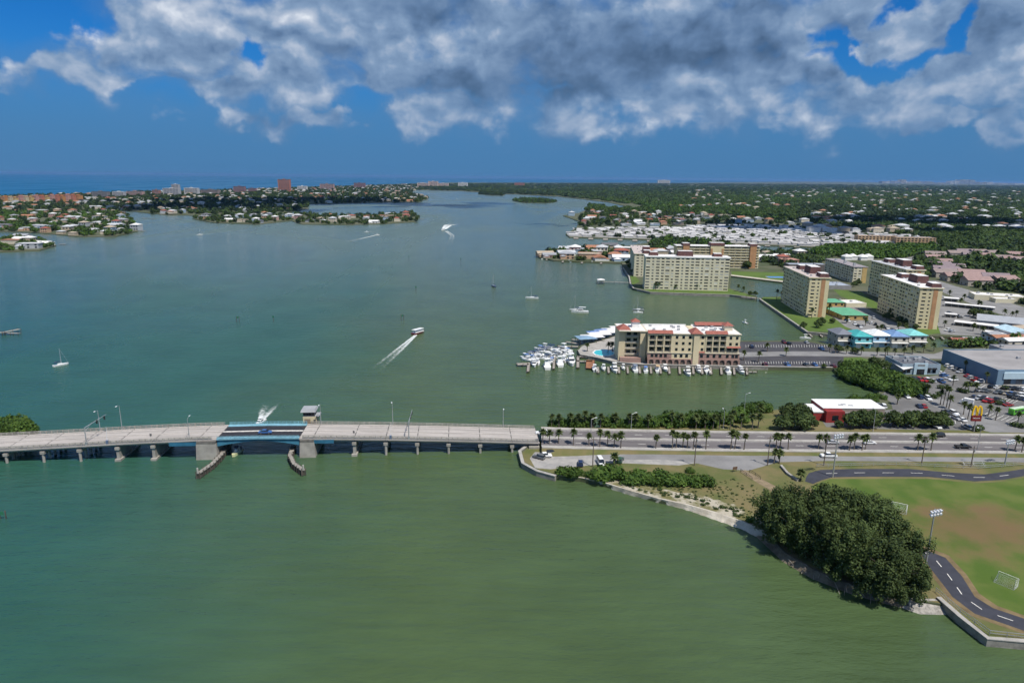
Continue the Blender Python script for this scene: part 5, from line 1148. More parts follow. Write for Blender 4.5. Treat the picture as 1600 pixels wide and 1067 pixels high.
# oaks at the restaurant
oak = [(1222, 672, 1.0), (1236, 668, 1.1), (1250, 672, 1.15), (1262, 670, 1.0), (1330, 668, 1.0), (1345, 667, 1.15), (1360, 668, .9), (1366, 664, 1.0), (1395, 666, 1.0), (1418, 667, 1.0), (1428, 664, .95), (1445, 667, 1.1), (1458, 667, 1.0), (1470, 664, .9), (1250, 655, 1.1), (1230, 653, 1.0), (1310, 668, .5), (1478, 668, .7)]
for i, (x, y, s) in enumerate(sorted(oak)): plant('oak', 'oak_tree', G(x, y, 1.6), s * .95, f'{ordw(i + 1)} round oak tree from the left around the red restaurant', 'tree', 'oaks around the red restaurant')
# shrubs on the causeway
sh = [(x, y, s) for x, y, s in [(880, 741, .8), (893, 743, .85), (901, 741, .7), (935, 748, 1.1), (948, 746, 1.2), (962, 745, 1.15), (985, 755, 1.0), (997, 752, 1.1), (1010, 752, 1.0), (1022, 756, .9), (1035, 752, 1.1), (1048, 756, .9), (1060, 757, .95), (1075, 756, .9), (1090, 757, 1.0), (1105, 757, .9), (1000, 744, .7), (920, 744, .5), (1078, 738, .5), (1172, 815, .4), (1062, 748, .6), (1030, 745, .7)]]
for i, (x, y, s) in enumerate(sorted(sh)): plant('mangrove', 'shore_bush', G(x, y, 1.5), s * 1.15, f'{ordw(i + 1)} green bush from the left between gravel lot and beach', 'bush', 'bushes between gravel lot and beach')
k = 0; fs = []
for x0, x1, y, s in ((864, 882, 667, .9), (890, 925, 667, 1.1), (945, 1025, 667, 1.1), (1040, 1110, 665.5, 1.35), (1112, 1160, 662, 1.2), (1160, 1205, 650, 1.1)):
    x = x0
    while x < x1: fs.append((x, y + random.uniform(-1.5, .5) - max(0, x - 1112) * .08, s * random.uniform(.8, 1.25))); x += 8.5 * s
for i, (x, y, s) in enumerate(fs): plant('mangrove', 'mangrove_bush', G(x, y, 1.2), s, f'{ordw(i + 1)} mangrove bush from the bridge along the far causeway shore', 'bush', 'mangroves along the far causeway shore', 1.25)
# mangrove belt round the basin corner: reads as one mass
MC = [t_[0] for t_ in TREES['mangrove']]
belt = [(1308, 583), (1330, 577), (1350, 578), (1372, 588), (1400, 596), (1430, 606), (1438, 616), (1420, 622), (1395, 616), (1375, 612), (1350, 602), (1322, 592)]
scatter('mangrove_belt', px_points(belt, 130, 1.2, 3), MC, .9, 1.5, 'dense green mangrove belt at the corner of the basin', 'mangroves', (1.0, 1.5), 2)
scatter('mangrove_hedge', px_points([(1318, 628), (1372, 620), (1385, 626), (1380, 631), (1322, 632)], 26, 1.2, 3), MC, .6, .9, 'low mangrove hedge behind the red restaurant', 'mangroves', seed=3)
scatter('mangrove_thicket', px_points([(-40, 676), (-40, 668), (10, 667), (40, 671), (54, 676), (40, 679)], 46, 1.0, 3), MC, .9, 1.35, 'bright green mangrove thicket at the left end of the bridge', 'mangroves', (1.0, 1.5), 4)
for i, (x, y, s) in enumerate([(1255, 512, .8), (1278, 512, 1.0), (1283, 508, 1.1), (1240, 478, .8), (1247, 483, 1.0), (1300, 505, .7), (1405, 505, 1.0), (1385, 500, 1.1), (1395, 498, .8), (1415, 508, .9), (1430, 514, .7), (1340, 446, 1.2), (1334, 448, 1.0), (1167, 420, 1.7), (1160, 418, 1.3), (990, 428, 1.2), (985, 420, 1.3), (981, 414, 1.2), (1180, 462, .8), (1172, 461, .7), (1320, 575, .8), (1365, 575, 1.2), (1380, 580, 1.2), (1287, 575, .5), (1310, 551, .9), (1335, 553, .8), (1520, 495, 1.3), (1530, 498, 1.3), (1545, 500, 1.3), (1555, 503, 1.1)]):
    plant('oak', 'garden_tree', G(x, y, 1.5), s * .75, f'{ordw(i + 1)} small leafy garden tree in the grounds of condominiums and hotel', 'tree', 'small trees in the grounds')
mb = [(1016 + i * 10.6, 568.6) for i in range(13)]
for i, (x, y) in enumerate(mb): plant('bush', 'clipped_bush', G(x, y, 1.5), 1.1, f'{ordw(i + 1)} dark clipped bush from the left along the hotel arcade', 'bush', 'bushes along the hotel arcade')
# road and car park hedges
hed = [(1430, 600), (1445, 604), (1455, 598), (1470, 607), (1512, 602), (1520, 603), (1570, 608), (1560, 632), (1566, 630), (1525, 673), (1530, 671), (1585, 666), (1595, 668), (1500, 612), (1508, 614), (1450, 620), (1460, 622), (1467, 618)]
for i, (x, y) in enumerate(hed): plant('bush', 'island_shrub', G(x, y, 1.55), 1.5, f'{ordw(i + 1)} low shrub on the planted islands of the car parks', 'bush', 'shrubs on car park islands')

BC = [t_[0] for t_ in TREES['bush']]
tuft = [G(x + random.uniform(-6, 6), y + random.uniform(-9, -1), 1.5) for x, y in dense([(1195, 826), (1163, 812), (1126, 799), (1076, 785), (1026, 774), (980, 761), (938, 749), (905, 744)], 9)]
scatter('shore_tufts', tuft, BC, .25, .8, 'low weeds and tufts along the top of the beach', 'weeds', (.5, 1.0), 6)
tuft = px_points([(1150, 745), (1200, 770), (1190, 815), (1120, 790), (1000, 760), (1100, 760)], 150, 1.5, 9)
scatter('grass_tufts', tuft, BC, .15, .45, 'tufts in the dry grass behind the beach', 'weeds', (.4, .8), 7)
# ================================================================ vehicles
TYRE = mat('tyre', (.02, .02, .021), .8); RIM = mat('rim', (.42, .42, .44), .4, metal=.6); CGL = mat('car_glass', (.02, .026, .032), .08, spec=.7); LAMP_R = mat('tail_lamp', (.35, .01, .01), .3); LAMP_H = mat('head_lamp', (.75, .75, .72), .2)
def paint(n, c): return mat('paint_' + n, c, .3, var=.04, spec=.6)
CCOL = {'white': (.78, .78, .77), 'silver': (.42, .43, .45), 'black': (.016, .016, .018), 'grey': (.13, .135, .14), 'dark blue': (.02, .035, .09), 'red': (.36, .02, .02), 'blue': (.05, .13, .33), 'dark red': (.13, .015, .02), 'tan': (.36, .31, .23), 'green': (.04, .10, .06)}
WHEELM = None
def wheel_mesh():
    mb = MB(); mb.cyl((0, -.11, 0), (0, .11, 0), .34, n=12); mb.cyl((0, -.118, 0), (0, .118, 0), .20, n=10, mi=1); return mb.mesh('wheel', [TYRE, RIM])
WHEELM = wheel_mesh()
SHAPE = {  # body profile (x, z) and cabin profile; length L, half width
 'sedan': (4.7, .90, [(-2.35, .35), (-2.3, .85), (-1.5, .95), (1.2, .92), (2.2, .72), (2.35, .4)], [(-1.75, .93), (-1.0, 1.42), (.35, 1.44), (1.15, .92)]),
 'suv': (4.8, .95, [(-2.4, .4), (-2.38, 1.05), (-1.5, 1.1), (1.2, 1.08), (2.25, .92), (2.4, .45)], [(-2.25, 1.08), (-2.0, 1.72), (.3, 1.75), (1.1, 1.08)]),
 'pickup': (5.8, .98, [(-2.9, .5), (-2.9, 1.1), (-.6, 1.12), (1.5, 1.12), (2.75, 1.02), (2.9, .5)], [(-.75, 1.1), (-.55, 1.78), (.85, 1.8), (1.55, 1.1)]),
 'van': (5.6, 1.0, [(-2.8, .4), (-2.8, 1.25), (1.5, 1.25), (2.1, 1.1), (2.75, .9), (2.8, .45)], [(-2.78, 1.24), (-2.72, 2.3), (1.0, 2.3), (1.75, 1.2)]),
}
CARM = {}
def car_meshes(kind):
    if kind in CARM: return CARM[kind]
    L_, hw, prof, cab = SHAPE[kind]; mb = MB()
    rings = []
    for y, k in ((-hw, .94), (-hw * .96, 1.0), (hw * .96, 1.0), (hw, .94)):
        rings.append([(x, y, .35 + (z - .35) * k) for x, z in prof])
    n = len(prof); mb.loft(rings)
    body = mb
    cb = MB(); rr = []
    for y, k in ((-hw * .92, 0), (-hw * .78, 1), (hw * .78, 1), (hw * .92, 0)):
        pass
    lo0, hi0, hi1, lo1 = cab
    def ring(x_lo, x_hi, z_lo, z_hi): pass
    vs_ = [(lo0[0], -hw * .93, lo0[1]), (lo1[0], -hw * .93, lo1[1]), (lo1[0], hw * .93, lo1[1]), (lo0[0], hw * .93, lo0[1]), (hi0[0], -hw * .74, hi0[1]), (hi1[0], -hw * .74, hi1[1]), (hi1[0], hw * .74, hi1[1]), (hi0[0], hw * .74, hi0[1])]
    gl = MB().add(vs_, [(0, 1, 5, 4), (1, 2, 6, 5), (2, 3, 7, 6), (3, 0, 4, 7), (3, 2, 1, 0)]).mesh('glazing', CGL)
    rf = MB().add([(hi0[0] - .06, -hw * .76, hi0[1] - .02), (hi1[0] + .05, -hw * .76, hi1[1] - .02), (hi1[0] + .05, hw * .76, hi1[1] - .02), (hi0[0] - .06, hw * .76, hi0[1] - .02), (hi0[0] + .05, -hw * .66, hi0[1] + .05), (hi1[0] - .08, -hw * .66, hi1[1] + .05), (hi1[0] - .08, hw * .66, hi1[1] + .05), (hi0[0] + .05, hw * .66, hi0[1] + .05)],
        [(0, 1, 5, 4), (1, 2, 6, 5), (2, 3, 7, 6), (3, 0, 4, 7), (4, 5, 6, 7), (3, 2, 1, 0)])
    if kind == 'pickup': body.box(-2.75, -.85, -hw * .82, hw * .82, 1.121, 1.13, 1)
    if kind == 'van':
        for y in (-hw * .9, hw * .9): rf.add([(-2.76, y, 1.26), (-.2, y, 1.26), (-.2, y * .84, 2.2), (-2.7, y * .84, 2.2)], [(0, 1, 2, 3), (3, 2, 1, 0)])
    CARM[kind] = (body, rf, gl); return CARM[kind]
CARB = {}
def car(kind, col, p, rz, label, group=None, lift=0.):
    key = (kind, col)
    if key not in CARB:
        b, rf, gl = car_meshes(kind); m = paint(col, CCOL[col]); CARB[key] = (b.mesh('body', [m, mat('bed_liner', (.03, .03, .03), .9)]), rf.mesh('cabin_roof', m), gl)
    b, rf, gl = CARB[key]; L_, hw = SHAPE[kind][:2]
    t = thing('parked_' + kind if group and 'parked' in group else kind, label, 'car' if kind in ('sedan', 'suv') else kind, (p[0], p[1], p[2] + lift), rz, group)
    link('body', b, t); link('glazing', gl, t); link('cabin_roof', rf, t)
    for x in (-L_ * .30, L_ * .31):
        for y in (-hw + .08, hw - .08): link('wheel', WHEELM, t, (x, y, .34))
    return t
def roadp(a, b, k, x):                    # a point on a carriageway at photo column x
    pts = [p.lerp(q, k) for p, q in zip(a, b)]; best = None
    for i in range(len(pts) - 1):
        for j in range(60):
            p = pts[i].lerp(pts[i + 1], j / 60); e = abs(PXL(p)[0] - x)
            if best is None or e < best[0]: best = (e, p)
    return best[1]
car('pickup', 'black', roadp(M_s, S_edge, .65, 1505), 0.02, 'black pickup truck driving on the near carriageway at the right', lift=-.05)
car('sedan', 'silver', roadp(M_s, S_edge, .2, 1300), 0.02, 'silver sedan driving on the near carriageway behind the utility pole', lift=-.05)
car('sedan', 'white', roadp(M_s, S_edge, .2, 1358), 0.02, 'white sedan on the near carriageway beside three palms', lift=-.05)
car('suv', 'black', roadp(N_edge, M_n, .25, 1465), 3.16, 'black SUV driving on the far carriageway near the restaurant exit', lift=-.05)
car('suv', 'white', roadp(N_edge, M_n, .7, 838), 3.2, 'white SUV driving off the right end of the bridge', lift=-.05)
car('pickup', 'white', G(1294, 714, 1.55), 3.13, 'white pickup truck parked on the side street')
s_, _ = bl(424, 0); car('sedan', 'blue', BP(88.5, 5.0, dz(88.5)), B_RZ, 'blue car crossing the blue lifting span')
car('pickup', 'white', G(850, 714, 1.55), .1, 'white pickup truck parked at the seawall beside the bridge end'); car('suv', 'black', G(862, 709, 1.55), .3, 'black SUV parked under the palms at the bridge end')
car('suv', 'dark blue', G(907, 726, 1.55), 1.45, 'small dark blue car parked on the gravel lot'); car('van', 'white', G(938.5, 725, 1.55), -1.45, 'white van parked on the gravel lot'); car('suv', 'green', G(969, 721, 1.55), 1.2, 'dark green SUV parked beside the short palm'); car('suv', 'grey', G(842, 716, 1.55), 2.6, 'grey SUV parked at the seawall corner')
# parked cars
def row(label, pts, rz, kinds, cols, group):
    for i, (x, y) in enumerate(pts):
        k = random.choice(kinds); c = random.choice(cols); car(k, c, G(x, y, 1.55), rz + random.uniform(-.06, .06) + (math.pi if random.random() < .4 else 0), f'{ordw(i + 1)} parked car, {c}, from the left {label}', group)
ALL = ['white'] * 5 + ['silver'] * 4 + ['black'] * 4 + ['grey'] * 4 + ['dark blue'] * 3 + ['blue', 'red', 'dark red', 'tan']
def lerp_row(x0, y0, x1, y1, n, gaps=()): return [(x0 + (x1 - x0) * i / max(1, n - 1), y0 + (y1 - y0) * i / max(1, n - 1)) for i in range(n) if i not in gaps]
KS = ['sedan', 'suv', 'suv', 'pickup']
g = 'cars parked in the shop car parks'
row('in front of the restaurant trees', lerp_row(1402, 663, 1462, 665, 6, (3,)), 1.9, KS, ALL, g)
row('below the arches sign', [(1490, 647), (1494, 655), (1502, 657), (1510, 669), (1480, 646), (1462, 668)], 1.7, KS, ALL, g)
row('on the restaurant side lot', [(1372, 634), (1380, 636), (1436, 636), (1443, 636), (1417, 621), (1437, 622), (1450, 624)], 1.4, ['sedan', 'suv', 'van'], ALL, g)
row('in front of the cafe', lerp_row(1424, 594, 1470, 597, 8, (6,)), 1.57, KS, ALL, g)
row('beside the cafe', [(1470, 584), (1475, 588), (1482, 592), (1489, 595)], .35, KS, ALL, g)
row('along the blue store wall', lerp_row(1482, 573, 1530, 598, 9, (4,)), .35, KS, ['white', 'white', 'silver', 'white', 'red', 'dark blue', 'silver', 'grey'], g)
row('in the nearer row beside the green bus', lerp_row(1521, 623, 1556, 626, 6), .5, KS, ALL, g)
row('in the nearest row of the big lot', lerp_row(1541, 628, 1566, 631, 4, (2,)), .5, KS, ALL, g)
row('in the far row of the big lot', lerp_row(1530, 611, 1600, 620, 11, (3,)), .5, KS, ALL, g)
row('in the row under the store canopy', lerp_row(1550, 606, 1600, 610, 8, (2,)), .4, KS, ALL, g)
row('in the right-hand row by the edge', lerp_row(1580, 621, 1604, 626, 4), .5, KS, ['black', 'dark blue', 'grey'], g)
car('sedan', 'red', G(1575, 634, 1.55), .2, 'lone red car parked near the green bus', g)
row('in the hotel car park', [(1195, 571), (1230, 571), (1259, 571), (1273, 571), (1302, 573), (1225, 536), (1232, 538), (1260, 536), (1283, 546), (1174, 543)], 1.57, KS, ALL, 'cars parked at the hotel')
row('beside the long clubhouse', lerp_row(1303, 491, 1345, 512, 10, (2, 6)) + lerp_row(1355, 504, 1400, 518, 8, (3,)) + [(1365, 498), (1380, 511)], 1.2, KS, ALL, 'cars parked by the condominiums')
row('by the carports', [(1482, 490), (1488, 493), (1494, 495), (1500, 497), (1480, 517), (1487, 519), (1540, 520), (1550, 523), (1558, 525), (1570, 527), (1580, 530), (1590, 529)], .4, KS, ALL, 'cars parked by the carports')
# green and white bus
o = G(1590, 647, 1.55); t = thing('bus', 'bright green bus with white roof stripes in the big car park', 'bus', o, .35)
GB = paint('lime', (.10, .42, .03)); MB().loft([[(-4.5, y, .5), (-4.6, y, 2.6), (-4.3, y, 3.0), (4.3, y, 3.0), (4.6, y, 2.4), (4.6, y, .5)] for y in (-1.2, 1.2)]).build('body', GB, t)
for y in (-.7, .1, .8): MB().box(-4.2, 4.2, y - .2, y + .2, 3.003, 3.05).build('roof_stripe', WHITE, t)
for x in (-3.2, -1.2, .8, 2.8): MB().box(x - .8, x + .8, -1.24, -1.19, 1.6, 2.5).build('window', CGL, t)
for x in (-2.8, 2.9):
    for y in (-1.1, 1.1): link('wheel', WHEELM, t, (x, y, .45), None, 1.35)
# delivery truck
o = G(1510, 632, 1.55); t = thing('box_truck', 'small white box truck between car park palms', 'truck', o, 2.4)
MB().box(-2.6, 1.2, -1.0, 1.0, .7, 3.0).build('box', WHITE, t); MB().loft([[(1.25, y, .6), (1.25, y, 2.2), (2.0, y, 2.2), (2.7, y, 1.4), (2.8, y, .6)] for y in (-.95, .95)]).build('cab', WHITE, t)
for x in (-1.6, 1.9):
    for y in (-.9, .9): link('wheel', WHEELM, t, (x, y, .38), None, 1.1)
# ---------------------------------------------------------------- boats
HULL = mat('white_gelcoat', (.76, .76, .74), .3, var=.05, spec=.5); NAVY = mat('navy_canvas', (.02, .04, .10), .8); GREYH = mat('grey_hull', (.30, .32, .34), .4); TEAK = mat('teak', (.30, .17, .08), .7); BOOT = mat('boot_stripe', (.03, .05, .10), .5); SPAR = mat('aluminium_spar', (.55, .56, .57), .4, metal=.4); TANC = mat('tan_canvas', (.46, .33, .19), .8); BLUEC = mat('blue_canvas', (.10, .19, .42), .8); MAROON = mat('maroon_hull', (.13, .03, .035), .4)
def hull(L_, B, D_, m, parent, sheer=.35):
    rings = []
    for k, w, kz in ((0, .86, 0.0), (.25, 1.0, 0), (.6, .95, .1), (.85, .55, .4), (1.0, .04, .9)):
        x = -L_ / 2 + k * L_; h = D_ + sheer * k * k; b = B / 2 * w
        rings.append([(x, -b, h), (x, -b * .8, -.25 + kz * .5), (x, 0, -.45 + kz * .8), (x, b * .8, -.25 + kz * .5), (x, b, h)])
    return MB().loft(rings).build('hull', m, parent)
def cruiser(label, p, rz, L_=10, group=None, hm=HULL, top=None, fly=True, lift=0.):
    t = thing('motor_yacht' if L_ > 10 else 'cabin_cruiser', label, 'boat', (p[0], p[1], lift), rz, group); B = L_ * .32; D_ = L_ * .11
    hull(L_, B, D_, hm, t)
    MB().loft([[(-L_ * .22, y, D_), (-L_ * .18, y * .9, D_ + L_ * .13), (L_ * .12, y * .9, D_ + L_ * .13), (L_ * .28, y * .7, D_ + .1)] for y in (-B * .38, B * .38)]).build('cabin', HULL, t)
    MB().loft([[(L_ * .125, y, D_ + L_ * .125), (L_ * .23, y * .85, D_ + L_ * .055), (L_ * .22, y * .85, D_ + L_ * .045), (L_ * .11, y, D_ + L_ * .11)] for y in (-B * .34, B * .34)]).build('windscreen', CGL, t)
    for s in (-1, 1): MB().box(-L_ * .15, L_ * .1, s * B * .375 - .03, s * B * .375 + .03, D_ + L_ * .05, D_ + L_ * .10).build('side_window', CGL, t)
    MB().box(-L_ * .46, -L_ * .24, -B * .36, B * .36, D_ - .12, D_ - .06).build('cockpit', TEAK if hm is not HULL else mat('cockpit_grey', (.40, .39, .37), .8), t)
    if fly:
        MB().box(-L_ * .14, L_ * .06, -B * .30, B * .30, D_ + L_ * .131, D_ + L_ * .17).build('flybridge', HULL, t)
        for x in (-L_ * .13, L_ * .05):
            for y in (-B * .27, B * .27): MB().cyl((x, y, D_ + L_ * .17), (x, y, D_ + L_ * .29), .04, n=5).build('post', SPAR, t)
    zt = D_ + (L_ * .29 if fly else L_ * .22)
    if not fly:
        for x in (-L_ * .3, -L_ * .05):
            for y in (-B * .3, B * .3): MB().cyl((x, y, D_ - .05), (x, y, zt), .04, n=5).build('post', SPAR, t)
    MB().loft([[(-L_ * (.16 if fly else .34), y, zt), (-L_ * .05, y, zt + .12), (L_ * .08, y, zt)] for y in (-B * .33, B * .33)]).build('canopy', top or HULL, t)
    MB().loft([[(-L_ * .5, y, D_ * .45), (L_ * .1, y * 1.005, D_ * .52), (L_ * .1, y * 1.005, D_ * .40), (-L_ * .5, y, D_ * .33)] for y in (-B * .505, -B * .5)]).build('stripe', BOOT, t); return t
def sailboat(label, p, rz, L_=10, mast=12, group=None, hm=HULL, cover=NAVY):
    t = thing('sailboat', label, 'sailboat', (p[0], p[1], 0), rz, group); B = L_ * .3; D_ = L_ * .10
    hull(L_, B, D_, hm, t, .25)
    MB().loft([[(-L_ * .2, y, D_), (-L_ * .18, y * .9, D_ + .55), (L_ * .12, y * .8, D_ + .5), (L_ * .2, y * .6, D_)] for y in (-B * .3, B * .3)]).build('cabin', HULL, t)
    MB().cyl((L_ * .05, 0, D_), (L_ * .05, 0, D_ + mast), .12, .08, n=7).build('mast', SPAR, t)
    MB().cyl((L_ * .03, 0, D_ + 1.4), (-L_ * .36, 0, D_ + 1.5), .07, n=6).build('boom', SPAR, t); MB().cyl((L_ * .0, 0, D_ + 1.6), (-L_ * .34, 0, D_ + 1.68), .2, .13, n=7).build('furled_sail', cover, t)
    for s in (-1, 1): MB().cyl((L_ * .03, s * B * .48, D_), (L_ * .05, 0, D_ + mast * .95), .025, n=4).build('shroud', SPAR, t)
    MB().cyl((L_ * .48, 0, D_ + .3), (L_ * .05, 0, D_ + mast * .98), .05, n=4).build('forestay', SPAR, t)
    MB().box(-L_ * .42, -L_ * .22, -B * .3, B * .3, D_ + 1.2, D_ + 1.3).build('bimini', cover, t); return t
def console(label, p, rz, L_=7.5, group=None, hm=HULL, top=HULL, lift=0.):
    t = thing('open_boat', label, 'boat', (p[0], p[1], lift), rz, group); B = L_ * .33; D_ = L_ * .11
    hull(L_, B, D_, hm, t); MB().box(-L_ * .42, L_ * .25, -B * .33, B * .33, D_ - .1, D_ + .02).build('deck', mat('boat_deck_grey', (.42, .41, .40), .8), t)
    MB().loft([[(-L_ * .08, y, D_), (-L_ * .06, y, D_ + 1.1), (L_ * .05, y, D_ + 1.1), (L_ * .12, y, D_ + .3)] for y in (-B * .18, B * .18)]).build('console', HULL, t)
    for x in (-L_ * .1, L_ * .08):
        for y in (-B * .26, B * .26): MB().cyl((x, y, D_), (x, y, D_ + 1.95), .035, n=5).build('post', SPAR, t)
    MB().box(-L_ * .16, L_ * .14, -B * .33, B * .33, D_ + 1.95, D_ + 2.06).build('t_top', top, t); MB().box(-L_ * .56, -L_ * .49, -.22, .22, -.1, D_ + .7).build('outboard', mat('outboard_black', (.03, .03, .035), .4), t); return t
W0 = lambda x, y: G(x, y, 0)
# moored and under way on the bay
sailboat('white sailboat with bare mast moored alone on the left', W0(95, 571), .9, 7.5, 8.5)
sailboat('dark hulled sailboat moored nearest the condominium seawall', W0(771, 448), 2.0, 9, 11, hm=BOOT)
sailboat('white ketch lying broadside at mid channel right', W0(831, 466.5), 3.05, 11, 9)
cruiser('white trawler with mast moored left of the hotel channel', W0(906, 488.5), 3.1, 13, fly=False); sailboat('sailboat moored just behind the white trawler', W0(899, 485), 3.0, 9, 11)
sailboat('grey sailboat moored above the hotel roof', W0(997, 485), 3.1, 9, 10, hm=GREYH); console('white skiff moored close above the hotel roof', W0(997, 489), 3.1, 7.5)
console('small white skiff alone on the water behind the hotel', W0(1164, 505), 2.0, 5.5); console('white skiff beside the hotel car park', W0(1258, 529), 3.1, 7)
cruiser('white motor cruiser heading towards the drawbridge', W0(407, 661), -1.75, 6.8, fly=False, top=HULL)
console('small boat with yellowish bow passing under the drawbridge', W0(370, 709), -1.65, 7, hm=mat('pale_yellow_hull', (.62, .62, .36), .4), top=NAVY)
sailboat('small sailboat with wake far left near the spit', W0(312, 367), .3, 9, 10)
console('white speedboat, upper of two racing side by side', W0(573, 363), 3.1, 9); console('white speedboat, lower of two racing side by side', W0(589, 367.5), .2, 9)
cruiser('white speedboat throwing a big foam arc in the far channel', W0(692, 360), -2.0, 11, fly=False)
console('tiny white boat far up the channel', W0(714, 311), 1.5, 9)
# tour boat
tb = thing('tour_boat', 'white roofed tour boat with maroon hull and long wake', 'boat', W0(654, 521), 1.0); tb.scale = (.85, .85, .85)
hull(13, 4.6, 1.3, MAROON, tb); MB().box(-6, 4.2, -2.0, 2.0, 3.5, 3.75).build('roof', HULL, tb); MB().box(-5.5, 4, -1.9, 1.9, 1.2, 2.0).build('cabin_side', HULL, tb)
for x in (-5.6, -2.4, .8, 4.0):
    for y in (-1.8, 1.8): MB().cyl((x, y, 1.2), (x, y, 3.5), .07, n=5).build('post', SPAR, tb)
# wakes: churned foam lying on the water
def foam_mat():
    m = bpy.data.materials.new('foam'); m.use_nodes = True; t = m.node_tree; b = t.nodes['Principled BSDF']; b.inputs['Base Color'].default_value = (.78, .82, .80, 1); b.inputs['Roughness'].default_value = .8
    uv = N(t, 'ShaderNodeAttribute', attribute_name='fade'); g = N(t, 'ShaderNodeNewGeometry')
    nz = N(t, 'ShaderNodeTexNoise'); L(t, g.outputs['Position'], nz.inputs['Vector']); nz.inputs['Scale'].default_value = .55; nz.inputs['Detail'].default_value = 7; nz.inputs['Roughness'].default_value = .7
    a = smooth(t, mth(t, 'ADD', nz.outputs['Fac'], mth(t, 'SUBTRACT', uv.outputs['Fac'], .62)), .22, .58)
    L(t, mth(t, 'MULTIPLY', a, uv.outputs['Fac'], True), b.inputs['Alpha']); return m
FOAM = foam_mat()
def wake(px, w0, w1, f0, label, z=.03, cat='wake'):
    pts = [G(x, y, z) for x, y in px]; P = []
    for i in range(len(pts) - 1):
        for k in range(6): P.append(pts[i].lerp(pts[i + 1], k / 6))
    P.append(pts[-1]); n = len(P); v = []; fd = []
    for i, p in enumerate(P):
        d = (P[min(i + 1, n - 1)] - P[max(i - 1, 0)]); d.z = 0; d.normalize(); s = Vector((-d.y, d.x, 0)); k = i / (n - 1); w = w0 + (w1 - w0) * k
        for j, e in enumerate((-1, -.45, 0, .45, 1)): v.append(p + s * w * e); fd.append((f0 * (1 - k) ** .8) * (0 if abs(e) == 1 else (.75 if e == 0 else 1)))
    f = [(5 * i + j, 5 * i + j + 1, 5 * i + j + 6, 5 * i + j + 5) for i in range(n - 1) for j in range(4)]
    me = bpy.data.meshes.new('wake'); me.from_pydata([tuple(q) for q in v], [], f); me.materials.append(FOAM)
    at = me.attributes.new('fade', 'FLOAT', 'POINT'); at.data.foreach_set('value', fd); tag(link('wake', me), label, cat, kind='stuff')
wake([(650, 523), (625, 545), (590, 575), (545, 610)], 1.4, 9, .88, 'long white wake trailing from the tour boat')
wake([(408, 657), (414, 646), (423, 632), (434, 612)], 1.4, 10, .9, 'spreading foam wake behind the cruiser above the drawbridge')
wake([(372, 703), (377, 696), (384, 688)], 1, 3, .8, 'short wake of the boat under the drawbridge')
wake([(694, 358), (700, 352), (712, 350), (700, 345)], 7, 30, 1.0, 'wide white foam arc of the far speedboat'); wake([(697, 361), (707, 368), (704, 378), (695, 392), (660, 425)], 5, 10, .7, 'thin curved wake trailing back from the far speedboat')
wake([(586, 368), (560, 374), (520, 383), (470, 395)], 3, 10, .75, 'wake streak of the lower racing boat'); wake([(576, 362.5), (600, 361.5), (625, 361)], 3, 8, .7, 'wake streak of the upper racing boat'); wake([(315, 366.5), (345, 364), (390, 362)], 2, 8, .55, 'faint wake of the small far sailboat')
wake([(714, 312), (708, 318), (700, 330)], 3, 10, .5, 'faint wake of the tiny far boat')
wake([(300, 853), (280, 885), (262, 905)], .6, 3.0, .3, 'thin foam line drifting on the near water', cat='foam')
# marina in front of the hotel
frontrow = [(515, 388, 'c', 7), (572, 386, 'c', 6.5), (640, 392, 'y', 10.5), (695, 383, 'c', 5.5), (765, 388, 'g', 10), (833, 395, 'b', 8), (908, 390, 't', 9.5), (955, 388, 'c', 8), (1098, 412, 'y', 9.5), (1165, 397, 'b', 9), (1215, 399, 'c', 8.5), (1345, 402, 'b', 9), (1428, 404, 'b', 9.5)]
for i, (x, y, k, L_) in enumerate(frontrow):
    p = W0(800 + x / 4, 480 + y / 4 + 1.5); rz = random.choice((-1.57, 1.57)) + random.uniform(-.1, .1); lab = f'{ordw(i + 1)} boat from the left in the slips below the hotel'; gr_ = 'boats in the slips below the hotel'
    if k == 'c': console(lab + ', open white boat', p, rz, L_ + 1, gr_, lift=.3)
    elif k == 'y': cruiser(lab + ', large white cruiser', p, rz, L_ + .5, gr_)
    elif k == 'g': cruiser(lab + ', with grey blue cover', p, rz, L_, gr_, top=mat('slate_canvas', (.16, .20, .27), .8), fly=False)
    elif k == 't': cruiser(lab + ', with tan canvas', p, rz, L_, gr_, top=TANC, fly=False)
    else: cruiser(lab + ', white with blue canvas', p, rz, L_, gr_, fly=False, top=random.choice((BLUEC, HULL)), lift=.3)
left = [(135, 357, 10, -1.5), (218, 368, 12, 1.6), (298, 352, 12, 1.6), (370, 345, 14, -1.55), (112, 300, 10, 2.6), (150, 292, 10, 2.6), (190, 278, 10.5, 2.6), (232, 262, 10.5, 2.7), (262, 288, 10, 2.6), (318, 268, 12, 2.5), (172, 318, 9, -.5), (240, 310, 9, -.5), (300, 300, 9, -.6)]
for i, (x, y, L_, rz) in enumerate(left): cruiser(f'{ordw(i + 1)} moored yacht of the packed group at the left docks', W0(800 + x / 4, 480 + y / 4 + 1.5), rz, L_, 'yachts packed at the left docks', top=(NAVY if i in (4, 5, 6, 7) else HULL), fly=i in (1, 2, 3, 9))
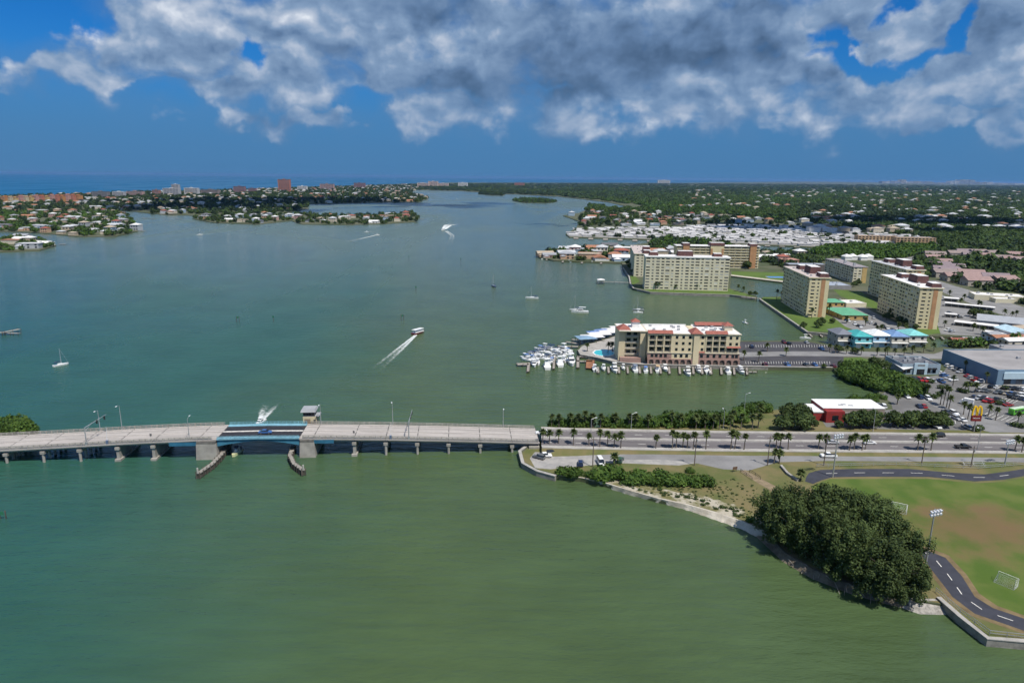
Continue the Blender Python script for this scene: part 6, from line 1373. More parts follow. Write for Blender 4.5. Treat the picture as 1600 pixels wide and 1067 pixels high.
for i, (x, y, rz) in enumerate(((90, 318, 2.6), (125, 325, -.5), (160, 345, 1.5), (185, 300, -.5), (215, 320, 2.6), (250, 340, 1.5), (275, 275, 2.6), (330, 295, -.5), (345, 280, 2.5), (175, 262, 2.6), (205, 250, 2.6), (325, 330, 1.5), (100, 330, 2.6))): console(f'{ordw(i + 1)} small open boat wedged between the packed yachts', W0(800 + x / 4, 480 + y / 4 + 1.5), rz, 8.5, 'small boats between the packed yachts', top=random.choice((HULL, NAVY, BLUEC, HULL)))
DOCKM = mat('dock_planks', (.30, .27, .235), .9, scale=1.2, var=.2)
def dock(px, label, w=1.6, piles=True, z=1.1, m=None, cat='dock'):
    pts = [G(x, y, z) for x, y in px]; b0 = pts[0]; t = thing('dock', label, cat, (b0.x, b0.y, 0)); P = [p - Vector((b0.x, b0.y, 0)) for p in pts]
    MB().sweep([tuple(p) for p in P], [(-w / 2, -.2), (-w / 2, 0), (w / 2, 0), (w / 2, -.2)]).build('deck', m or DOCKM, t)
    for i in range(len(P) - 1):
        n = max(2, int((P[i + 1] - P[i]).length / 4)); d = (P[i + 1] - P[i]).normalized(); s = Vector((-d.y, d.x, 0))
        for k in range(n + 1):
            q = P[i].lerp(P[i + 1], k / n)
            for sg in (-1, 1): c = q + s * sg * (w / 2 + .1); MB().cyl((c.x, c.y, -2), (c.x, c.y, z + .7), .14, n=6).build('pile', TIMBER, t)
    return t
def d6(*p): return [(800 + x / 4, 480 + y / 4) for x, y in p]
dock(d6((30, 355), (100, 353)), 'wide dock stub at the far left of the marina', 4); dock(d6((100, 400), (106, 345)), 'finger dock at the left end of the marina', 1.4); dock(d6((260, 382), (268, 300)), 'finger dock between two large yachts', 1.2)
dock(d6((412, 375), (412, 310)), 'finger dock right of the biggest white yacht', 1.5); dock(d6((405, 335), (500, 338)), 'main dock walkway joining the pool seawall', 2.2); dock(d6((410, 308), (450, 306), (510, 315)), 'curved dock walkway beside the pool', 2.4)
dock(d6((285, 242), (415, 245)), 'long dock behind the packed yachts', 2.4); dock(d6((340, 215), (420, 228)), 'timber dock at the covered slips', 2); dock(d6((375, 200), (450, 208)), 'second timber dock at the covered slips', 2); dock(d6((425, 185), (500, 190)), 'farthest timber dock at the covered slips', 2)
dock(d6((488, 380), (490, 330)), 'short reddish brown finger dock below the pool', 4.5, m=mat('red_brown_planks', (.28, .13, .07), .9, var=.2))
for i, x in enumerate((540, 605, 670, 725, 800, 870, 930, 985, 1050, 1135, 1190, 1245, 1310, 1390, 1470)): dock(d6((x, 408 + (x - 540) * .012), (x - 4, 372)), f'{ordw(i + 1)} finger dock from the left below the hotel', 1.1)
dock(d6((1470, 402), (1530, 402)), 'right-hand end dock of the hotel marina', 1.6)
# covered slips left of the hotel: white and blue roofs
for i, (x, y, w, d, m) in enumerate(((425, 232, 11, 10, mat('slip_blue_roof', (.22, .34, .46), .6)), (455, 222, 13, 9, WROOF), (500, 205, 13, 9, WROOF), (545, 192, 13, 9, WROOF), (590, 178, 13, 9, WROOF), (640, 165, 14, 10, WROOF), (530, 178, 9, 5, BLUEC), (480, 190, 9, 5, BLUEC))):
    o = W0(800 + x / 4, 480 + y / 4 + 3); t = thing('covered_slip', f'{ordw(i + 1)} covered boat slip with {"white" if m is WROOF else "blue"} roof left of the hotel', 'boat shelter', (o.x, o.y, 0), .25, 'covered slips left of the hotel')
    hip(MB(), 0, w, 0, d, 4.2, .9, .3).build('roof', m, t)
    for q in ((.3, .3), (w - .3, .3), (w - .3, d - .3), (.3, d - .3)): MB().cyl((*q, -2), (*q, 4.2), .13, n=6).build('pile', TIMBER, t)
# piers
t = dock([(985, 441.5), (960, 440.5), (944, 440)], 'long thin fishing pier reaching left from the condominium lawn', 1.8, z=1.6, cat='pier'); o = G(938.5, 441, 1.6); dock([(944, 440.5), (933, 440.5)], 'square pier head at the end of the fishing pier', 6, z=1.6, cat='pier')
hs = thing('pier_shelter', 'small white roofed shelter on the pier head', 'shelter', (o.x - 3, o.y - 3, 1.6), 0); hip(MB(), 0, 6.5, 0, 5.5, 2.6, 1.0, .4).build('roof', WROOF, hs)
for q in ((.2, .2), (6.3, .2), (6.3, 5.3), (.2, 5.3)): MB().cyl((*q, 0), (*q, 2.6), .12, n=6).build('post', WHITE, hs)
dock([(-60, 522), (5, 519), (30, 514)], 'grey pier with pilings at the left edge', 2.6, z=1.8, cat='pier'); dock([(6, 520), (30, 520.5)], 'lower landing of the left edge pier', 1.8, z=1.0, cat='pier')
dock([(1158, 464), (1190, 466.5)], 'footbridge across the lagoon mouth', 2.2, z=2.2, cat='footbridge')
for i, x in enumerate((1264, 1280, 1440, 1455, 1470, 1485, 1500, 1515)): dock([(x, 525.5 if x > 1300 else 521), (x + 5, 530 if x > 1300 else 526)], f'{ordw(i + 1)} short canal dock from the left near the coloured houses', 1.2)
# channel markers
def marker(x, y, h, label, two=False):
    p = W0(x, y); t = thing('channel_marker', label, 'marker', p)
    for dx in ((-.9, .9) if two else (0,)): MB().cyl((dx, 0, -3), (dx, 0, h), .2, .16, n=7).build('pile', TIMBER, t)
    MB().box(-.55, .55, -.3, -.22, h - 1.3, h - .2).build('day_board', mat('marker_green', (.03, .16, .08), .6), t)
for i, (x, y, h, two) in enumerate(((372, 503, 4, True), (427.5, 503, 4.5, False), (629, 501, 4.5, True), (650, 456, 5, False), (639, 407, 6, False), (720, 411, 6, False), (5, 810, 2.6, True), (735, 305, 7, False))):
    marker(x, y, h, ['twin pile channel marker, left one of the pair on the left', 'single pile channel marker right of the twin piles', 'twin pile channel marker near the tour boat', 'channel marker beyond the tour boat', 'left far channel marker on a dark streak', 'right far channel marker on a dark streak', 'short mooring piles at the left edge of the near water', 'remote channel marker near the far shore'][i], two)
# ---------------------------------------------------------------- poles, mast lights, goals, fences
WOOD = mat('pole_wood', (.16, .13, .105), .9)
def upole(xb, yb, yt, label, arm=True):
    p = G(xb, yb, 1.55); h = z_at(p, yt) - 1.5; t = thing('utility_pole', label, 'utility pole', p, .05, 'utility poles')
    MB().cyl((0, 0, -.2), (0, 0, h), .2, .13, n=8).build('pole', WOOD, t)
    if arm: MB().box(-1.1, 1.1, -.07, .07, h - .9, h - .75).build('crossarm', WOOD, t); MB().cyl((.35, 0, h - 2.3), (.35, 0, h - 1.4), .22, n=8).build('transformer', STEEL, t)
for q, lab in (((926, 729, 683), 'utility pole on the gravel lot beside the white van'), ((1085, 727, 681), 'utility pole at the edge of the side street'), ((1199, 727, 681), 'utility pole left of the two side street palms'), ((1287, 727, 681), 'utility pole beside the white pickup truck'), ((1440, 724, 683), 'utility pole beside three palms on the right'), ((1517, 729, 697), 'short dark utility pole behind the running path')): upole(*q, lab)
for x, yb, yt, lab in ((986, 671, 647, 'street lamp behind the first mangroves'), (1130, 669, 642, 'street lamp behind the far palms'), (1364, 673, 641, 'street lamp in front of the red restaurant'), (1527, 703, 668, 'street lamp on the road median at the right'), (1162, 652, 616, 'tall thin mast on the shore of the basin'), (923, 684, 655, 'street lamp on the road at the first palms')):
    p = G(x, yb, 1.6); street_lamp(p, z_at(p, yt) - 1.6, random.choice((.5, 1.6, 3.6)), lab, 'street lamps along the causeway road')
def flood(xb, yb, yt, label, rows=2, cols=4):
    p = G(xb, yb, 1.55); h = z_at(p, yt) - 1.5; t = thing('floodlight_mast', label, 'floodlight', p, .35, 'sports field floodlights')
    MB().cyl((0, 0, -.2), (0, 0, h), .26, .14, n=9).build('mast', STEEL, t)
    for r in range(rows):
        MB().box(-1.8, 1.8, -.06, .06, h - .4 - r * .9, h - .28 - r * .9).build('crossbar', STEEL, t)
        for c in range(cols):
            x = -1.6 + c * 3.2 / (cols - 1); MB().cyl((x, -.05, h - .34 - r * .9), (x, -.75, h - .62 - r * .9), .16, .42, n=9).build('lamp', LAMPW, t)
flood(1446, 885, 795, 'tall floodlight mast right of the big dark trees'); flood(1301, 745, 677, 'floodlight mast at the left bend of the running path'); flood(1570, 725, 686, 'floodlight mast near the right edge behind the running path')
def goal(x, y, rz, label):
    t = thing('goal', label, 'goal', G(x, y, 1.55), rz, 'practice goals on the field'); F_ = [(-2.2, 0, 0), (2.2, 0, 0), (2.2, 0, 2.2), (-2.2, 0, 2.2)]; Bk = [(-2.2, 2.4, 0), (2.2, 2.4, 0), (1.9, 1.0, 2.2), (-1.9, 1.0, 2.2)]
    mb = MB()
    for a, b in ((F_[0], F_[3]), (F_[3], F_[2]), (F_[2], F_[1])): MB().cyl(a, b, .06, n=6).build('post', WHITE, t)
    for a, b in ((Bk[0], Bk[1]), (Bk[0], Bk[3]), (Bk[1], Bk[2]), (Bk[3], Bk[2]), (F_[0], Bk[0]), (F_[1], Bk[1]), (F_[2], Bk[2]), (F_[3], Bk[3])): MB().cyl(a, b, .04, n=5).build('frame_bar', STEEL, t)
    nt = MB()
    for k in range(1, 12):
        q = k / 12; nt.cyl(Vector(Bk[0]).lerp(Vector(Bk[1]), q), Vector(Bk[3]).lerp(Vector(Bk[2]), q), .011, n=3, cap=False)
        nt.cyl(Vector(Bk[0]).lerp(Vector(Bk[3]), q), Vector(Bk[1]).lerp(Vector(Bk[2]), q), .011, n=3, cap=False); nt.cyl(Vector(F_[0]).lerp(Vector(F_[3]), q), Vector(Bk[0]).lerp(Vector(Bk[3]), q), .018, n=3, cap=False)
    o = nt.build('net', mat('net_white', (.6, .62, .6), .8), t); o['kind'] = 'stuff'
goal(1404, 796, 2.6, 'goal frame just behind the big dark trees'); goal(1574, 910, 2.2, 'goal frame standing alone on the right side of the field')
def fence(px, label, h=1.1, step=2.4, m=TIMBER, z=1.55):
    pts = [G(x, y, z) for x, y in px]; b0 = pts[0]; t = thing('fence', label, 'fence', b0); P = [p - b0 for p in pts]
    for i in range(len(P) - 1):
        n = max(1, int((P[i + 1] - P[i]).length / step))
        for k in range(n + (i == len(P) - 2)): q = P[i].lerp(P[i + 1], k / n); MB().cyl((q.x, q.y, 0), (q.x, q.y, h), .07, n=5).build('post', m, t)
        for zz in (.45, .95): MB().bar(P[i] + Vector((0, 0, zz * h)), P[i + 1] + Vector((0, 0, zz * h)), .06, .14).build('rail', m, t)
fence([(1157, 737), (1166, 743), (1175, 750)], 'dark timber rail fence left of the dirt track'); fence([(1171, 738), (1180, 743), (1188, 749)], 'dark timber rail fence right of the dirt track'); fence([(846, 700), (900, 703), (935, 704)], 'low fence along the verge beside the bridge end', 1.0, 3)
fence([(1276, 730), (1400, 727), (1480, 731), (1530, 733), (1600, 727)], 'long wire fence behind the running path', 1.3, 4, STEEL)
fence([(1462, 925), (1500, 958), (1546, 992), (1600, 998)], 'wire fence between seawall and running path', 1.3, 3, STEEL)
p = G(1523, 728, 1.55); t = thing('bleacher', 'small metal bleacher behind the running path', 'bleacher', p, 0)
for k in range(4): MB().box(-4, 4, k * .6, k * .6 + .3, .4 + k * .4, .46 + k * .4).build('bench', STEEL, t)
for x in (-3.5, 0, 3.5): MB().bar((x, 0, 0), (x, 2.2, 1.6), .08, .1).build('frame', STEEL, t)
def board(x, y, label):
    p = G(x, y, 1.55); t = thing('notice_board', label, 'sign', p, .3); MB().box(-.9, .9, -.05, .05, .8, 1.9).build('panel', mat('brown_panel', (.13, .08, .05), .8), t)
    for s in (-.7, .7): MB().cyl((s, .1, 0), (s, .1, 1.9), .06, n=6).build('post', TIMBER, t)
board(1148, 737, 'brown notice board at the end of the gravel street')
# umbrellas on the cafe patio
for i, (x, y) in enumerate(((1374, 583), (1381, 581), (1386, 586), (1379, 588))):
    t = thing('parasol', f'{ordw(i + 1)} pale parasol from the left on the cafe patio', 'parasol', G(x, y, 1.55), 0, 'parasols on the cafe patio'); MB().cyl((0, 0, 0), (0, 0, 2.4), .05, n=6).build('pole', WHITE, t); MB().cyl((0, 0, 2.1), (0, 0, 2.8), 1.6, .05, n=8).build('canopy', WHITE, t)
# ================================================================ the far shores
FWALL = [cmat('far_white_wall', (.66, .65, .62)), cmat('far_cream_wall', (.56, .50, .40)), cmat('far_peach_wall', (.50, .33, .22)), cmat('far_grey_wall', (.38, .40, .42)), cmat('far_blue_wall', (.36, .46, .56)), cmat('far_pink_wall', (.52, .34, .30)), cmat('far_tan_wall', (.42, .35, .26))]
FROOF = [cmat('far_white_roof', (.70, .69, .67)), cmat('far_grey_roof', (.30, .31, .33)), cmat('far_terracotta_roof', (.36, .17, .10)), cmat('far_tan_roof', (.40, .33, .25)), cmat('far_dark_roof', (.13, .13, .14)), cmat('far_pale_grey_roof', (.48, .49, .50)), cmat('far_red_roof', (.30, .10, .07))]
WN = ['white', 'cream', 'peach', 'grey', 'pale blue', 'pink', 'tan']; RN = ['white', 'grey', 'terracotta', 'tan', 'dark', 'pale grey', 'red']
HM = {}
def far_house_meshes(w, r, v):
    k = (w, r, v)
    if k not in HM:
        W_, D_, H_, R_ = ((16, 12, 6.2, 2.4), (20, 14, 4.2, 2.6), (13, 13, 8.5, 2.8), (24, 13, 6.0, 1.0))[v]
        wl = MB().box(-W_ / 2, W_ / 2, -D_ / 2, D_ / 2, -.5, H_)
        if v != 2: wl.box(-W_ / 2 + 1, -W_ / 2 + W_ * .4, -D_ / 2 - 4, -D_ / 2 + .01, -.5, H_ * .62)
        else: wl.box(-W_ / 2 - 2.5, -W_ / 2 + .01, -D_ / 2 + 2, D_ / 2 - 2, -.5, H_ * .4)
        rf = MB(); (hip if v != 1 else gable)(rf, -W_ / 2, W_ / 2, -D_ / 2, D_ / 2, H_ + .003, R_, .7)
        if v != 2: hip(rf, -W_ / 2 + 1, -W_ / 2 + W_ * .4, -D_ / 2 - 4, -D_ / 2 + .5, H_ * .62 + .003, 1.4, .4)
        gl = []
        for f in range(2 if H_ > 5 else 1):
            for i in range(3): gl.append(((i + .5) * W_ / 3 - W_ / 2 + 1.2, -D_ / 2 - .03, .9 + f * H_ / 2))
        HM[k] = (wl.mesh('wall', FWALL[w]), rf.mesh('roof', FROOF[r]), gl)
    return HM[k]
def far_house(p, rz, w, r, v, label, group, s=1., windows=True, z=1.2):
    wl, rf, gl = far_house_meshes(w, r, v); t = thing('waterfront_house' if windows else 'house', label, 'house', (p[0], p[1], z), rz, group); t.scale = (s, s, s)
    link('wall', wl, t); link('roof', rf, t)
    if windows:
        for q in gl: link('window', pane(2.2, 1.7, GLASS), t, q, 0)
def spread_pts(poly, n, dmin, seed, bias=None):
    pts = []; 
    for p in px_points(poly, n * 14, 1.2, seed, world=True):
        if all((p[0] - q[0]) ** 2 + (p[1] - q[1]) ** 2 > dmin * dmin for q in pts): pts.append(p)
        if len(pts) >= n: break
    return pts
def houses_on(poly, n, dmin, seed, where, group, windows, smin=.85, smax=1.15, explicit=()):
    rs = random.Random(seed); pts = [tuple(G(x, y, 1.2)) for x, y in explicit] + spread_pts(poly, n, dmin, seed); cnt = {}
    pts.sort(key=lambda p: PXL(p)[0]); out = []
    for p in pts:
        w, r, v = rs.randrange(7), rs.choice((0, 0, 1, 2, 3, 4, 5, 5, 6)), rs.randrange(4); k = (w, r); cnt[k] = cnt.get(k, 0) + 1
        lab = f'{ordw(cnt[k])} {WN[w]} house with {RN[r]} roof {where}'; s = rs.uniform(smin, smax); far_house(p, rs.choice((0, .1, -.15, 1.57, 3.2)) + rs.uniform(-.12, .12), w, r, v, lab, group, s, windows); out.append((p[0], p[1], 11 * s))
    return out
FC = [far_crown('crown', i, leafmat('wood_leaves', (.044, .082, .018), (.110, .160, .040), .35), 90) for i in range(3)]
FCD = [far_crown('crown', i, leafmat('dark_wood_leaves', (.026, .050, .017), (.066, .098, .032), .35), 90) for i in range(3)]
FCM = [far_crown('crown', i, leafmat('bright_mangrove', (.050, .105, .016), (.110, .185, .032), .35), 90) for i in range(3)]
PCF = [m for m in PALMS]
def wood(name, poly, n, smin, smax, label, meshes, seed, avoid=(), z=1.2, world=True, zsc=(.8, 1.3), cat='trees'):
    pts = [p for p in px_points(poly, n, z, seed, world=world) if not any((p[0] - q[0]) ** 2 + (p[1] - q[1]) ** 2 < q[2] ** 2 for q in avoid)]
    return scatter(name, pts, meshes, smin, smax, label, cat, zsc, seed)
# left islands
h1 = houses_on(ISLW['near_left'], 5, 24, 3, 'on the nearest left island', 'houses on the nearest left island', True, explicit=[(20, 381), (70, 384), (47, 388)])
wood('island_trees', ISLW['near_left'], 95, .9, 1.6, 'palms and shrubs between houses on the nearest left island', FC + FCM, 4, h1, world=True)
h2 = houses_on(ISLW['mid_left'], 46, 27, 5, 'on the wooded left point', 'houses on the wooded left point', True, explicit=[(12, 358), (62, 357), (145, 362), (193, 350), (110, 346)])
wood('island_trees', ISLW['mid_left'], 900, 1.1, 2.0, 'dense trees between houses on the wooded left point', FC + FCM + FCD, 6, h2, world=True)
h3 = houses_on(ISLW['front_spit'], 24, 30, 7, 'on the narrow front spit', 'houses on the narrow front spit', True, explicit=[(360, 346), (380, 347), (400, 346), (430, 344), (485, 347), (505, 348), (520, 347), (603, 343), (635, 342), (620, 346)])
wood('island_trees', ISLW['front_spit'], 420, 1.0, 1.9, 'trees and palms between houses on the narrow front spit', FC + FCD, 8, h3, world=True)
h4 = houses_on(ISLW['barrier'], 140, 42, 9, 'on the long barrier island', 'houses on the long barrier island', False, .9, 1.3)
wood('island_trees', ISLW['barrier'], 9000, 1.4, 2.7, 'dark trees filling the long barrier island', FC + FCD + FCD, 10, h4 + [tuple(G(4 + k * 8, 320.2 - k * .22, 1.2)[:2]) + (42,) for k in range(16)], world=True)
wood('mangrove_islet', ISLW['mangrove_islet'], 330, 1.5, 2.4, 'mangroves covering the small islet in the channel', FCM + FCD, 11, world=True, cat='mangroves'); wood('mangrove_islet', ISLW['far_islet'], 200, 1.8, 2.6, 'mangroves covering the farthest islet', FCD, 12, world=True, cat='mangroves')
for i, (x, y) in enumerate(((226, 361), (100, 381.5), (228, 341), (240, 342), (282, 342), (310, 342), (660, 342))): dock([(x - 7, y - .3), (x + 2, y)], f'{ordw(i + 1)} small private dock from the left along the left islands', 3, z=1.2)
# peninsula houses in front of the tower at the pier
pen = [tuple(G(x, y, 1.2)[:2]) for x, y in ((846, 401), (850, 394), (875, 390), (905, 388), (975, 387), (973, 408), (960, 409), (900, 407), (865, 405))]
h5 = houses_on(pen, 15, 26, 13, 'on the point left of the condominiums', 'houses on the point left of the condominiums', True, explicit=[(886, 393), (932, 397), (920, 404), (960, 404), (905, 396), (858, 402)])
wood('point_trees', pen, 85, 1.0, 1.9, 'palms and trees between houses on the point', FC + FCD, 14, h5, world=True)
for i, (x, y) in enumerate(((855, 403.5), (880, 407), (910, 408.5), (940, 409.5))): dock([(x, y), (x - 1, y + 2.6)], f'{ordw(i + 1)} boat dock from the left below the point houses', 2.4)
for i, (x, y) in enumerate(((850, 405), (845, 397), (889, 409.5), (925, 411))): console(f'{ordw(i + 1)} small boat from the left at the point house docks', W0(x, y), .3 + i, 8, 'boats at the point house docks')
# mobile home park: white roofs in rows
MHW = cmat('mobile_home_wall', (.58, .57, .54)); MHR = mat('mobile_home_roof', (.47, .46, .455), .75, var=.12, rnd=.3)
MHM = []
for w, d in ((17, 6.5), (14, 7.5), (20, 6.8)):
    mb = MB().box(-w / 2, w / 2, -d / 2, d / 2, 0, 2.6); wl = mb.mesh('wall', MHW); rf = MB(); gable(rf, -w / 2, w / 2, -d / 2, d / 2, 2.603, .9, .7); MHM.append((wl, rf.mesh('roof', MHR)))
park = [tuple(G(x, y, 1.5)[:2]) for x, y in ((889, 369), (886, 366), (905, 357.5), (980, 357), (1060, 355), (1130, 352), (1250, 354), (1330, 361), (1440, 371), (1455, 375), (1400, 384), (1350, 381), (1290, 386), (1268, 384.5), (1150, 379), (1050, 373.5))]
cand = []; ys = [p[1] for p in park]; xs = [p[0] for p in park]; y = min(ys); rr = random.Random(3)
while y < max(ys):
    x = min(xs) + rr.uniform(0, 10)
    while x < max(xs):
        q = (x + rr.uniform(-1.5, 1.5), y + rr.uniform(-1.5, 1.5))
        if inside(q, park) and rr.random() < .86: cand.append(q)
        x += 23
    y += 19
cand.sort(key=lambda q: q[1]); rest = MB(); restr = MB()
cand = sorted(cand[:300], key=lambda q: (round((q[1] - min(ys)) / 19), q[0])) + cand[300:]; rown = {}
for i, q in enumerate(cand):
    rk = round((q[1] - min(ys)) / 19); rown[rk] = rown.get(rk, 0) + 1
    rz = rr.uniform(-.06, .06); k = rr.randrange(3)
    if i < 300:
        t = thing('mobile_home', f'{ordw(rown[rk])} white mobile home from the left in the {ordw(rk + 1)} row from the water', 'mobile home', (q[0], q[1], 1.5), rz, 'mobile homes in the waterside park'); link('wall', MHM[k][0], t); link('roof', MHM[k][1], t)
    else: rest.box(q[0] - 8.5, q[0] + 8.5, q[1] - 3.2, q[1] + 3.2, 1.5, 4.1); gable(restr, q[0] - 8.5, q[0] + 8.5, q[1] - 3.2, q[1] + 3.2, 4.103, .9, .7)
o = rest.build('mobile_home_walls', MHW); tag(o, 'farther mobile homes massed behind the nearer rows', 'mobile homes', kind='stuff'); o = restr.build('mobile_home_roofs', MHR); tag(o, 'white roofs of the farther mobile homes', 'roofs', kind='stuff')
ov('park_paving', [(889, 369.5), (886, 366), (905, 357.5), (980, 357), (1060, 355), (1130, 352), (1250, 354), (1330, 361), (1440, 371), (1455, 375), (1400, 384), (1350, 381), (1290, 387), (1268, 385), (1150, 380), (1050, 374.5)], .03, mat('park_ground', (.20, .195, .18), .9, scale=.03, col2=(.30, .29, .27)))
wood('park_trees', park, 150, 1.0, 1.7, 'scattered trees between the mobile homes', FCD + FC, 15, world=True)
for i in range(16):
    x = 900 + i * 23; dock([(x, 371 + (x - 900) * .0385), (x, 373.2 + (x - 900) * .0385)], f'{ordw(i + 1)} small dock from the left along the mobile home park', 8)
# waterfront houses north of the park
nb = [tuple(G(x, y, 1.5)[:2]) for x, y in ((905, 345), (908, 336), (925, 331), (1000, 333), (1100, 337), (1240, 347), (1245, 352), (1120, 350), (1050, 353), (905, 355))]
h6 = houses_on(nb, 60, 32, 17, 'north of the mobile home park', 'houses north of the mobile home park', False, explicit=[(893, 337.5)])
wood('suburb_trees', nb, 420, 1.2, 2.2, 'dark trees between houses north of the mobile homes', FCD + FC, 18, h6, world=True)
# long tan apartment blocks
for i, (xa, xb, yb) in enumerate(((1340, 1395, 378), (1400, 1455, 381))):
    a, b = G(xa, yb, 1.5), G(xb, yb, 1.5); t = flat('apartment_block', ['left one of two long tan apartment blocks behind the mangroves', 'right one of two long tan apartment blocks behind the mangroves'][i], tuple(a[:2]), -.08, (b - a).length, 16, 10, cmat('apartment_tan', (.42, .29, .17)), cmat('apartment_roof', (.36, .30, .28)), 'apartments', .4, 6)
    for f in range(3):
        for j in range(11): link('window', pane(3.4, 1.8, GLASS), t, ((j + .5) * (b - a).length / 11, -.03, .9 + f * 3.2), 0)
# mauve townhouse roofs in the trees
TH = [cmat('mauve_roof', (.235, .185, .195)), cmat('brown_grey_roof', (.25, .20, .185)), cmat('rosy_roof', (.30, .205, .19))]; THW = cmat('townhouse_wall', (.40, .36, .31))
k = 0; thp = []
for (x0, y0, x1, y1, n) in ((1446, 403, 1462, 434, 6), (1484, 402, 1590, 414, 6), (1496, 399, 1598, 405, 5), (1498, 434, 1512, 447, 3), (1535, 440, 1560, 446, 2), (1470, 424, 1480, 440, 3), (1600, 415, 1620, 422, 2)):
    for i in range(n):
        q = i / max(1, n - 1); p = G(x0 + (x1 - x0) * q, y0 + (y1 - y0) * q, 1.5); k += 1
        t = house('townhouse', f'{ordw(k)} mauve roofed townhouse in the trees beyond the towers', (p.x, p.y), random.choice((0, .2, -.3)), 24, 13, 5.5, 3.4, THW, random.choice(TH), 'townhouse', 'mauve roofed townhouses', 1, 3, 'gable'); thp.append((p.x + 12, p.y + 6, 15))
# woods by the towers
def area(*p): return [tuple(G(x, y, 1.5)[:2]) for x, y in p]
wood('oak_wood', area((1425, 440), (1432, 405), (1480, 388), (1600, 372), (1700, 372), (1700, 500), (1600, 476), (1520, 448), (1470, 437)), 900, 1.3, 2.6, 'leafy oak wood around the townhouses right of the towers', FC + FCD + FC, 21, thp + [(G(1545, 462, 1.5).x, G(1545, 462, 1.5).y, 34), (G(1563, 470, 1.5).x, G(1563, 470, 1.5).y, 18)])
wood('mangrove_field', area((1268, 397), (1275, 391), (1330, 386), (1400, 387), (1455, 386), (1470, 392), (1405, 404), (1330, 404)), 620, 1.1, 2.0, 'bright green mangrove field behind the tower roofs', FCM, 22, cat='mangroves')
wood('mangrove_wood', area((1016, 384), (1022, 378), (1060, 377), (1138, 385), (1140, 389), (1060, 389), (1020, 394)), 260, 1.3, 2.2, 'green mangrove wood behind the wide condominium', FCM + FCD, 23, cat='mangroves')
wood('garden_wood', area((1190, 412), (1192, 396), (1262, 398), (1300, 402), (1280, 412), (1230, 420)), 150, 1.0, 1.8, 'garden trees between lagoon and mid-rise block', FCD + FC, 24)
h7 = houses_on(area((1195, 412), (1195, 398), (1262, 400), (1225, 414)), 9, 26, 25, 'behind the lagoon lawn', 'houses behind the lagoon lawn', True)
h8 = houses_on(area((1020, 394), (1060, 391), (1058, 399), (1016, 400)), 6, 26, 26, 'between the wide block and the rear block', 'houses between the condominium blocks', True)
wood('street_trees', area((1478, 545), (1560, 540), (1700, 540), (1700, 530), (1545, 537), (1480, 541)), 26, .9, 1.4, 'hedges and trees between canal and store', FCM + FC, 27)
# mainland forest towards the horizon: crowns sized with distance so the canopy closes
def forest(name, poly, n, label, meshes, seed, px=(5, 9)):
    rs = np.random.RandomState(seed); P = []; S = []; xs = [p[0] for p in poly]; ys = [p[1] for p in poly]
    while len(P) < n:
        x, y = rs.uniform(min(xs), max(xs)), rs.uniform(min(ys), max(ys))
        if not inside((x, y), poly): continue
        p = G(x, y, 1.5); dist = p.length; w = rs.uniform(*px) * dist / FPX; s = w / 6.2; P.append(tuple(p)); S.append((s, s, min(s, 2.6) * rs.uniform(.65, 1.25)))
    M_ = len(meshes); K = [int(np.clip((.5 + .33 * math.sin(p[0] * .0041 + seed) * math.cos(p[1] * .0023 + p[0] * .0011) + rs.normal() * .16), 0, .999) * M_) for p in P]
    return scatter(name, P, meshes, 1, 1, label, 'woodland', seed=seed, S3=S, K3=K)
forest('mainland_wood', [(914, 330), (922, 320.5), (950, 325), (1000, 328), (1010, 322), (955, 315.5), (917, 311.2), (868, 306.3), (868, 300), (1250, 300), (1620, 302), (1620, 325), (1250, 325), (1240, 345), (1130, 336), (1000, 332)], 6500, 'green mangrove woodland reaching across the mainland', FCD + FC + FC + FCM, 31)
forest('mainland_wood', [(1245, 345), (1250, 322), (1620, 322), (1620, 380), (1480, 388), (1455, 372), (1330, 359)], 4200, 'dark suburban woodland behind the tan apartments', FCD + FC, 32, (6, 11))
forest('mainland_wood', [(652, 296), (660, 289), (760, 286.5), (1060, 287), (1620, 290.5), (1620, 304), (1250, 302), (870, 302), (870, 306.3), (790, 302.6), (720, 298.3), (655, 296.8)], 6800, 'distant woodland along the horizon', FCD + FC, 33, (4, 7))
h9 = []
rs_ = random.Random(77); k = 0; qs = []
while len(qs) < 80:
    x, y = rs_.uniform(1080, 1600), 299 + 60 * rs_.random() ** 1.2
    if x < 1250 and y > 331 or y > 322 and rs_.random() < .5: continue
    qs.append((x, y))
for x, y in sorted(qs):
    p = G(x, y, 1.5); s = .8 + p.length / 9000; w, r = rs_.randrange(7), rs_.choice((0, 0, 5, 5, 3, 2, 1)); k += 1
    far_house((p.x, p.y), rs_.choice((0, 1.57)), w, r, rs_.randrange(4), f'{ordw(k)} roof from the left showing above the mainland woods, {RN[r]}', 'suburban roofs in the mainland woods', s, False, 4.5)
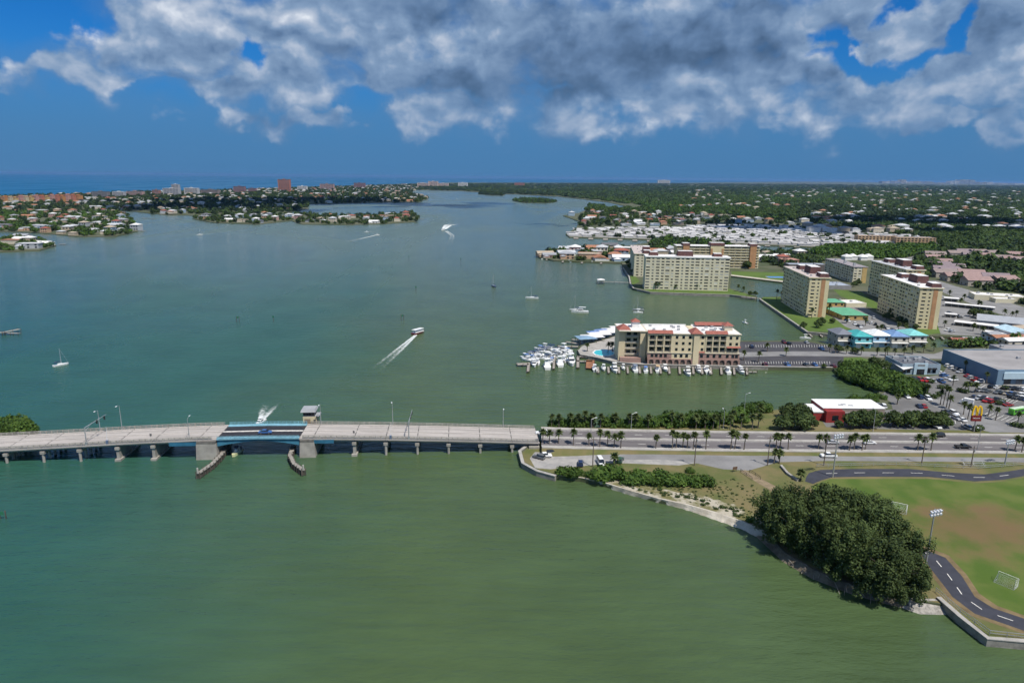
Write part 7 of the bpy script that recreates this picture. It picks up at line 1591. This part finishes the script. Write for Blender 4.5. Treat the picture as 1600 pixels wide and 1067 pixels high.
# rows of small roofs too far off to tell apart
def rooftops(name, pts, label, seed, smin=.7, smax=1.1, z=1.2):
    rs = random.Random(seed); mats_ = [FWALL[0], FWALL[1], FWALL[6], FROOF[5], FROOF[1], FROOF[3], FROOF[5], FROOF[2]]; mb = MB()
    for p in pts:
        s = rs.uniform(smin, smax); w, d, h = 15 * s, 11 * s, 5.5 * s; x, y = p[0], p[1]
        mb.box(x - w / 2, x + w / 2, y - d / 2, y + d / 2, z - .5, z + h, rs.randrange(3)); hip(mb, x - w / 2, x + w / 2, y - d / 2, y + d / 2, z + h + .01, 2.2 * s, .6, 3 + rs.randrange(5))
    o = mb.build(name, mats_); tag(o, label, 'roofs', kind='stuff')
rooftops('island_rooftops', [p for p in px_points(ISLW['barrier'], 520, 1.2, 61, world=True) if not any((p[0] - q[0]) ** 2 + (p[1] - q[1]) ** 2 < 700 for q in h4)], 'crowded small roofs along the barrier island', 62, .9, 1.3, 3.5)
rooftops('island_rooftops', [p for p in px_points(ISLW['mid_left'], 70, 1.2, 63, world=True) if not any((p[0] - q[0]) ** 2 + (p[1] - q[1]) ** 2 < 500 for q in h2)], 'small roofs between the trees of the left point', 64, .7, 1.0, 1.8)
rr_ = random.Random(65); sub = []
while len(sub) < 230:
    x, y = rr_.uniform(1060, 1610), 297 + 70 * rr_.random() ** 1.3
    if (x < 1250 and y > 330) or rr_.random() < .35 * (y < 312): continue
    if math.sin(x * .035 + y * .11) + math.sin(y * .42 + x * .009) > -.1: sub.append(G(x, y, 1.5))
rooftops('suburb_rooftops', sub, 'pale roofs scattered through the suburban woods', 66, .9, 1.5, 5.0)
# gulf-front hotels and the pastel row
def block(x0, x1, yb, yt, wm, label, rm=None, depth=18, floors=None, name='beach_hotel', cat='hotel', group='gulf front hotels', z=1.2):
    a, b = G(x0, yb, z), G(x1, yb, z); h = z_at(a, yt) - z; W_ = (b - a).length; n = floors or max(2, int(h / 3.4)); t = thing(name, label, cat, (a.x, a.y, z), 0, group)
    MB().box(0, W_, 0, depth, 0, h).build('wall', wm, t); fh = h / n
    for f in range(n): MB().box(W_ * .04, W_ * .96, -.25, -.01, f * fh + fh * .35, f * fh + fh * .78).build('window_band', GREYG, t)
    for k in range(5): MB().box(W_ * (.04 + .92 * k / 5), W_ * (.055 + .92 * k / 5), -.4, -.02, 0, h * .995).build('pilaster', wm, t)
    MB().box(-.4, W_ + .4, -.4, depth + .4, h + .003, h + .8).build('roof', rm or WROOF, t); MB().box(W_ * .4, W_ * .55, 4, depth - 4, h + .8, h + 4).build('plant_room', wm, t)
PAST = [('orange', (.52, .25, .10)), ('yellow', (.58, .43, .18)), ('coral', (.50, .20, .13)), ('cream', (.58, .50, .34)), ('pink', (.52, .30, .26))]
for i in range(15):
    n_, c_ = PAST[(i * 3 + i // 4) % 5]; block(2 + i * 8.2, 9.6 + i * 8.2, 318.5 - i * .22, 308 - i * .28 + (i % 3) * .8, cmat('pastel_' + n_, c_), f'{ordw(i + 1)} block from the left of the pastel beach row, {n_}', FROOF[2], 26, 5, 'beach_apartments', 'apartments', 'pastel beach apartments')
FH = [(144, 172, 309, 299.5, 'dark', (.20, .19, .20), 'long dark roofed beach hotel right of the pastel row'), (176, 196, 308, 300, 'grey', (.40, .40, .42), 'low grey beach hotel'), (198, 226, 307, 299, 'rose', (.42, .28, .26), 'rosy beach hotel with dark windows'), (238, 250, 306, 297, 'brick', (.34, .18, .15), 'brick red beach hotel left of the grey twin tower'), (255, 283, 306, 294.5, 'grey', (.40, .40, .42), 'grey stepped beach hotel'), (269, 281, 305, 288.5, 'grey', (.40, .40, .42), 'grey twin tower rising over the stepped hotel'), (288, 312, 304.5, 294, 'pale', (.46, .46, .47), 'pale beach hotel right of the twin tower'), (314, 344, 304, 296.5, 'brown', (.24, .20, .19), 'low brown beach hotel'), (365, 384, 302, 291.5, 'plum', (.26, .15, .17), 'plum coloured beach hotel'), (388, 400, 301, 294.5, 'plum', (.26, .15, .17), 'small plum coloured beach hotel'), (435, 454.5, 300, 280.5, 'rust', (.42, .17, .12), 'tall rust red tower hotel, the highest on the island'), (465, 480, 298, 291, 'white', (.66, .65, .63), 'white low hotel right of the rust red tower'), (500, 522, 297, 287.5, 'rose', (.42, .28, .26), 'rosy stepped hotel far along the beach'), (553, 570, 294.5, 286, 'plum', (.26, .15, .17), 'plum hotel near the woods'), (652, 668, 292, 286, 'pinkish', (.56, .42, .37), 'pinkish resort wing on the left'), (669, 682, 292, 283.5, 'pinkish', (.56, .42, .37), 'pinkish resort centre with the highest roof'), (683, 698, 292, 286.5, 'pinkish', (.56, .42, .37), 'pinkish resort wing on the right'), (716, 728, 292, 285.5, 'white', (.66, .65, .63), 'white hotel right of the pinkish resort'), (804, 816, 291, 285.5, 'rust', (.42, .17, .12), 'red roofed far hotel over the woods'), (1028, 1038, 287.3, 281.5, 'white', (.66, .65, .63), 'white far tower pair on the horizon')]
for (x0, x1, yb, yt, n_, c_, lab) in FH: block(x0, x1, yb, yt, cmat('hotel_' + n_, c_), lab, FROOF[0] if n_ in ('white', 'pinkish', 'grey', 'pale') else FROOF[4], 20 + (40 if x0 > 640 else 0))
rs_ = random.Random(5); k = 0
for i in range(34):
    x = 1378 + i * 6.3 + rs_.uniform(-2, 2); hgt = rs_.uniform(1.2, 5.2) * (1.35 if 1395 < x < 1425 or 1480 < x < 1530 else .7); yb = 286.6 + (x - 1378) * .0105; k += 1
    block(x, x + rs_.uniform(1.6, 4), yb, yb - hgt, rs_.choice((cmat('city_white', (.62, .61, .60)), cmat('city_grey', (.36, .37, .40)), cmat('city_tan', (.46, .41, .36)))), f'{ordw(k)} far city tower from the left on the right horizon', WROOF, 300, 6, 'city_tower', 'tower', 'far city towers on the horizon')

for i, (x, y, w, d) in enumerate(((1490, 541, 10, 7), (1508, 539, 9, 6), (1556, 536, 12, 8), (1575, 541, 14, 8), (1594, 537, 10, 8), (1590, 521, 16, 9), (1548, 531, 9, 7))):
    p = G(x, y, 1.5); house('shop_shed', f'{ordw(i + 1)} small low shed from the left between canal and blue store', (p.x, p.y), .05 * i, w, d, 3.2, 1.4, random.choice(FWALL), random.choice(FROOF), 'shed', 'low sheds by the canal', 1, 2, 'gable')
# ================================================================ low cumulus drifting overhead, whose shade lies on the far land
CLOUD = mat('cloud_vapour', (.86, .87, .88), 1.0, var=.03, scale=.004, spec=0., tl=.35)
def cloud(x, y, rx, ry, label, seed, alt=1250.):
    g_ = G(x, y, 2); c = g_ + sd * ((alt - 2) / sd.z); rs = np.random.RandomState(seed); bm = bmesh.new()
    for k in range(46):
        a, r = rs.rand() * 6.283, rs.rand() ** .6; q = rs.uniform(.10, .24) * (1.15 - .5 * r) * min(rx, ry); zz = rs.rand() * (1 - r) * 130
        M = Matrix.Translation((math.cos(a) * r * rx, math.sin(a) * r * ry, zz)) @ Matrix.Diagonal((q * rs.uniform(.9, 1.6), q * rs.uniform(.9, 1.3), q * .62, 1))
        bmesh.ops.create_icosphere(bm, subdivisions=2, radius=1, matrix=M)
    for v in bm.verts: v.co += Vector((math.sin(v.co.y * .05 + v.co.z * .03), math.sin(v.co.x * .06), math.sin(v.co.x * .04 + v.co.y * .05))) * 11
    me = bpy.data.meshes.new('cloud'); bm.to_mesh(me); bm.free(); me.materials.append(CLOUD); me.polygons.foreach_set('use_smooth', [True] * len(me.polygons))
    o = link('cloud', me, None, c); tag(o, label, 'cloud', kind='stuff')
cloud(470, 317, 780, 540, 'cumulus cloud shading the barrier island', 3); cloud(300, 326, 230, 190, 'smaller cumulus cloud shading the island end', 4)
cloud(1450, 352, 560, 330, 'cumulus cloud shading the suburban woods', 5); cloud(985, 351.5, 300, 60, 'narrow cumulus cloud shading the houses north of the park', 6)
# ================================================================ humid air
hz = MB().box(-63000, 63000, -1200, 61000, -2.0, 135.0).build('haze', None or bpy.data.materials.new('haze')); hz['kind'] = 'stuff'; hz['label'] = 'thin blue haze over bay and land'; hz['category'] = 'haze'
hm = bpy.data.materials['haze']; hm.use_nodes = True; ht_ = hm.node_tree; ht_.nodes.clear()
pv = N(ht_, 'ShaderNodeVolumePrincipled'); pv.inputs['Color'].default_value = (.27, .52, .92, 1); pv.inputs['Density'].default_value = 2.0e-5; pv.inputs['Anisotropy'].default_value = .2
L(ht_, pv.outputs[0], N(ht_, 'ShaderNodeOutputMaterial').inputs['Volume'])
